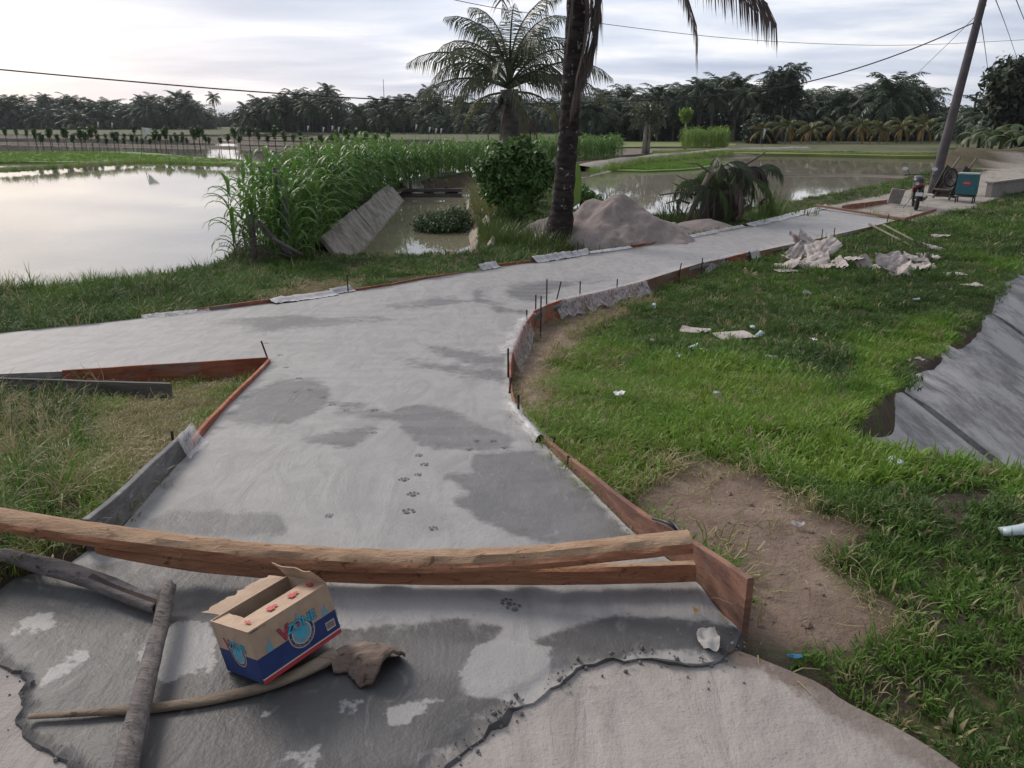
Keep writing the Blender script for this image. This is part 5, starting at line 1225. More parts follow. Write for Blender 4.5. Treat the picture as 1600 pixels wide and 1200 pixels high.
# rice and grass blades on the plots
def plot_pts(pxs, z, n, seed):
    W = [wp(u, v, z) for u, v in pxs]; poly = [(q.x, q.y) for q in W]; A_ = np.array(poly); r = np.random.default_rng(seed); out = []
    while len(out) < n:
        x = r.uniform(A_[:, 0].min(), A_[:, 0].max(), n * 3); y = r.uniform(A_[:, 1].min(), A_[:, 1].max(), n * 3); k = inpoly(x, y, poly); out += list(zip(x[k], y[k], np.full(k.sum(), z)))
    return np.array(out[:n])
pts = np.concatenate([plot_pts([(-60, 238), (140, 237), (300, 246), (410, 253), (300, 254), (120, 253), (-60, 254)], WZ + .11, 2600, 1), plot_pts([(965, 264), (1040, 253), (1108, 251), (1115, 257), (1080, 263), (1010, 266)], WZ + .09, 2200, 2), plot_pts([(1020, 240), (1200, 238), (1475, 244), (1475, 242), (1200, 236), (1020, 237)], FZ + .04, 1500, 3)])
scatter('rice_seedlings', pts, np.where(np.arange(len(pts)) < 4800, .5, .64) + rng.normal(0, .05, len(pts)), rng.uniform(1.6, 2.6, len(pts)), C_LUSH, 6, 9, kind='stuff', label='fine green rice seedlings and grass on the field plots', cat='rice')
pb = []
for poly_, n_ in (([(905, 272), (1000, 252), (1145, 239), (1145, 243), (1010, 257), (930, 272)], 700), ([(0, 268), (230, 254), (430, 262), (430, 264), (230, 256), (0, 271)], 300)):
    pb.append(plot_pts(poly_, WZ + .15, n_, 5))
scatter('bund_grass', np.concatenate(pb), rng.uniform(.2, .8, 1000), rng.uniform(1.2, 2.2, 1000), C_TALL, 6, 12, kind='stuff', label='rough grass growing on the far pond bunds', cat='grass')

# ------------------------------------------------------------------ staked saplings in the left fields
SAP = []
for i in range(3):
    r = random.Random(i); mb = MB(); mb.tube([(0, 0, -.3), (.03, 0, .9), (.02 * i, .03, 1.7)], [.05, .04, .025], 5); V, Fc = leafcloud(150, [(0, 0, 1.75, .32, .32, .45), (.1, 0, 1.35, .22, .22, .3)], .16, 60 + i, .2, .2)
    me = bpy.data.meshes.new('sapling_crown'); me.from_pydata(V.tolist(), [], Fc.tolist()); me.materials.append(m_weed); SAP.append((mb.mesh('sapling_stem', m_stake), me))
us = []
u = 58
while u < 335: us.append((u, 236 + 2 * math.sin(u), 80)); u += rr.uniform(6, 13)
u = 12
while u < 330: us.append((u, 226, 104)); u += rr.uniform(10, 20)
u = 345
while u < 610: us.append((u, 237, 80)); u += rr.uniform(9, 19)
for i, (u, v, y) in enumerate(us):
    q = dp(u, 230, y); e = empty('sapling', (q.x, y, WZ + .1), rr.uniform(0, 6.28), label='thin staked sapling with a tuft of leaves in the flooded fields', cat='sapling', group='saplings in the left fields'); s = rr.uniform(.55, 1.15); e.scale = (s * rr.uniform(.8, 1.2), s, s)
    k = i % 3; link_mesh('stem', SAP[k][0], e); link_mesh('crown', SAP[k][1], e)

# flags in the fields
m_white = simple('white_cloth', (.72, .71, .71), (.58, .57, .58), 6, .8)
def flag(u, v, y, w_, h_, lean, label, group=None, z0=None):
    q = dp(u, v, y); z0 = WZ if z0 is None else z0; e = empty('marker_flag', (q.x, y, z0), label=label, cat='flag', group=group); hh = q.z - z0
    mb = MB(); mb.tube([(-lean * hh, 0, -.2), (0, 0, hh + h_ * .5)], .025, 5); mb.build('stick', m_stake, e)
    V = []; nn = 6
    for i in range(nn + 1):
        f = i / nn; V += [(w_ * f, .06 * math.sin(f * 5), hh + h_ * (.5 - .1 * f)), (w_ * f * .85, .05 * math.sin(f * 5 + 1), hh + h_ * (-.5 + .75 * f))]
    MB().add(V, [(2 * i, 2 * i + 2, 2 * i + 3, 2 * i + 1) for i in range(nn)]).build('cloth', m_white, e, smooth=True)
flag(222, 208, 70, .95, .95, .2, 'large white cloth flag on a leaning stick in the left paddy')
flag(1192, 210, 86, .3, 1.3, .0, 'narrow white flag on a stick beyond the right pond')
for i, (u, v) in enumerate([(152, 195), (174, 196), (480, 201), (518, 201), (528, 203), (555, 204), (649, 199), (670, 203), (680, 205), (688, 205), (504, 203)]):
    flag(u, v, 120, .35, .9, .05, 'small white marker flag before the distant palm belts', 'small white flags in the far fields', FZ)

# ------------------------------------------------------------------ sand heap
m, t, b = new_mat('sand'); pos = vecsrc(t, 'pos'); n1 = t.noise(pos, 2.2, 6, .65); n2 = t.noise(pos, 40, 5, .7); n3 = t.noise(pos, 7, 5, .7, .6)
c = t.mix(t.smooth(n1, .35, .65), (.35, .295, .275), (.285, .24, .225)); c = t.mix(t.math('MULTIPLY', t.smooth(n3, .56, .68), .6), c, (.19, .155, .145))
t.l.new(c, b.inputs['Base Color']); b.inputs['Roughness'].default_value = .97; b.inputs['Specular IOR Level'].default_value = .15
t.l.new(t.add('ShaderNodeBump', {'Strength': .6, 'Distance': .05, 'Height': t.math('ADD', n3, t.math('MULTIPLY', n2, .4))}).outputs[0], b.inputs['Normal']); m_sand = m
def mound(name, lobes, label, cat, mat, step=.045, zfun=None, amp=.05):
    xs = [l[0] - l[2] * 1.5 for l in lobes] + [l[0] + l[2] * 1.5 for l in lobes]; ys = [l[1] - l[3] * 1.5 for l in lobes] + [l[1] + l[3] * 1.5 for l in lobes]
    X = np.arange(min(xs), max(xs), step); Y = np.arange(min(ys), max(ys), step); GX_, GY_ = np.meshgrid(X, Y); Z = np.zeros_like(GX_)
    for x, y, rx, ry, h in lobes:
        d = np.hypot((GX_ - x) / rx, (GY_ - y) / ry) * (1 + .16 * vnoise(GX_, GY_, 1.5, int(abs(x) * 10) % 50))
        Z = np.maximum(Z, h * np.clip(1.06 - np.sqrt(d * d + .012), -.2, 1))
    Z = np.where(Z > 0, Z * (1 + amp * vnoise(GX_, GY_, 2.1, 71)) + amp * .4 * vnoise(GX_, GY_, 4.7, 72) * sstep(Z, 0, .2) + amp * .28 * vnoise(GX_, GY_, 9, 73) * sstep(Z, 0, .1), Z)
    g = (zfun or (lambda x, y: np.maximum(ground_z(x, y), P(y) - .16)))(GX_.ravel(), GY_.ravel()).reshape(GX_.shape)
    inside = Z > -.03; ny_, nx_ = Z.shape; idx = np.arange(nx_ * ny_).reshape(ny_, nx_); q = np.stack([idx[:-1, :-1], idx[:-1, 1:], idx[1:, 1:], idx[1:, :-1]], -1).reshape(-1, 4)
    kp = inside.ravel()[q].all(1); V = np.stack([GX_.ravel(), GY_.ravel(), (g + Z - .02).ravel()], 1); q = q[kp]; used = np.unique(q); mp_ = np.full(len(V), -1); mp_[used] = np.arange(len(used))
    return np_obj(name, V[used], mp_[q], mat, smooth=True, label=label, cat=cat)
sx = dp(968, 320, 17.9).x
mound('sand_heap', [(sx, 17.9, 1.72, 1.5, 1.2), (sx - .5, 18.0, 1.5, 1.35, 1.08), (dp(885, 330, 18.4).x, 18.5, 1.2, 1.0, .78), (dp(846, 350, 18.6).x, 18.5, .75, .7, .5)], 'tall heap of grey pink sand beside the dark palm trunk', 'sand heap', m_sand, amp=.09)
mound('sand_heap', [(dp(1100, 350, 20).x, 20.0, 1.25, .75, .34), (dp(1060, 355, 19.5).x, 19.3, .7, .5, .25)], 'low spread of sand in front of the palm debris', 'sand heap', m_sand)

# ------------------------------------------------------------------ uprooted palm debris
DY = 21.8; d0 = dp(1125, 345, DY); d0.z = gz(d0.x, DY)
deb = empty('uprooted_palm', d0, label='uprooted palm stump with drooping fronds and broken stalks by the pond', cat='palm debris')
m_root = simple('root_mass', (.055, .045, .036), (.10, .082, .062), 4, .98, .9, 12)
bm = bmesh.new(); bmesh.ops.create_icosphere(bm, subdivisions=4, radius=1)
for v in bm.verts:
    k = 1 + .28 * mnoise.noise(v.co * 2.2) + .14 * mnoise.noise(v.co * 6) + .07 * mnoise.noise(v.co * 14); v.co = Vector((v.co.x * .72 * k + v.co.z * .18, v.co.y * .6 * k, v.co.z * .72 * k + .5))
[setattr(v, 'co', Vector((v.co.x * .8, v.co.y * .7, v.co.z * .85 - .05))) for v in bm.verts]; me = bpy.data.meshes.new('root_ball'); bm.to_mesh(me); bm.free(); me.materials.append(m_root); me.polygons.foreach_set('use_smooth', [True] * len(me.polygons)); link_mesh('root_ball', me, deb)
def rd(u, v, dy=0.0): return dp(u, v, DY + dy) - d0
m_stalkw = simple('old_stalk', (.20, .165, .125), (.12, .10, .08), 5, .9, .4, 18, stretch=(1, 1, .3))
mb = MB(); mb.tube([rd(1070, 352, -.75), rd(1090, 310, -.7), rd(1112, 268, -.45)], [.07, .08, .10], 8, True, .1, 1); mb.build('leaning_log', m_stalkw, deb, smooth=True)
for k, (a_, b_, c_) in enumerate([((1110, 270), (1090, 256), (1070, 254)), ((1095, 300), (1075, 282), (1058, 274)), ((1090, 305), (1060, 300), (1030, 305)), ((1082, 310), (1060, 290), (1050, 285)), ((1160, 260), (1180, 248), (1198, 236)), ((1115, 345), (1116, 310), (1118, 275)), ((1140, 345), (1142, 300), (1135, 262)), ((1078, 318), (1060, 312), (1040, 318))]):
    mb = MB(); mb.tube([rd(*a_, -.55), rd(*b_, -.5), rd(*c_, -.4)], [.035, .028, .018], 6, True, .15, k); mb.build('broken_stalk', m_stalkw, deb, smooth=True)
for k in range(34):
    az = k * 2.4; tpq = rd(1138 + 30 * math.cos(k * 1.7), 262 + 14 * math.sin(k * 2.3), -.35 * (k % 3)); mb = MB(); frond_along(mb, arc(60 - k * 2.2, 130, 1.45, 7, az, tpq - Vector((0, .0, .3))), leafprof(.55), 32, hang=.95, wid=.04, rach=.025, seed=300 + k); mb.build('frond', (m_palm, m_reed, m_palm, m_dead, m_reed)[k % 5], deb)

# ------------------------------------------------------------------ dead fence by the corn
def stick(name, u0, v0, u1, v1, y, r_, label, dy=0.0, mat=None):
    a = dp(u0, v0, y); c_ = dp(u1, v1, y + dy); mb = MB(); pts = densify([a, c_], .2); mb.tube([q + Vector((mnoise.noise(q * 2) * .03, 0, 0)) for q in pts], [r_ * (1 - .25 * i / len(pts)) for i in range(len(pts))], 7, True, .12, int(u0)); return mb.build(name, mat or m_wood_grey, smooth=True, label=label, cat='post')
stick('fence_post', 441, 400, 428, 262, 15.2, .055, 'tall grey post standing in the near corn')
stick('fence_post', 452, 395, 446, 300, 15.0, .04, 'dark thin post behind the slanting pole in the corn')
stick('fence_post', 398, 404, 394, 336, 14.8, .055, 'short dark post at the pond corner of the corn')
stick('fence_pole', 456, 402, 402, 345, 14.7, .05, 'slanting grey pole leaning between the corn posts')
stick('fence_pole', 470, 398, 425, 372, 14.6, .04, 'low leaning pole in front of the corn')
b3 = dp(400, 400, 14.6); b3.z = gz(b3.x, 14.6); fl_ = empty('dead_palm_frond', b3, label='dead drooping palm frond at the pond corner of the corn', cat='palm frond')
for k, pp in enumerate([[(455, 402), (410, 385), (370, 376), (340, 380)], [(440, 405), (405, 392), (375, 390), (350, 402)], [(430, 385), (410, 352), (385, 345), (372, 372)], [(425, 400), (400, 372), (378, 372), (366, 395)]]):
    mb = MB(); frond_along(mb, [dp(u, v, 14.5) - b3 for u, v in pp], leafprof(.34), 20, hang=.9, wid=.009, rach=.012, seed=400 + k); mb.build('rachis_and_leaflets', m_dead, fl_)

# ------------------------------------------------------------------ sacks
m, t, b = new_mat('woven_sack'); po_ = vecsrc(t, 'obj'); n1 = t.noise(po_, 3, 5, .6); n2 = t.noise(po_, 60, 3, .6); n3 = t.noise(po_, 4.5, 3, .5, .5)
oi = t.add('ShaderNodeObjectInfo').outputs['Random']
c = t.mix(t.smooth(n1, .35, .65), (.50, .44, .41), (.39, .335, .31)); c = t.mix(t.math('MULTIPLY', t.smooth(t.math('ADD', n3, t.math('MULTIPLY', oi, .12)), .70, .74), .55), c, (.45, .14, .14)); c = t.mix(t.math('MULTIPLY', t.smooth(n2, .5, .8), .3), c, (.30, .265, .24))
t.l.new(c, b.inputs['Base Color']); b.inputs['Roughness'].default_value = .75
t.l.new(t.add('ShaderNodeBump', {'Strength': .4, 'Distance': .01, 'Height': t.math('ADD', n1, n2)}).outputs[0], b.inputs['Normal']); m_sack = m
def sack_mesh(seed, L=.62, W=.42, puff=.06, fold=.09):
    r = random.Random(seed); nu, nv = 20, 14; V = []; Fc = []; o1 = Vector((seed * 3.1, seed * 1.7, 0)); bl_ = r.uniform(.3, 1.1); ax = r.uniform(0, 3.14)
    for sd_ in (1, -1):
        for j in range(nv + 1):
            for i in range(nu + 1):
                a = i / nu * 2 - 1; c_ = j / nv * 2 - 1; ed = (1 - a ** 4) * (1 - c_ ** 4); q = Vector((a * L / 2, c_ * W / 2, 0))
                f1 = mnoise.noise(Vector((q.x * 3.2, q.y * 10, 0)) + o1); f2 = mnoise.noise(Vector((q.x * 12, q.y * 5, 0)) + o1 + Vector((7, 0, 0))); f3 = mnoise.noise(Vector((q.x * 3, q.y * 3, 2)) + o1); rid = (1 - abs(f1) * 2.2)
                x = q.x * (1 - .22 * abs(f3)) + f2 * .02; y = q.y * (1 - .25 * abs(f1)) + f1 * .02
                dd = x * math.cos(ax) + y * math.sin(ax); z = fold * (rid * .55 + .35 * f2 + .4) + sd_ * puff * ed * .5 + bl_ * .55 * dd * dd - .04
                V.append((x, y, max(z, sd_ * .004)))
    n = (nu + 1) * (nv + 1)
    for j in range(nv):
        for i in range(nu):
            a = j * (nu + 1) + i; Fc.append((a, a + 1, a + nu + 2, a + nu + 1)); Fc.append((a + n, a + nu + 1 + n, a + nu + 2 + n, a + 1 + n))
    mb = MB().add(V, Fc); me = mb.mesh('sack', m_sack, True); return me
SK = [sack_mesh(i) for i in range(7)]; SKF = [sack_mesh(20 + i, .6, .42, .01, .025) for i in range(3)]
def sack(u, v, dz, k, rz_, label, group=None, s=1.0, tilt=(0, 0), flat=False):
    q = gpt(u, v); me = (SKF if flat else SK)[k % (3 if flat else 7)]
    return link_mesh('cement_sack', me, loc=(q.x, q.y, q.z + dz), rot=(tilt[0], tilt[1], rz_), scale=s, label=label, cat='sack', group=group)
rr = random.Random(21)
for i, (u, v, dz) in enumerate([(1235, 414, .05), (1262, 418, .05), (1290, 422, .05), (1306, 420, .02), (1250, 408, .18), (1275, 412, .18), (1262, 404, .32), (1245, 402, .30), (1285, 412, .26), (1232, 420, .03)]):
    sack(u, v, dz, i, rr.uniform(0, 6.28), 'crumpled beige sack in the tall heap against the path board', 'sacks in the tall heap', 1.0, (rr.uniform(-.7, .7), rr.uniform(-.7, .7)))
sack(1228, 424, .02, 1, .2, 'pale sack lying flat at the near foot of the tall heap', None, .7, flat=True)
for i, (u, v) in enumerate([(1335, 418), (1352, 420), (1368, 424), (1385, 428), (1400, 430), (1412, 424), (1425, 416), (1440, 414), (1450, 406), (1395, 418), (1378, 416), (1430, 424), (1408, 434), (1445, 420)]):
    sack(u, v, .04 + (.1 if i % 3 == 0 else 0), i + 3, rr.uniform(0, 6.28), 'crumpled beige sack in the long low heap on the grass', 'sacks in the long low heap', rr.uniform(.6, .9), (rr.uniform(-.9, .9), rr.uniform(-.9, .9)))
sack(1455, 392, .05, 2, .4, 'crumpled sack just behind the long low heap', None, .8, (.2, .2))
sack(1470, 373, .04, 5, .1, 'single bunched sack lying beyond the bamboo poles', None, .7)
sack(1370, 437, .02, 0, 1.0, 'thin flat sack strip before the long low heap', None, .6, flat=True)
sack(1490, 432, .05, 1, .1, 'long pale sack strip in grass above the canal bank', None, .7, flat=True)
sack(1518, 450, .05, 2, .3, 'pale sack on the top edge of the canal lining', None, .55, flat=True)
sack(1086, 522, .05, 0, -.25, 'narrow flattened sack beside the larger flattened one in grass', None, .62, flat=True)
sack(1146, 530, .05, 1, .25, 'larger flattened sack with red print in the open grass', None, .78, flat=True)
# ------------------------------------------------------------------ litter
m, t, b = new_mat('cup_plastic'); b.inputs['Base Color'].default_value = (.62, .72, .76, 1); b.inputs['Roughness'].default_value = .2
tr = t.add('ShaderNodeBsdfTransparent'); ms = t.add('ShaderNodeMixShader', {0: .35, 1: b.outputs[0], 2: tr.outputs[0]}); t.l.new(ms.outputs[0], t.n['Material Output'].inputs[0]); m_cup = m
def cup_mesh(seed):
    mb = MB(); n = 14; prof = [(.0, .002), (.024, .0), (.026, .03), (.030, .07), (.033, .092), (.037, .094), (.035, .090)]; V = []; r = random.Random(seed); sq = r.uniform(.45, .8)
    for rr_, zz_ in prof:
        for k in range(n): a = 6.2832 * k / n; w_ = 1 + .10 * math.sin(3 * a + seed + zz_ * 30); V.append((rr_ * math.cos(a) * w_, rr_ * math.sin(a) * w_ * sq, zz_))
    Fc = [(i * n + k, i * n + (k + 1) % n, (i + 1) * n + (k + 1) % n, (i + 1) * n + k) for i in range(len(prof) - 1) for k in range(n)]
    return mb.add(V, Fc).mesh('cup', m_cup, True)
CUP = [cup_mesh(i) for i in range(3)]
for i, (u, v, lb) in enumerate([(1022, 480, 'crushed clear plastic cup in grass beside the sandy soil'), (1118, 622, 'crushed clear plastic cup standing out in the brightest grass'), (1212, 566, 'crushed clear plastic cup below the flattened sacks'), (1408, 742, 'crushed clear plastic cup near the dark hollow in the grass'), (1562, 846, 'large crushed plastic cup deep in the coarse grass'), (1303, 470, 'crushed plastic cup in grass below the tall sack heap'), (1265, 463, 'crushed plastic cup next to another below the sacks'), (1178, 518, 'crushed plastic cup by the tip of the larger flat sack'), (1058, 560, 'crushed plastic cup below the narrow flattened sack'), (1076, 551, 'crumpled plastic cup between dry and bright grass'), (1424, 472, 'small crushed cup in grass above the canal edge'), (1180, 532, 'crushed cup right of the larger flattened sack')]):
    q = gpt(u, v, .045); link_mesh('plastic_cup', CUP[i % 3], loc=q, rot=(1.5 + rr.uniform(-.3, .3), 0, rr.uniform(0, 6.28)), scale=1.15 if u < 1550 else 1.1, label=lb, cat='cup')
def paper(u, v, L, W, label, seed, on_road=False, mat=None, name='paper_scrap', dz=.05):
    q = gp(u, v, .004) if on_road else gpt(u, v, dz); r = random.Random(seed); V = []; n = 9
    for j in range(n + 1):
        for i in range(n + 1):
            a = i / n * 2 - 1; c_ = j / n * 2 - 1; k = (1 - .25 * abs(c_) * abs(a) + .15 * mnoise.noise(Vector((a * 2, c_ * 2, seed)))); V.append((a * L / 2 * k, c_ * W / 2 * k, .012 + .03 * mnoise.noise(Vector((a * 1.6, c_ * 1.6, seed * 3.3))) * min(1, L * 6) + .004))
    Fc = [(j * (n + 1) + i, j * (n + 1) + i + 1, (j + 1) * (n + 1) + i + 1, (j + 1) * (n + 1) + i) for j in range(n) for i in range(n)]
    o = MB().add(V, Fc).build(name, mat or m_white, smooth=True, label=label, cat='litter', loc=q); o.rotation_euler = (0, 0, r.uniform(0, 6.28)); return o
m_pap = simple('dirty_paper', (.40, .375, .355), (.28, .26, .245), 9, .9, .3, 30)
m_dleaf = simple('dead_leaf', (.34, .20, .09), (.22, .13, .07), 12, .8)
paper(1106, 1003, .12, .07, 'crumpled pale paper stuck on the concrete near the board end', 3, True, m_pap)
paper(1087, 959, .03, .022, 'small brown leaf on the concrete below the plank end', 4, True, m_dleaf, 'dry_leaf')
paper(967, 627, .09, .07, 'white scrap in dry grass beside the bend', 5, mat=m_white)
paper(1020, 541, .14, .07, 'pale torn scrap in the grass by the sandy soil', 6, mat=m_pap)
paper(1270, 538, .10, .06, 'small white and red scrap in the grass below sacks', 7, mat=m_white)
paper(1163, 860, .035, .02, 'tiny reddish wrapper on the bare earth trail', 8, mat=m_orange, dz=.01)
paper(1246, 826, .06, .03, 'tiny white scrap on the bare earth trail', 9, mat=m_pap, dz=.01)
paper(1385, 525, .12, .05, 'bluish scrap in the grass uphill of the canal edge', 10, mat=m_cup)
paper(1432, 572, .18, .08, 'white plastic scrap in the dark hollow by the canal', 11, mat=m_pap, dz=.06)
paper(1240, 1040, .05, .02, 'tiny blue wrapper at the grass edge of the old pavement', 12, mat=simple('blue_wrapper', (.05, .25, .42), (.04, .2, .36), 5, .4), dz=.02)
paper(1462, 306, .8, .5, 'white paper sheet on the track by the motorcycle', 13, mat=m_pap, dz=.02)
# ------------------------------------------------------------------ foreground timber
def timber_mat(name, c1, c2, c3, rough_bump=.7, st=(.35, 3, 3), src='obj'):
    m, t, b = new_mat(name); p_ = vecsrc(t, src); v = t.vscale(p_, st); n1 = t.noise(v, 6, 7, .68, .5); n2 = t.noise(t.vscale(p_, (1, 2, 2)), 16, 6, .7, .8); n3 = t.noise(v, 40, 4, .6)
    c = t.mix(t.smooth(n1, .36, .64), c1, c2); c = t.mix(t.smooth(n2, .56, .68), c, c3); c = t.mix(t.math('MULTIPLY', t.smooth(n3, .55, .75), .4), c, c3)
    t.l.new(c, b.inputs['Base Color']); b.inputs['Roughness'].default_value = .88; b.inputs['Specular IOR Level'].default_value = .25
    t.l.new(t.add('ShaderNodeBump', {'Strength': rough_bump, 'Distance': .012, 'Height': t.math('ADD', n1, t.math('ADD', n2, t.math('MULTIPLY', n3, .4)))}).outputs[0], b.inputs['Normal']); return m
m_tan = timber_mat('tan_timber', (.36, .225, .14), (.43, .295, .195), (.17, .095, .06), .9)
m_orange_t = timber_mat('orange_timber', (.46, .235, .135), (.36, .155, .085), (.14, .062, .04), 1.0)
m_drift = timber_mat('driftwood', (.25, .22, .205), (.15, .13, .122), (.06, .048, .045), 1.0)
m_hollow = simple('dark_hollow', (.05, .036, .03), (.08, .055, .045), 10, .95)
m_end = simple('timber_end', (.36, .23, .15), (.28, .17, .11), 14, .9, .5)
def sweep_timber(name, path, prof, mats, label, rough=.006, cat='timber', seed=0, taper=None, ends=2):
    """path: world points; prof: list of (lateral, z, material) going round"""
    W = densify(smoothline(path, 3), .035); n = len(W); k = len(prof); V = []; mb = MB()
    o = W[0].copy()
    for i, q in enumerate(W):
        T = (W[min(i + 1, n - 1)] - W[max(i - 1, 0)]).normalized(); N = Vector((T.y, -T.x, 0)).normalized(); U = N.cross(T); U = U if U.z > 0 else -U; f = taper(i / (n - 1)) if taper else 1
        for (a, z_, _m) in prof:
            d = 1 + .0; nz = rough * mnoise.noise(q * 9 + Vector((a * 60, z_ * 60, seed))) + rough * .7 * mnoise.noise(q * 28 + Vector((a * 90, seed, z_ * 90)))
            V.append(q - o + N * (a * f + nz) + U * (z_ * f + nz * .8))
    for i in range(n - 1):
        for j in range(k): mb.mi = prof[j][2]; mb.add([], []); mb.f.append((i * k + j, i * k + (j + 1) % k, (i + 1) * k + (j + 1) % k, (i + 1) * k + j)); mb.m.append(prof[j][2])
    mb.v = [tuple(q) for q in V]; mb.f.append(tuple(range(k))); mb.m.append(ends); mb.f.append(tuple((n - 1) * k + j for j in range(k - 1, -1, -1))); mb.m.append(ends)
    ob = mb.build(name, mats, loc=o, label=label, cat=cat)
    bm = bmesh.new(); bm.from_mesh(ob.data); bmesh.ops.recalc_face_normals(bm, faces=bm.faces[:])
    for f in bm.faces: f.smooth = len(f.verts) == 4
    for e in bm.edges:
        if len(e.link_faces) == 2 and e.calc_face_angle(0) > .7: e.smooth = False
    bm.to_mesh(ob.data); bm.free(); return ob
# long slab plank: tan upper face, orange sawn front
up_path = [wp(u, v, z) for u, v, z in [(-60, 800, .20), (0, 812, .195), (130, 833, .175), (280, 853, .135), (420, 868, .11), (600, 878, .10), (800, 875, .12), (950, 859, .175), (1079, 846, .20)]]
# profile seen from the end, front (towards camera) is +lateral
up_prof = [(.036, -.026, 1), (.040, -.004, 1), (.034, .012, 0), (.012, .026, 0), (-.02, .028, 0), (-.045, .02, 0), (-.05, -.02, 0), (.0, -.03, 0)]
sweep_timber('timber_plank', up_path, up_prof, [m_tan, m_orange_t, m_end], 'long bowed tan slab of timber lying across the path opening', .014, seed=1)
lo_path = [wp(u, v, z) for u, v, z in [(150, 858, .11), (280, 876, .075), (430, 889, .052), (600, 898, .046), (800, 898, .048), (950, 897, .05), (1085, 893, .055)]]
lo_prof = [(.022, -.028, 1), (.026, 0, 1), (.020, .022, 1), (.008, .032, 0), (-.02, .032, 0), (-.028, .0, 0), (-.022, -.028, 0), (.0, -.033, 0)]
sweep_timber('timber_plank', lo_path, lo_prof, [m_tan, m_orange_t, m_end], 'rough orange plank lying under the long tan slab', .012, seed=2, taper=lambda f: .35 + .65 * min(1, f * 4))
def log(name, pxs, rads, label, mat, seed, cat='log', sides=14, rough=.10, hollow=None, squash=1.0):
    W = [wp(u, v, z) for u, v, z in pxs]; o = W[0].copy(); Wd = densify(smoothline(W, 2), .02); n = len(Wd); d = np.cumsum([0] + [(b_ - a).length for a, b_ in zip(W[:-1], W[1:])]); rd_ = [float(np.interp(i / (n - 1) * d[-1], d, rads)) for i in range(n)]
    mb = MB(); V = []; prev = None
    for i, q in enumerate(Wd):
        T = (Wd[min(i + 1, n - 1)] - Wd[max(i - 1, 0)]).normalized(); N = Vector((T.y, -T.x, 0)).normalized(); U = N.cross(T); U = U if U.z > 0 else -U
        for k in range(sides):
            a = 6.2832 * k / sides; c_ = Vector((math.cos(a) * 2.5, math.sin(a) * 2.5, i * .045 + seed)); r_ = rd_[i] * (1 + rough * mnoise.noise(c_) * 1.6 + rough * mnoise.noise(c_ * 3.1))
            if hollow:
                f = i / (n - 1); g = max(0, (f - hollow[0]) / (1 - hollow[0])); da = abs(((a - hollow[1] + math.pi) % 6.2832) - math.pi)
                if da < .85: r_ *= 1 - min(1, g * 3) * .62 * (1 - (da / .85) ** 2)
            V.append(q - o + N * math.cos(a) * r_ + U * math.sin(a) * r_ * squash)
    mb.v = [tuple(q) for q in V]
    for i in range(n - 1):
        for k in range(sides):
            a = 6.2832 * (k + .5) / sides; dk = 0
            if hollow and i / (n - 1) > hollow[0] + .05 and abs(((a - hollow[1] + math.pi) % 6.2832) - math.pi) < .6: dk = 1
            mb.f.append((i * sides + k, i * sides + (k + 1) % sides, (i + 1) * sides + (k + 1) % sides, (i + 1) * sides + k)); mb.m.append(dk)
    mb.f.append(tuple(range(sides))); mb.m.append(1); mb.f.append(tuple((n - 1) * sides + k for k in range(sides - 1, -1, -1))); mb.m.append(1)
    ob = mb.build(name, [mat, m_hollow], loc=o, label=label, cat=cat)
    bm = bmesh.new(); bm.from_mesh(ob.data); bmesh.ops.recalc_face_normals(bm, faces=bm.faces[:])
    for f in bm.faces: f.smooth = len(f.verts) == 4
    bm.to_mesh(ob.data); bm.free(); return ob
log('driftwood_log', [(5, 868, .06), (70, 883, .046), (130, 900, .037), (190, 925, .034), (248, 946, .033)], [.028, .030, .031, .030, .028], 'grey weathered branch with a split hollow end under the slab', m_drift, 3, hollow=(.5, 1.3), rough=.17)
log('driftwood_log', [(263, 915, .075), (250, 970, .07), (235, 1030, .065), (218, 1100, .058), (200, 1170, .046), (186, 1240, .04)], [.024, .027, .030, .032, .034, .036], 'grey bark log lying end on across the palm stalk', m_drift, 5, hollow=(.0, .2), rough=.2)
m_pet = timber_mat('palm_stalk_wood', (.22, .165, .12), (.31, .245, .18), (.08, .06, .048), .7)
pet = log('palm_stalk', [(45, 1120, .008), (140, 1113, .010), (240, 1107, .012), (330, 1094, .014), (420, 1072, .018), (480, 1047, .026), (525, 1022, .036)], [.008, .012, .015, .017, .019, .024, .030], 'curved palm leaf stalk lying under the cardboard box', m_pet, 7, 'palm stalk', hollow=None, rough=.06, squash=.7)
# flared sheath at its end
o = Vector(pet.location); W = [wp(u, v, z) for u, v, z in [(515, 1026, .045), (545, 1012, .055), (570, 1008, .075), (590, 1012, .085), (607, 1020, .085)]]; V = []; mb = MB(); widths = [.034, .05, .075, .088, .07]; Wd = smoothline(W, 2); n = len(Wd); kk = 13
for i, q in enumerate(Wd):
    T = (Wd[min(i + 1, n - 1)] - Wd[max(i - 1, 0)]).normalized(); N = Vector((T.y, -T.x, 0)).normalized(); w_ = float(np.interp(i / (n - 1), np.linspace(0, 1, 5), widths))
    for k in range(kk):
        a = (k / (kk - 1)) * 2 - 1; V.append(q - o + N * (a * w_ + .006 * mnoise.noise(q * 30 + Vector((a * 4, 0, 0)))) + Vector((0, 0, -.06 * a * a * (w_ / .08) + .012 * mnoise.noise(Vector((a * 3, i * .4, 1))) + .0)))
nV = len(V); V += [q - Vector((0, 0, .012)) for q in V]
for i in range(n - 1):
    for k in range(kk - 1): a = i * kk + k; mb.f += [(a, a + 1, a + kk + 1, a + kk), (a + nV, a + kk + nV, a + kk + 1 + nV, a + 1 + nV)]
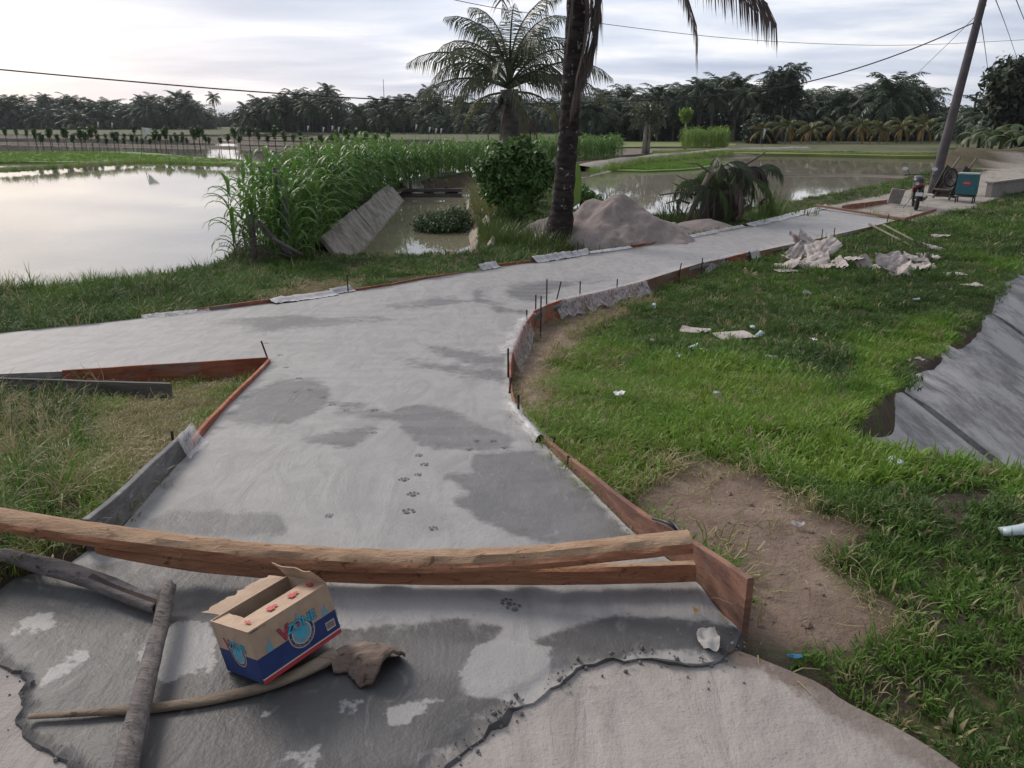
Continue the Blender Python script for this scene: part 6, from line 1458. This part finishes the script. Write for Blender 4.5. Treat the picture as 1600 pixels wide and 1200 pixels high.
for i in range(n - 1): mb.f += [(i * kk, (i + 1) * kk, (i + 1) * kk + nV, i * kk + nV), (i * kk + kk - 1, i * kk + kk - 1 + nV, (i + 1) * kk + kk - 1 + nV, (i + 1) * kk + kk - 1)]
for k in range(kk - 1): a = (n - 1) * kk + k; mb.f += [(a, a + 1, a + 1 + nV, a + nV)]
mb.v = [tuple(q) for q in V]; mb.m = [0] * len(mb.f)
m_sheath = timber_mat('sheath_fibre', (.16, .115, .09), (.24, .185, .15), (.07, .05, .042), .8); sh = mb.build('leaf_sheath', m_sheath, pet, smooth=True)

# ------------------------------------------------------------------ cardboard carton
A_ = wp(415, 1070, .060); B_ = wp(331, 1064, .004); C_ = wp(532, 989, .075)
lx = (C_ - A_).normalized(); wy = (B_ - A_); wy = (wy - lx * wy.dot(lx)); BW = wy.length * 1.02; wy.normalize(); uz = lx.cross(wy).normalized()
if uz.z < 0: uz = -uz
BL = (C_ - A_).length * 1.02; BH = .165
rot = Matrix((lx, wy, uz)).transposed(); bx = empty('cardboard_box', A_, label='open kraft and blue cardboard carton resting on the palm stalk', cat='box'); bx.rotation_euler = rot.to_euler()
# local axes: x along long face (0..BL), y inwards (0..BW), z up
m, t, b = new_mat('carton_print'); po_ = vecsrc(t, 'obj'); sp_ = t.add('ShaderNodeSeparateXYZ', {0: po_}); n1 = t.noise(po_, 22, 4, .6); n2 = t.noise(t.vscale(po_, (1, 1, 6)), 60, 3, .6)
kraft = t.mix(t.smooth(n1, .35, .65), (.47, .335, .235), (.41, .285, .20)); kraft = t.mix(t.math('MULTIPLY', t.smooth(n2, .5, .8), .2), kraft, (.33, .22, .15))
blue = t.mix(t.smooth(n1, .4, .7), (.014, .035, .14), (.02, .045, .165)); c = t.mix(t.math('LESS_THAN', sp_.outputs[2], BH * .47), kraft, blue)
isl = t.math('LESS_THAN', sp_.outputs[1], .004); red = t.math('MULTIPLY', isl, t.math('LESS_THAN', sp_.outputs[2], BH * .075)); c = t.mix(red, c, (.46, .035, .05)); wh = t.math('MULTIPLY', isl, t.math('MULTIPLY', t.math('LESS_THAN', sp_.outputs[2], BH * .10), t.math('GREATER_THAN', sp_.outputs[2], BH * .075))); c = t.mix(wh, c, (.6, .55, .5))
t.l.new(c, b.inputs['Base Color']); b.inputs['Roughness'].default_value = .7; t.l.new(t.add('ShaderNodeBump', {'Strength': .25, 'Distance': .004, 'Height': t.math('ADD', n1, n2)}).outputs[0], b.inputs['Normal']); m_cart = m
m_kraft = simple('kraft_board', (.47, .335, .235), (.40, .28, .195), 20, .8, .2, 60)
m_inner = simple('kraft_inside', (.33, .225, .15), (.28, .19, .125), 20, .85)
def panel(nm, x0, x1, y0, y1, z0, z1, mat, parent=bx, bulge=0.0):
    mb = MB(); mb.box(((x0 + x1) / 2, (y0 + y1) / 2, (z0 + z1) / 2), (x1 - x0, y1 - y0, z1 - z0)); return mb.build(nm, mat, parent)
tk = .0035
panel('long_side', 0, BL, 0, tk, 0, BH, m_cart); panel('short_side', -.0003, tk, tk, BW - tk, 0, BH, m_cart); panel('long_side', 0, BL, BW - tk, BW, 0, BH, m_cart); panel('short_side', BL - tk, BL + .0003, tk, BW - tk, 0, BH, m_cart); panel('bottom', tk, BL - tk, tk, BW - tk, .001, .004, m_inner)
def flap(nm, p0, p1, d, mat, torn=0.0, seed=0, sag=0.0, par=bx):
    """flap hinged on p0-p1, reaching d"""
    p0, p1, d = Vector(p0), Vector(p1), Vector(d); V = []; nu, nv = 18, 6; Nn = (p1 - p0).cross(d).normalized()
    for j in range(nv + 1):
        for i in range(nu + 1):
            f = j / nv; e = 1 - torn * (.5 + .5 * mnoise.noise(Vector((i * .55, seed, 0)))) - torn * .5 * abs(mnoise.noise(Vector((i * 1.7, seed, 4)))); V.append(p0.lerp(p1, i / nu) + d * f * e + Nn * sag * math.sin(f * 1.57) * (.6 + .5 * mnoise.noise(Vector((i * .2, f, seed)))))
    nV = len(V); V += [q - Nn * .003 for q in V]; Fc = []
    for j in range(nv):
        for i in range(nu): a = j * (nu + 1) + i; Fc += [(a, a + 1, a + nu + 2, a + nu + 1), (a + nV, a + nu + 1 + nV, a + nu + 2 + nV, a + 1 + nV)]
    for i in range(nu): a = nv * (nu + 1) + i; Fc.append((a, a + 1, a + 1 + nV, a + nV))
    for j in range(nv):
        for a in (j * (nu + 1), j * (nu + 1) + nu): Fc.append((a, a + nu + 1, a + nu + 1 + nV, a + nV))
    return MB().add(V, Fc).build(nm, mat, par)
f1 = flap('flap', (0, .001, BH), (BL, .001, BH), (0, BW * .5, -.004), m_kraft, .03, 1, .002); f1['label'] = 'closed near flap with red print'
f2 = flap('flap', (.0, BW * .995, BH - .004), (0, 0, BH - .004), (BL * .22, 0, -.004), m_kraft, .15, 2, .002); f2['label'] = 'short end flap tucked level'
f3 = flap('flap', (BL * .12, BW, BH), (BL * .96, BW, BH), (-.03, BW * .42, .012), m_kraft, .5, 5, .004); f3['label'] = 'torn outer flap bent away from the box'
f4 = flap('flap', (BL, .0, BH), (BL, BW, BH), (-.035, .02, .052), m_kraft, .06, 9, .012); f4['label'] = 'raised end flap'
# prints
def flatm(name, col): return simple(name, col, tuple(q * .85 for q in col), 40, .65)
m_pred, m_pcy, m_pwh, m_pnavy, m_psky = flatm('print_red', (.50, .04, .055)), flatm('print_cyan', (.055, .42, .56)), flatm('print_cream', (.55, .47, .38)), flatm('print_navy', (.015, .03, .12)), flatm('print_skyblue', (.16, .36, .46))
def text_mesh(txt, size, ext=0.0, bold=0.0, shear=0.0, sp=1.0):
    cu = bpy.data.curves.new('lettering', 'FONT'); cu.body = txt; cu.size = size; cu.align_x = 'CENTER'; cu.align_y = 'CENTER'; cu.offset = bold; cu.shear = shear; cu.space_character = sp; cu.resolution_u = 3
    o = bpy.data.objects.new('lettering', cu); COL.objects.link(o); bpy.context.view_layer.update(); dg = bpy.context.evaluated_depsgraph_get(); me = bpy.data.meshes.new_from_object(o.evaluated_get(dg)); bpy.data.objects.remove(o); bpy.data.curves.remove(cu); return me
class Face:
    """2D drawing on a face: origin o, axes ex, ey, normal n"""
    def __init__(s, o, ex, ey, n, parent): s.o, s.ex, s.ey, s.n, s.p = Vector(o), Vector(ex), Vector(ey), Vector(n), parent
    def M(s, x, y, lift, rz=0.0):
        R3 = Matrix((s.ex, s.ey, s.n)).transposed().to_4x4(); return Matrix.Translation(s.o + s.ex * x + s.ey * y + s.n * lift) @ R3 @ Matrix.Rotation(rz, 4, 'Z')
    def text(s, txt, x, y, size, mat, lift=.0012, name='lettering', sx=1.0, rz=0.0, **kw):
        me = text_mesh(txt, size, **kw); me.materials.clear(); me.materials.append(mat); ob = bpy.data.objects.new(name, me); COL.objects.link(ob); ob.parent = s.p; ob.matrix_local = s.M(x, y, lift, rz) @ Matrix.Diagonal((sx, 1, 1, 1)); return ob
    def poly(s, pts, mat, lift=.0008, name='print_mark'):
        V = [tuple(s.o + s.ex * a + s.ey * c_ + s.n * lift) for a, c_ in pts]; return MB().add(V, [tuple(range(len(V)))]).build(name, mat, s.p)
    def ring(s, x, y, r0, r1, a0, a1, mat, lift=.0007, name='emblem_ring', n=40):
        V = []; Fc = []
        for i in range(n + 1):
            a = a0 + (a1 - a0) * i / n
            for r_ in (r0, r1): V.append(tuple(s.o + s.ex * (x + r_ * math.cos(a)) + s.ey * (y + r_ * math.sin(a)) + s.n * lift))
        for i in range(n): Fc.append((2 * i, 2 * i + 1, 2 * i + 3, 2 * i + 2))
        return MB().add(V, Fc).build(name, mat, s.p)
def logo(fc, x, y, k, curved=True):
    fc.ring(x + .012 * k, y - .022 * k, 0, .040 * k, 0, 6.2832, m_pwh, .0005, 'emblem_disc'); fc.ring(x + .012 * k, y - .022 * k, .030 * k, .0372 * k, 0, 6.2832, m_pnavy, .0007); fc.ring(x + .012 * k, y - .022 * k, 0, .026 * k, 0, 6.2832, m_psky, .0007, 'emblem_disc'); fc.ring(x + .012 * k, y - .022 * k, 0, .014 * k, 0, 6.2832, m_pcy, .0009, 'emblem_disc')
    s_ = 'Air Minum Dalam Kemasan'
    for i, ch in enumerate(s_):
        if ch == ' ': continue
        a = math.pi * 1.02 + (math.pi * .96) * i / (len(s_) - 1); fc.text(ch, x + .012 * k + .0335 * k * math.cos(a), y - .022 * k + .0335 * k * math.sin(a), .0075 * k, m_pwh, .0010, 'lettering', 1, a + math.pi / 2)
    fc.poly([(x + .004 * k, y + .012 * k), (x + .012 * k, y + .036 * k), (x + .022 * k, y + .012 * k)], m_psky, .0009)
    fc.text('V', x - .034 * k, y + .001 * k, .052 * k, m_pnavy, .0011, bold=.0022 * k); fc.text('V', x - .034 * k, y + .001 * k, .052 * k, m_pred, .0015, bold=.0010 * k)
    fc.text('ZONE', x + .018 * k, y + .003 * k, .034 * k, m_pnavy, .0011, sx=1.0, bold=.0020 * k); fc.text('ZONE', x + .018 * k, y + .003 * k, .034 * k, m_pcy, .0015, sx=1.0, bold=.0009 * k)
    fc.ring(x + .0095 * k, y + .003 * k, 0, .0055 * k, 0, 6.2832, m_pred, .0017, 'emblem_disc', 16)
LF = Face((0, 0, 0), (1, 0, 0), (0, 0, 1), (0, -1, 0), bx); SF = Face((0, BW, 0), (0, -1, 0), (0, 0, 1), (-1, 0, 0), bx)
logo(LF, BL * .50, BH * .60, 1.12); logo(SF, BW * .46, BH * .58, .98)
for x0 in (.045, BL - .035):
    LF.poly([(x0 - .012, BH * .48), (x0 - .006, BH * .66), (x0, BH * .56), (x0 + .004, BH * .72), (x0 + .012, BH * .48)], m_psky, .0005, 'print_peaks')
LF.poly([(BL - .045, BH * .18), (BL - .012, BH * .18), (BL - .012, BH * .34), (BL - .045, BH * .34)], m_pwh, .0006, 'barcode_patch')
for i in range(12): LF.poly([(BL - .042 + i * .0023, BH * .21), (BL - .042 + i * .0023 + .0011, BH * .21), (BL - .042 + i * .0023 + .0011, BH * .32), (BL - .042 + i * .0023, BH * .32)], m_pnavy, .0009, 'barcode_bar')
LF.poly([(.006, BH * .95), (.03, BH * .95), (.03, BH * .965), (.006, BH * .965)], m_pnavy, .0005)
TF = Face((0, 0, BH + .003), (1, 0, 0), (0, 1, 0), (0, 0, 1), f1)
for x0, w_ in ((BL * .45, .05), (BL * .72, .05), (BL * .93, .03), (BL * .14, .022)):
    TF.ring(x0, BW * .25, .0, w_ * .18, 0, 6.2832, m_pred, .0012, 'print_mark', 14); TF.poly([(x0 - w_ * .5, BW * .17), (x0 - w_ * .15, BW * .17), (x0 - w_ * .15, BW * .33), (x0 - w_ * .5, BW * .30)], m_pred, .0012)

# ------------------------------------------------------------------ motorcycle
m_blk = simple('black_plastic', (.018, .018, .02), (.03, .03, .032), 8, .4); m_tyre = simple('tyre_rubber', (.02, .02, .021), (.035, .034, .034), 20, .85, .4, 40); m_steel = simple('dull_steel', (.35, .35, .36), (.22, .22, .23), 10, .35, 0, metal=.9)
m_mredc = simple('red_lens', (.35, .02, .02), (.28, .015, .015), 10, .2); m_mirror = simple('mirror_glass', (.75, .78, .82), (.7, .73, .78), 3, .15); m_rpaint = simple('red_paint', (.30, .03, .03), (.22, .02, .02), 6, .3)  # mirror glass: bright reflection painted in as a whitish base colour
def torus(mb, c, R0, r0, ax, n=28, k=10):
    c = Vector(c); X = Vector(ax[0]); Y = Vector(ax[1]); Zv = X.cross(Y); V = []; Fc = []
    for i in range(n):
        a = 6.2832 * i / n; D_ = X * math.cos(a) + Y * math.sin(a)
        for j in range(k): b_ = 6.2832 * j / k; V.append(c + D_ * (R0 + r0 * math.cos(b_)) + Zv * r0 * math.sin(b_))
    for i in range(n):
        for j in range(k): Fc.append((i * k + j, ((i + 1) % n) * k + j, ((i + 1) % n) * k + (j + 1) % k, i * k + (j + 1) % k))
    return mb.add(V, Fc)
mq = gp(1431, 326); mq.z = gz(mq.x, mq.y); HD = math.atan2(.80, .60) + R(14)
mc = empty('motorcycle', mq, HD, label='black motorcycle with red side panel parked with its tail toward the pour', cat='motorcycle')
# local x forward, origin under the rear wheel
AX = ((1, 0, 0), (0, 0, 1))
def wheel(x, r_, w_, par, nm='wheel'):
    mb = MB(); torus(mb, (x, 0, r_), r_ - w_ * .5, w_ * .5, AX); tyre = mb.build(nm, m_tyre, par, smooth=True); mb = MB(); torus(mb, (x, 0, r_), r_ - w_ * 1.05, .014, AX, 24, 6)
    for k in range(6): a = k * 1.047; mb.tube([(x, 0, r_), (x + math.cos(a) * (r_ - w_), 0, r_ + math.sin(a) * (r_ - w_))], .012, 5)
    mb.tube([(x, -.07, r_), (x, .07, r_)], .04, 10); mb.build('rim', m_steel, tyre, smooth=True); return tyre
wheel(0, .30, .125, mc, 'rear_wheel'); wheel(1.28, .30, .10, mc, 'front_wheel')
mb = MB(); mb.tube([(0, .11, .3), (.45, .11, .36), (.62, .09, .42)], [.03, .035, .04], 8); mb.tube([(0, -.11, .3), (.45, -.11, .36), (.62, -.09, .42)], [.03, .035, .04], 8); mb.tube([(.5, 0, .45), (.75, 0, .80), (1.02, 0, .92)], [.05, .05, .05], 8); mb.tube([(-.1, .08, .80), (.4, .1, .68), (.6, .08, .5)], .025, 6); mb.tube([(-.1, -.08, .80), (.4, -.1, .68), (.6, -.08, .5)], .025, 6); mb.tube([(.02, .12, .32), (.16, .13, .66)], .03, 7); mb.tube([(.02, -.12, .32), (.16, -.13, .66)], .03, 7); mb.build('frame', m_blk, mc, smooth=True)
mb = MB(); mb.box((.68, 0, .42), (.36, .26, .32), None, .05); mb.box((.72, 0, .62), (.2, .2, .16), None, .04); mb.build('engine', m_steel, mc, smooth=True)
mb = MB(); mb.tube([(-.2, 0, .86), (-.02, 0, .82), (.22, 0, .78), (.5, 0, .80)], [.06, .115, .14, .12], 12, True, 0, 0, .45); mb.build('seat', m_blk, mc, smooth=True)
mb = MB(); mb.tube([(.45, 0, .78), (.6, 0, .86), (.8, 0, .88), (.98, 0, .82)], [.09, .16, .17, .10], 14, True, 0, 0, .8); mb.build('fuel_tank', m_blk, mc, smooth=True)
mb = MB(); mb.tube([(-.32, 0, .80), (-.1, 0, .76), (.2, 0, .66), (.45, 0, .60)], [.06, .13, .17, .13], 10, True, 0, 0, .8); tail = mb.build('tail_cowl', m_blk, mc, smooth=True)
mb = MB(); mb.box((-.335, 0, .79), (.04, .14, .06), None, .015); mb.build('tail_light', m_mredc, mc, smooth=True)
mb = MB(); mb.tube([(-.05, 0, .66), (-.22, 0, .63), (-.34, 0, .50), (-.38, 0, .40)], [.05, .06, .06, .05], 8, True, 0, 0, .35); mb.build('rear_fender', m_blk, mc, smooth=True)
mb = MB(); mb.box((-.40, 0, .52), (.008, .2, .11), Matrix.Rotation(.25, 3, 'Y')); mb.build('number_plate', m_white, mc)
mb = MB(); mb.tube([(.6, -.16, .3), (.3, -.17, .27), (-.02, -.19, .36), (-.28, -.2, .44)], [.025, .03, .05, .055], 10); mb.build('exhaust', m_steel, mc, smooth=True)
mb = MB(); mb.tube([(1.28, .08, .3), (1.05, .08, .98)], .028, 8); mb.tube([(1.28, -.08, .3), (1.05, -.08, .98)], .028, 8); mb.build('fork', m_steel, mc, smooth=True)
mb = MB(); mb.tube([(1.12, 0, .62), (1.35, 0, .62), (1.5, 0, .5)], [.06, .07, .05], 8, True, 0, 0, .4); mb.build('front_fender', m_rpaint, mc, smooth=True)
mb = MB(); mb.tube([(.88, .37, 1.02), (.98, .2, 1.04), (1.03, 0, 1.02), (.98, -.2, 1.04), (.88, -.37, 1.02)], .016, 8); mb.tube([(.80, .42, 1.01), (.90, .34, 1.02)], .022, 8); mb.tube([(.80, -.42, 1.01), (.90, -.34, 1.02)], .022, 8); mb.build('handlebar', m_blk, mc, smooth=True)
mb = MB(); mb.box((1.12, 0, .90), (.14, .2, .2), None, .06); mb.build('headlamp', m_blk, mc, smooth=True)
for sg in (-1, 1):
    mb = MB(); mb.tube([(.93, .26 * sg, 1.03), (.93, .33 * sg, 1.16), (.92, .39 * sg, 1.2)], .01, 6); mm_ = mb.build('mirror', m_blk, mc, smooth=True)
    V = []; n = 18
    for dx in (-.012, .012): V += [(.91 + dx, .42 * sg + .085 * math.cos(6.2832 * k / n), 1.21 + .055 * math.sin(6.2832 * k / n)) for k in range(n)]
    MB().add(V, [tuple(range(n)), tuple(range(2 * n - 1, n - 1, -1))] + [(k, (k + 1) % n, n + (k + 1) % n, n + k) for k in range(n)]).build('mirror_glass', m_mirror, mm_)
mb = MB(); mb.tube([(.5, .15, .35), (.42, .34, .02)], .014, 6); mb.build('side_stand', m_steel, mc, smooth=True)
mb = MB(); mb.box((.25, .15, .62), (.4, .03, .16), None, .012); mb.build('side_panel', m_rpaint, mc)

# ------------------------------------------------------------------ handcart and teal insulated box on its frame
m_teal = simple('teal_paint', (.022, .135, .155), (.018, .11, .13), 4, .45, .1); m_teald = simple('pale_rim', (.42, .47, .48), (.32, .36, .37), 5, .5)
ty = 27.3; tq = dp(1510, 300, ty); tq.z = gz(tq.x, ty)
tb = empty('vending_box', tq, R(52), label='teal insulated box with red emblem on a low black frame', cat='box'); tb.scale = (.86, .86, .86)
hz_ = .32; w_, d_, h_ = .72, .5, .78
mb = MB(); mb.box((0, 0, hz_ + h_ / 2), (d_, w_, h_), None, .03); mb.build('box_body', m_teal, tb, smooth=False)
mb = MB(); mb.box((0, 0, hz_ + h_ + .03), (d_ + .05, w_ + .05, .06), None, .02); mb.build('lid', m_teald, tb)
V = []; n = 24
for k in range(n): a = 6.2832 * k / n; V.append((-d_ / 2 - .006, .17 * math.cos(a), hz_ + h_ * .58 + .075 * math.sin(a)))
MB().add(V, [tuple(range(n))]).build('emblem', m_pred, tb)
V = [(-d_ / 2 - .010, -.1 + .2 * k / 8, hz_ + h_ * .58 + .02 * math.sin(k * 1.6)) for k in range(9)]; mb = MB(); mb.tube(V, .012, 5); mb.build('emblem_stroke', m_pwh, tb)
mb = MB()
for sx_, sy_ in ((-1, -1), (-1, 1), (1, -1), (1, 1)): mb.tube([(sx_ * .25, sy_ * .3, 0), (sx_ * .25, sy_ * .3, hz_)], .025, 6)
mb.tube([(-.3, -.36, .26), (-.3, .36, .26)], .025, 6); mb.tube([(.3, -.36, .26), (.3, .36, .26)], .025, 6); mb.tube([(-.3, -.3, .2), (.3, -.3, .2)], .02, 6); mb.tube([(-.3, .3, .2), (.3, .3, .2)], .02, 6); mb.build('stand', m_blk, tb, smooth=True)
hy = 28.2; hq = dp(1482, 298, hy); hq.z = gz(hq.x, hy); hc = empty('handcart', hq, R(20), label='tipped up wooden handcart with a spoked wheel beside the pole', cat='handcart'); hc.scale = (1.2, 1.2, 1.2)
AXc = ((1, 0, .0), (0, 0, 1)); mb = MB(); cxw = dp(1467, 282, hy) - hq; torus(mb, (cxw.x, -.35, cxw.z), .25, .028, ((1, 0, 0), (0, .1, 1)), 24, 8)
for k in range(8): a = k * .785; mb.tube([(cxw.x, -.35, cxw.z), (cxw.x + .25 * math.cos(a), -.35, cxw.z + .25 * math.sin(a))], .008, 4)
mb.build('wheel', m_tyre, hc, smooth=True)
Rt = Matrix.Rotation(R(-62), 3, 'Y'); mb = MB(); mb.box((.1, 0, .5), (.9, .62, .05), Rt); mb.build('tray_floor', m_stake, hc)
for sg in (-1, 1): mb = MB(); mb.box((.02, .32 * sg, .54), (.9, .03, .26), Rt); mb.build('tray_side', m_stake, hc); mb = MB(); mb.tube([(-.25, .28 * sg, .05), (.2, .28 * sg, .75), (.55, .28 * sg, 1.2)], .03, 6); mb.build('handle', m_stalkw, hc, smooth=True)
mb = MB(); mb.box((-.15, 0, .25), (.04, .6, .3), Rt); mb.build('tray_end', m_stake, hc)
a = dp(1400, 308, 26.5); a.z = gz(a.x, 26.5); mb = MB(); mb.box((0, 0, .28), (.45, .05, .5), Matrix.Rotation(.25, 3, 'X') @ Matrix.Rotation(.1, 3, 'Y'), .01); o = mb.build('white_board', m_pap, loc=a, label='pale board leaning at the waterside left of the motorcycle', cat='board')
low = empty('low_wall', dp(1565, 285, 30), label='low pale concrete wall beyond the teal box', cat='wall'); low.location.z = gz(low.location.x, 30); low.rotation_euler = (0, 0, R(40)); mb = MB(); mb.box((1.2, 0, .15), (4.6, .22, .7), None, .02); mb.build('wall_body', m_old, low); mb = MB(); mb.box((1.2, 0, .53), (4.7, .3, .07), None, .015); mb.build('coping', m_old, low)

# ------------------------------------------------------------------ utility poles and cables
PYY = 31.0; m_pole = simple('pole_concrete', (.115, .10, .105), (.08, .07, .075), 3, .9, .3, 12)
pb0 = dp(1458, 292, PYY); pb0.z = gz(pb0.x, PYY); ptop = dp(1552, -60, PYY)
up_ = empty('utility_pole', pb0, label='tall leaning grey utility pole behind the motorcycle', cat='utility pole')
mb = MB(); n = 10; mb.tube([(ptop - pb0) * (i / n) - Vector((0, 0, .3 if i == 0 else 0)) for i in range(n + 1)], [.19 - .07 * i / n for i in range(n + 1)], 12); mb.build('pole_shaft', m_pole, up_, smooth=True)
mb = MB(); mb.box(tuple(ptop - pb0 - Vector((0, 0, .3))), (1.4, .1, .1)); mb.build('cross_arm', m_pole, up_)
def cable(pts, r_, label, sag=0.0, mat=None, seg=40):
    a, c_ = Vector(pts[0]), Vector(pts[-1])
    if len(pts) == 2: W = [a.lerp(c_, i / seg) - Vector((0, 0, sag * 4 * (i / seg) * (1 - i / seg))) for i in range(seg + 1)]
    else: W = smoothline(pts, 3)
    mb = MB(); mb.tube(W, r_, 5); return mb.build('power_cable', mat or m_rub, smooth=True, label=label, cat='cable')
cable([dp(-420, 62, 22), dp(-200, 88, 23.5), dp(0, 109, 25), dp(200, 127, 26.5), dp(400, 144, 28), dp(600, 156, 29), dp(800, 164, 30), dp(1000, 158, 30.5), dp(1200, 143, 31), dp(1320, 114, 31), dp(1430, 76, 31), dp(1534, 30, 31)], .022, 'thick sagging cable running low across the whole view to the pole')
cable([dp(640, -16, 40), dp(760, 11, 44), dp(860, 25, 48), dp(960, 40, 52), dp(1130, 60, 58), dp(1280, 69, 64), dp(1420, 72, 70), dp(1640, 60, 78)], .018, 'thin high cable crossing behind both palm crowns')
cable([dp(1436, 112, 60), dp(1490, 60, 45), dp(1541, 8, 31)], .014, 'thin cable dropping from the pole top toward the grove')
cable([dp(1529, 8, 31), dp(1540, 80, 55), dp(1548, 146, 86)], .02, 'thin cable from the pole down to the far pole')
cable([dp(1548, -20, 31), dp(1572, 40, 60), dp(1592, 100, 90)], .02, 'thin cable slanting right from the pole top')
cable([dp(1580, -20, 31), dp(1600, 30, 50), dp(1625, 90, 80)], .02, 'thin cable at the right of the pole top')
fp = dp(1517, 200, 88); fpe = empty('far_utility_pole', (fp.x, 88, FZ), label='small far utility pole with two cross arms above the palms', cat='utility pole'); ft_ = dp(1517, 147, 88).z - FZ
mb = MB(); mb.tube([(0, 0, -.2), (0, 0, ft_)], [.16, .11], 8); mb.build('pole_shaft', m_stake, fpe)
for dz in (.0, .55): mb = MB(); mb.box((0, 0, ft_ - .1 - dz), (1.5 if dz == 0 else 1.0, .12, .12)); mb.build('cross_arm', m_stake, fpe)
ms_ = dp(600, 150, 230); mse = empty('radio_mast', (ms_.x, 230, FZ), label='hair thin radio mast above the middle belt of palms', cat='mast'); mb = MB(); mb.tube([(0, 0, -.5), (0, 0, dp(600, 124, 230).z - FZ)], [.14, .07], 5); mb.build('mast_tube', m_stake, mse)
# blue roof glimpsed in the grove
hq = dp(1205, 192, 122); hs = empty('shed', (hq.x, 122, FZ), label='small shed with a blue roof glimpsed between the grove trunks', cat='shed'); mb = MB(); mb.box((0, 0, (hq.z - FZ) / 2), (4.5, 3, hq.z - FZ), None); mb.build('wall', m_pap, hs); mb = MB(); mb.box((0, 0, hq.z - FZ + .12), (5.2, 3.8, .2), Matrix.Rotation(.18, 3, 'X')); mb.build('roof', simple('blue_roof', (.05, .22, .42), (.04, .18, .36), 2, .5), hs)

# ------------------------------------------------------------------ evening haze
hb_ = MB(); hb_.box((0, 2000, 28), (9000, 8000, 64)); m, t, b = new_mat('haze_air'); t.n.remove(b)
pv_ = t.add('ShaderNodeVolumePrincipled', {'Color': (.80, .85, .92), 'Density': .00016, 'Anisotropy': .2}); t.l.new(pv_.outputs[0], t.n['Material Output'].inputs['Volume'])
hb_.build('haze', m, kind='stuff', label='thin pale evening haze over the fields')
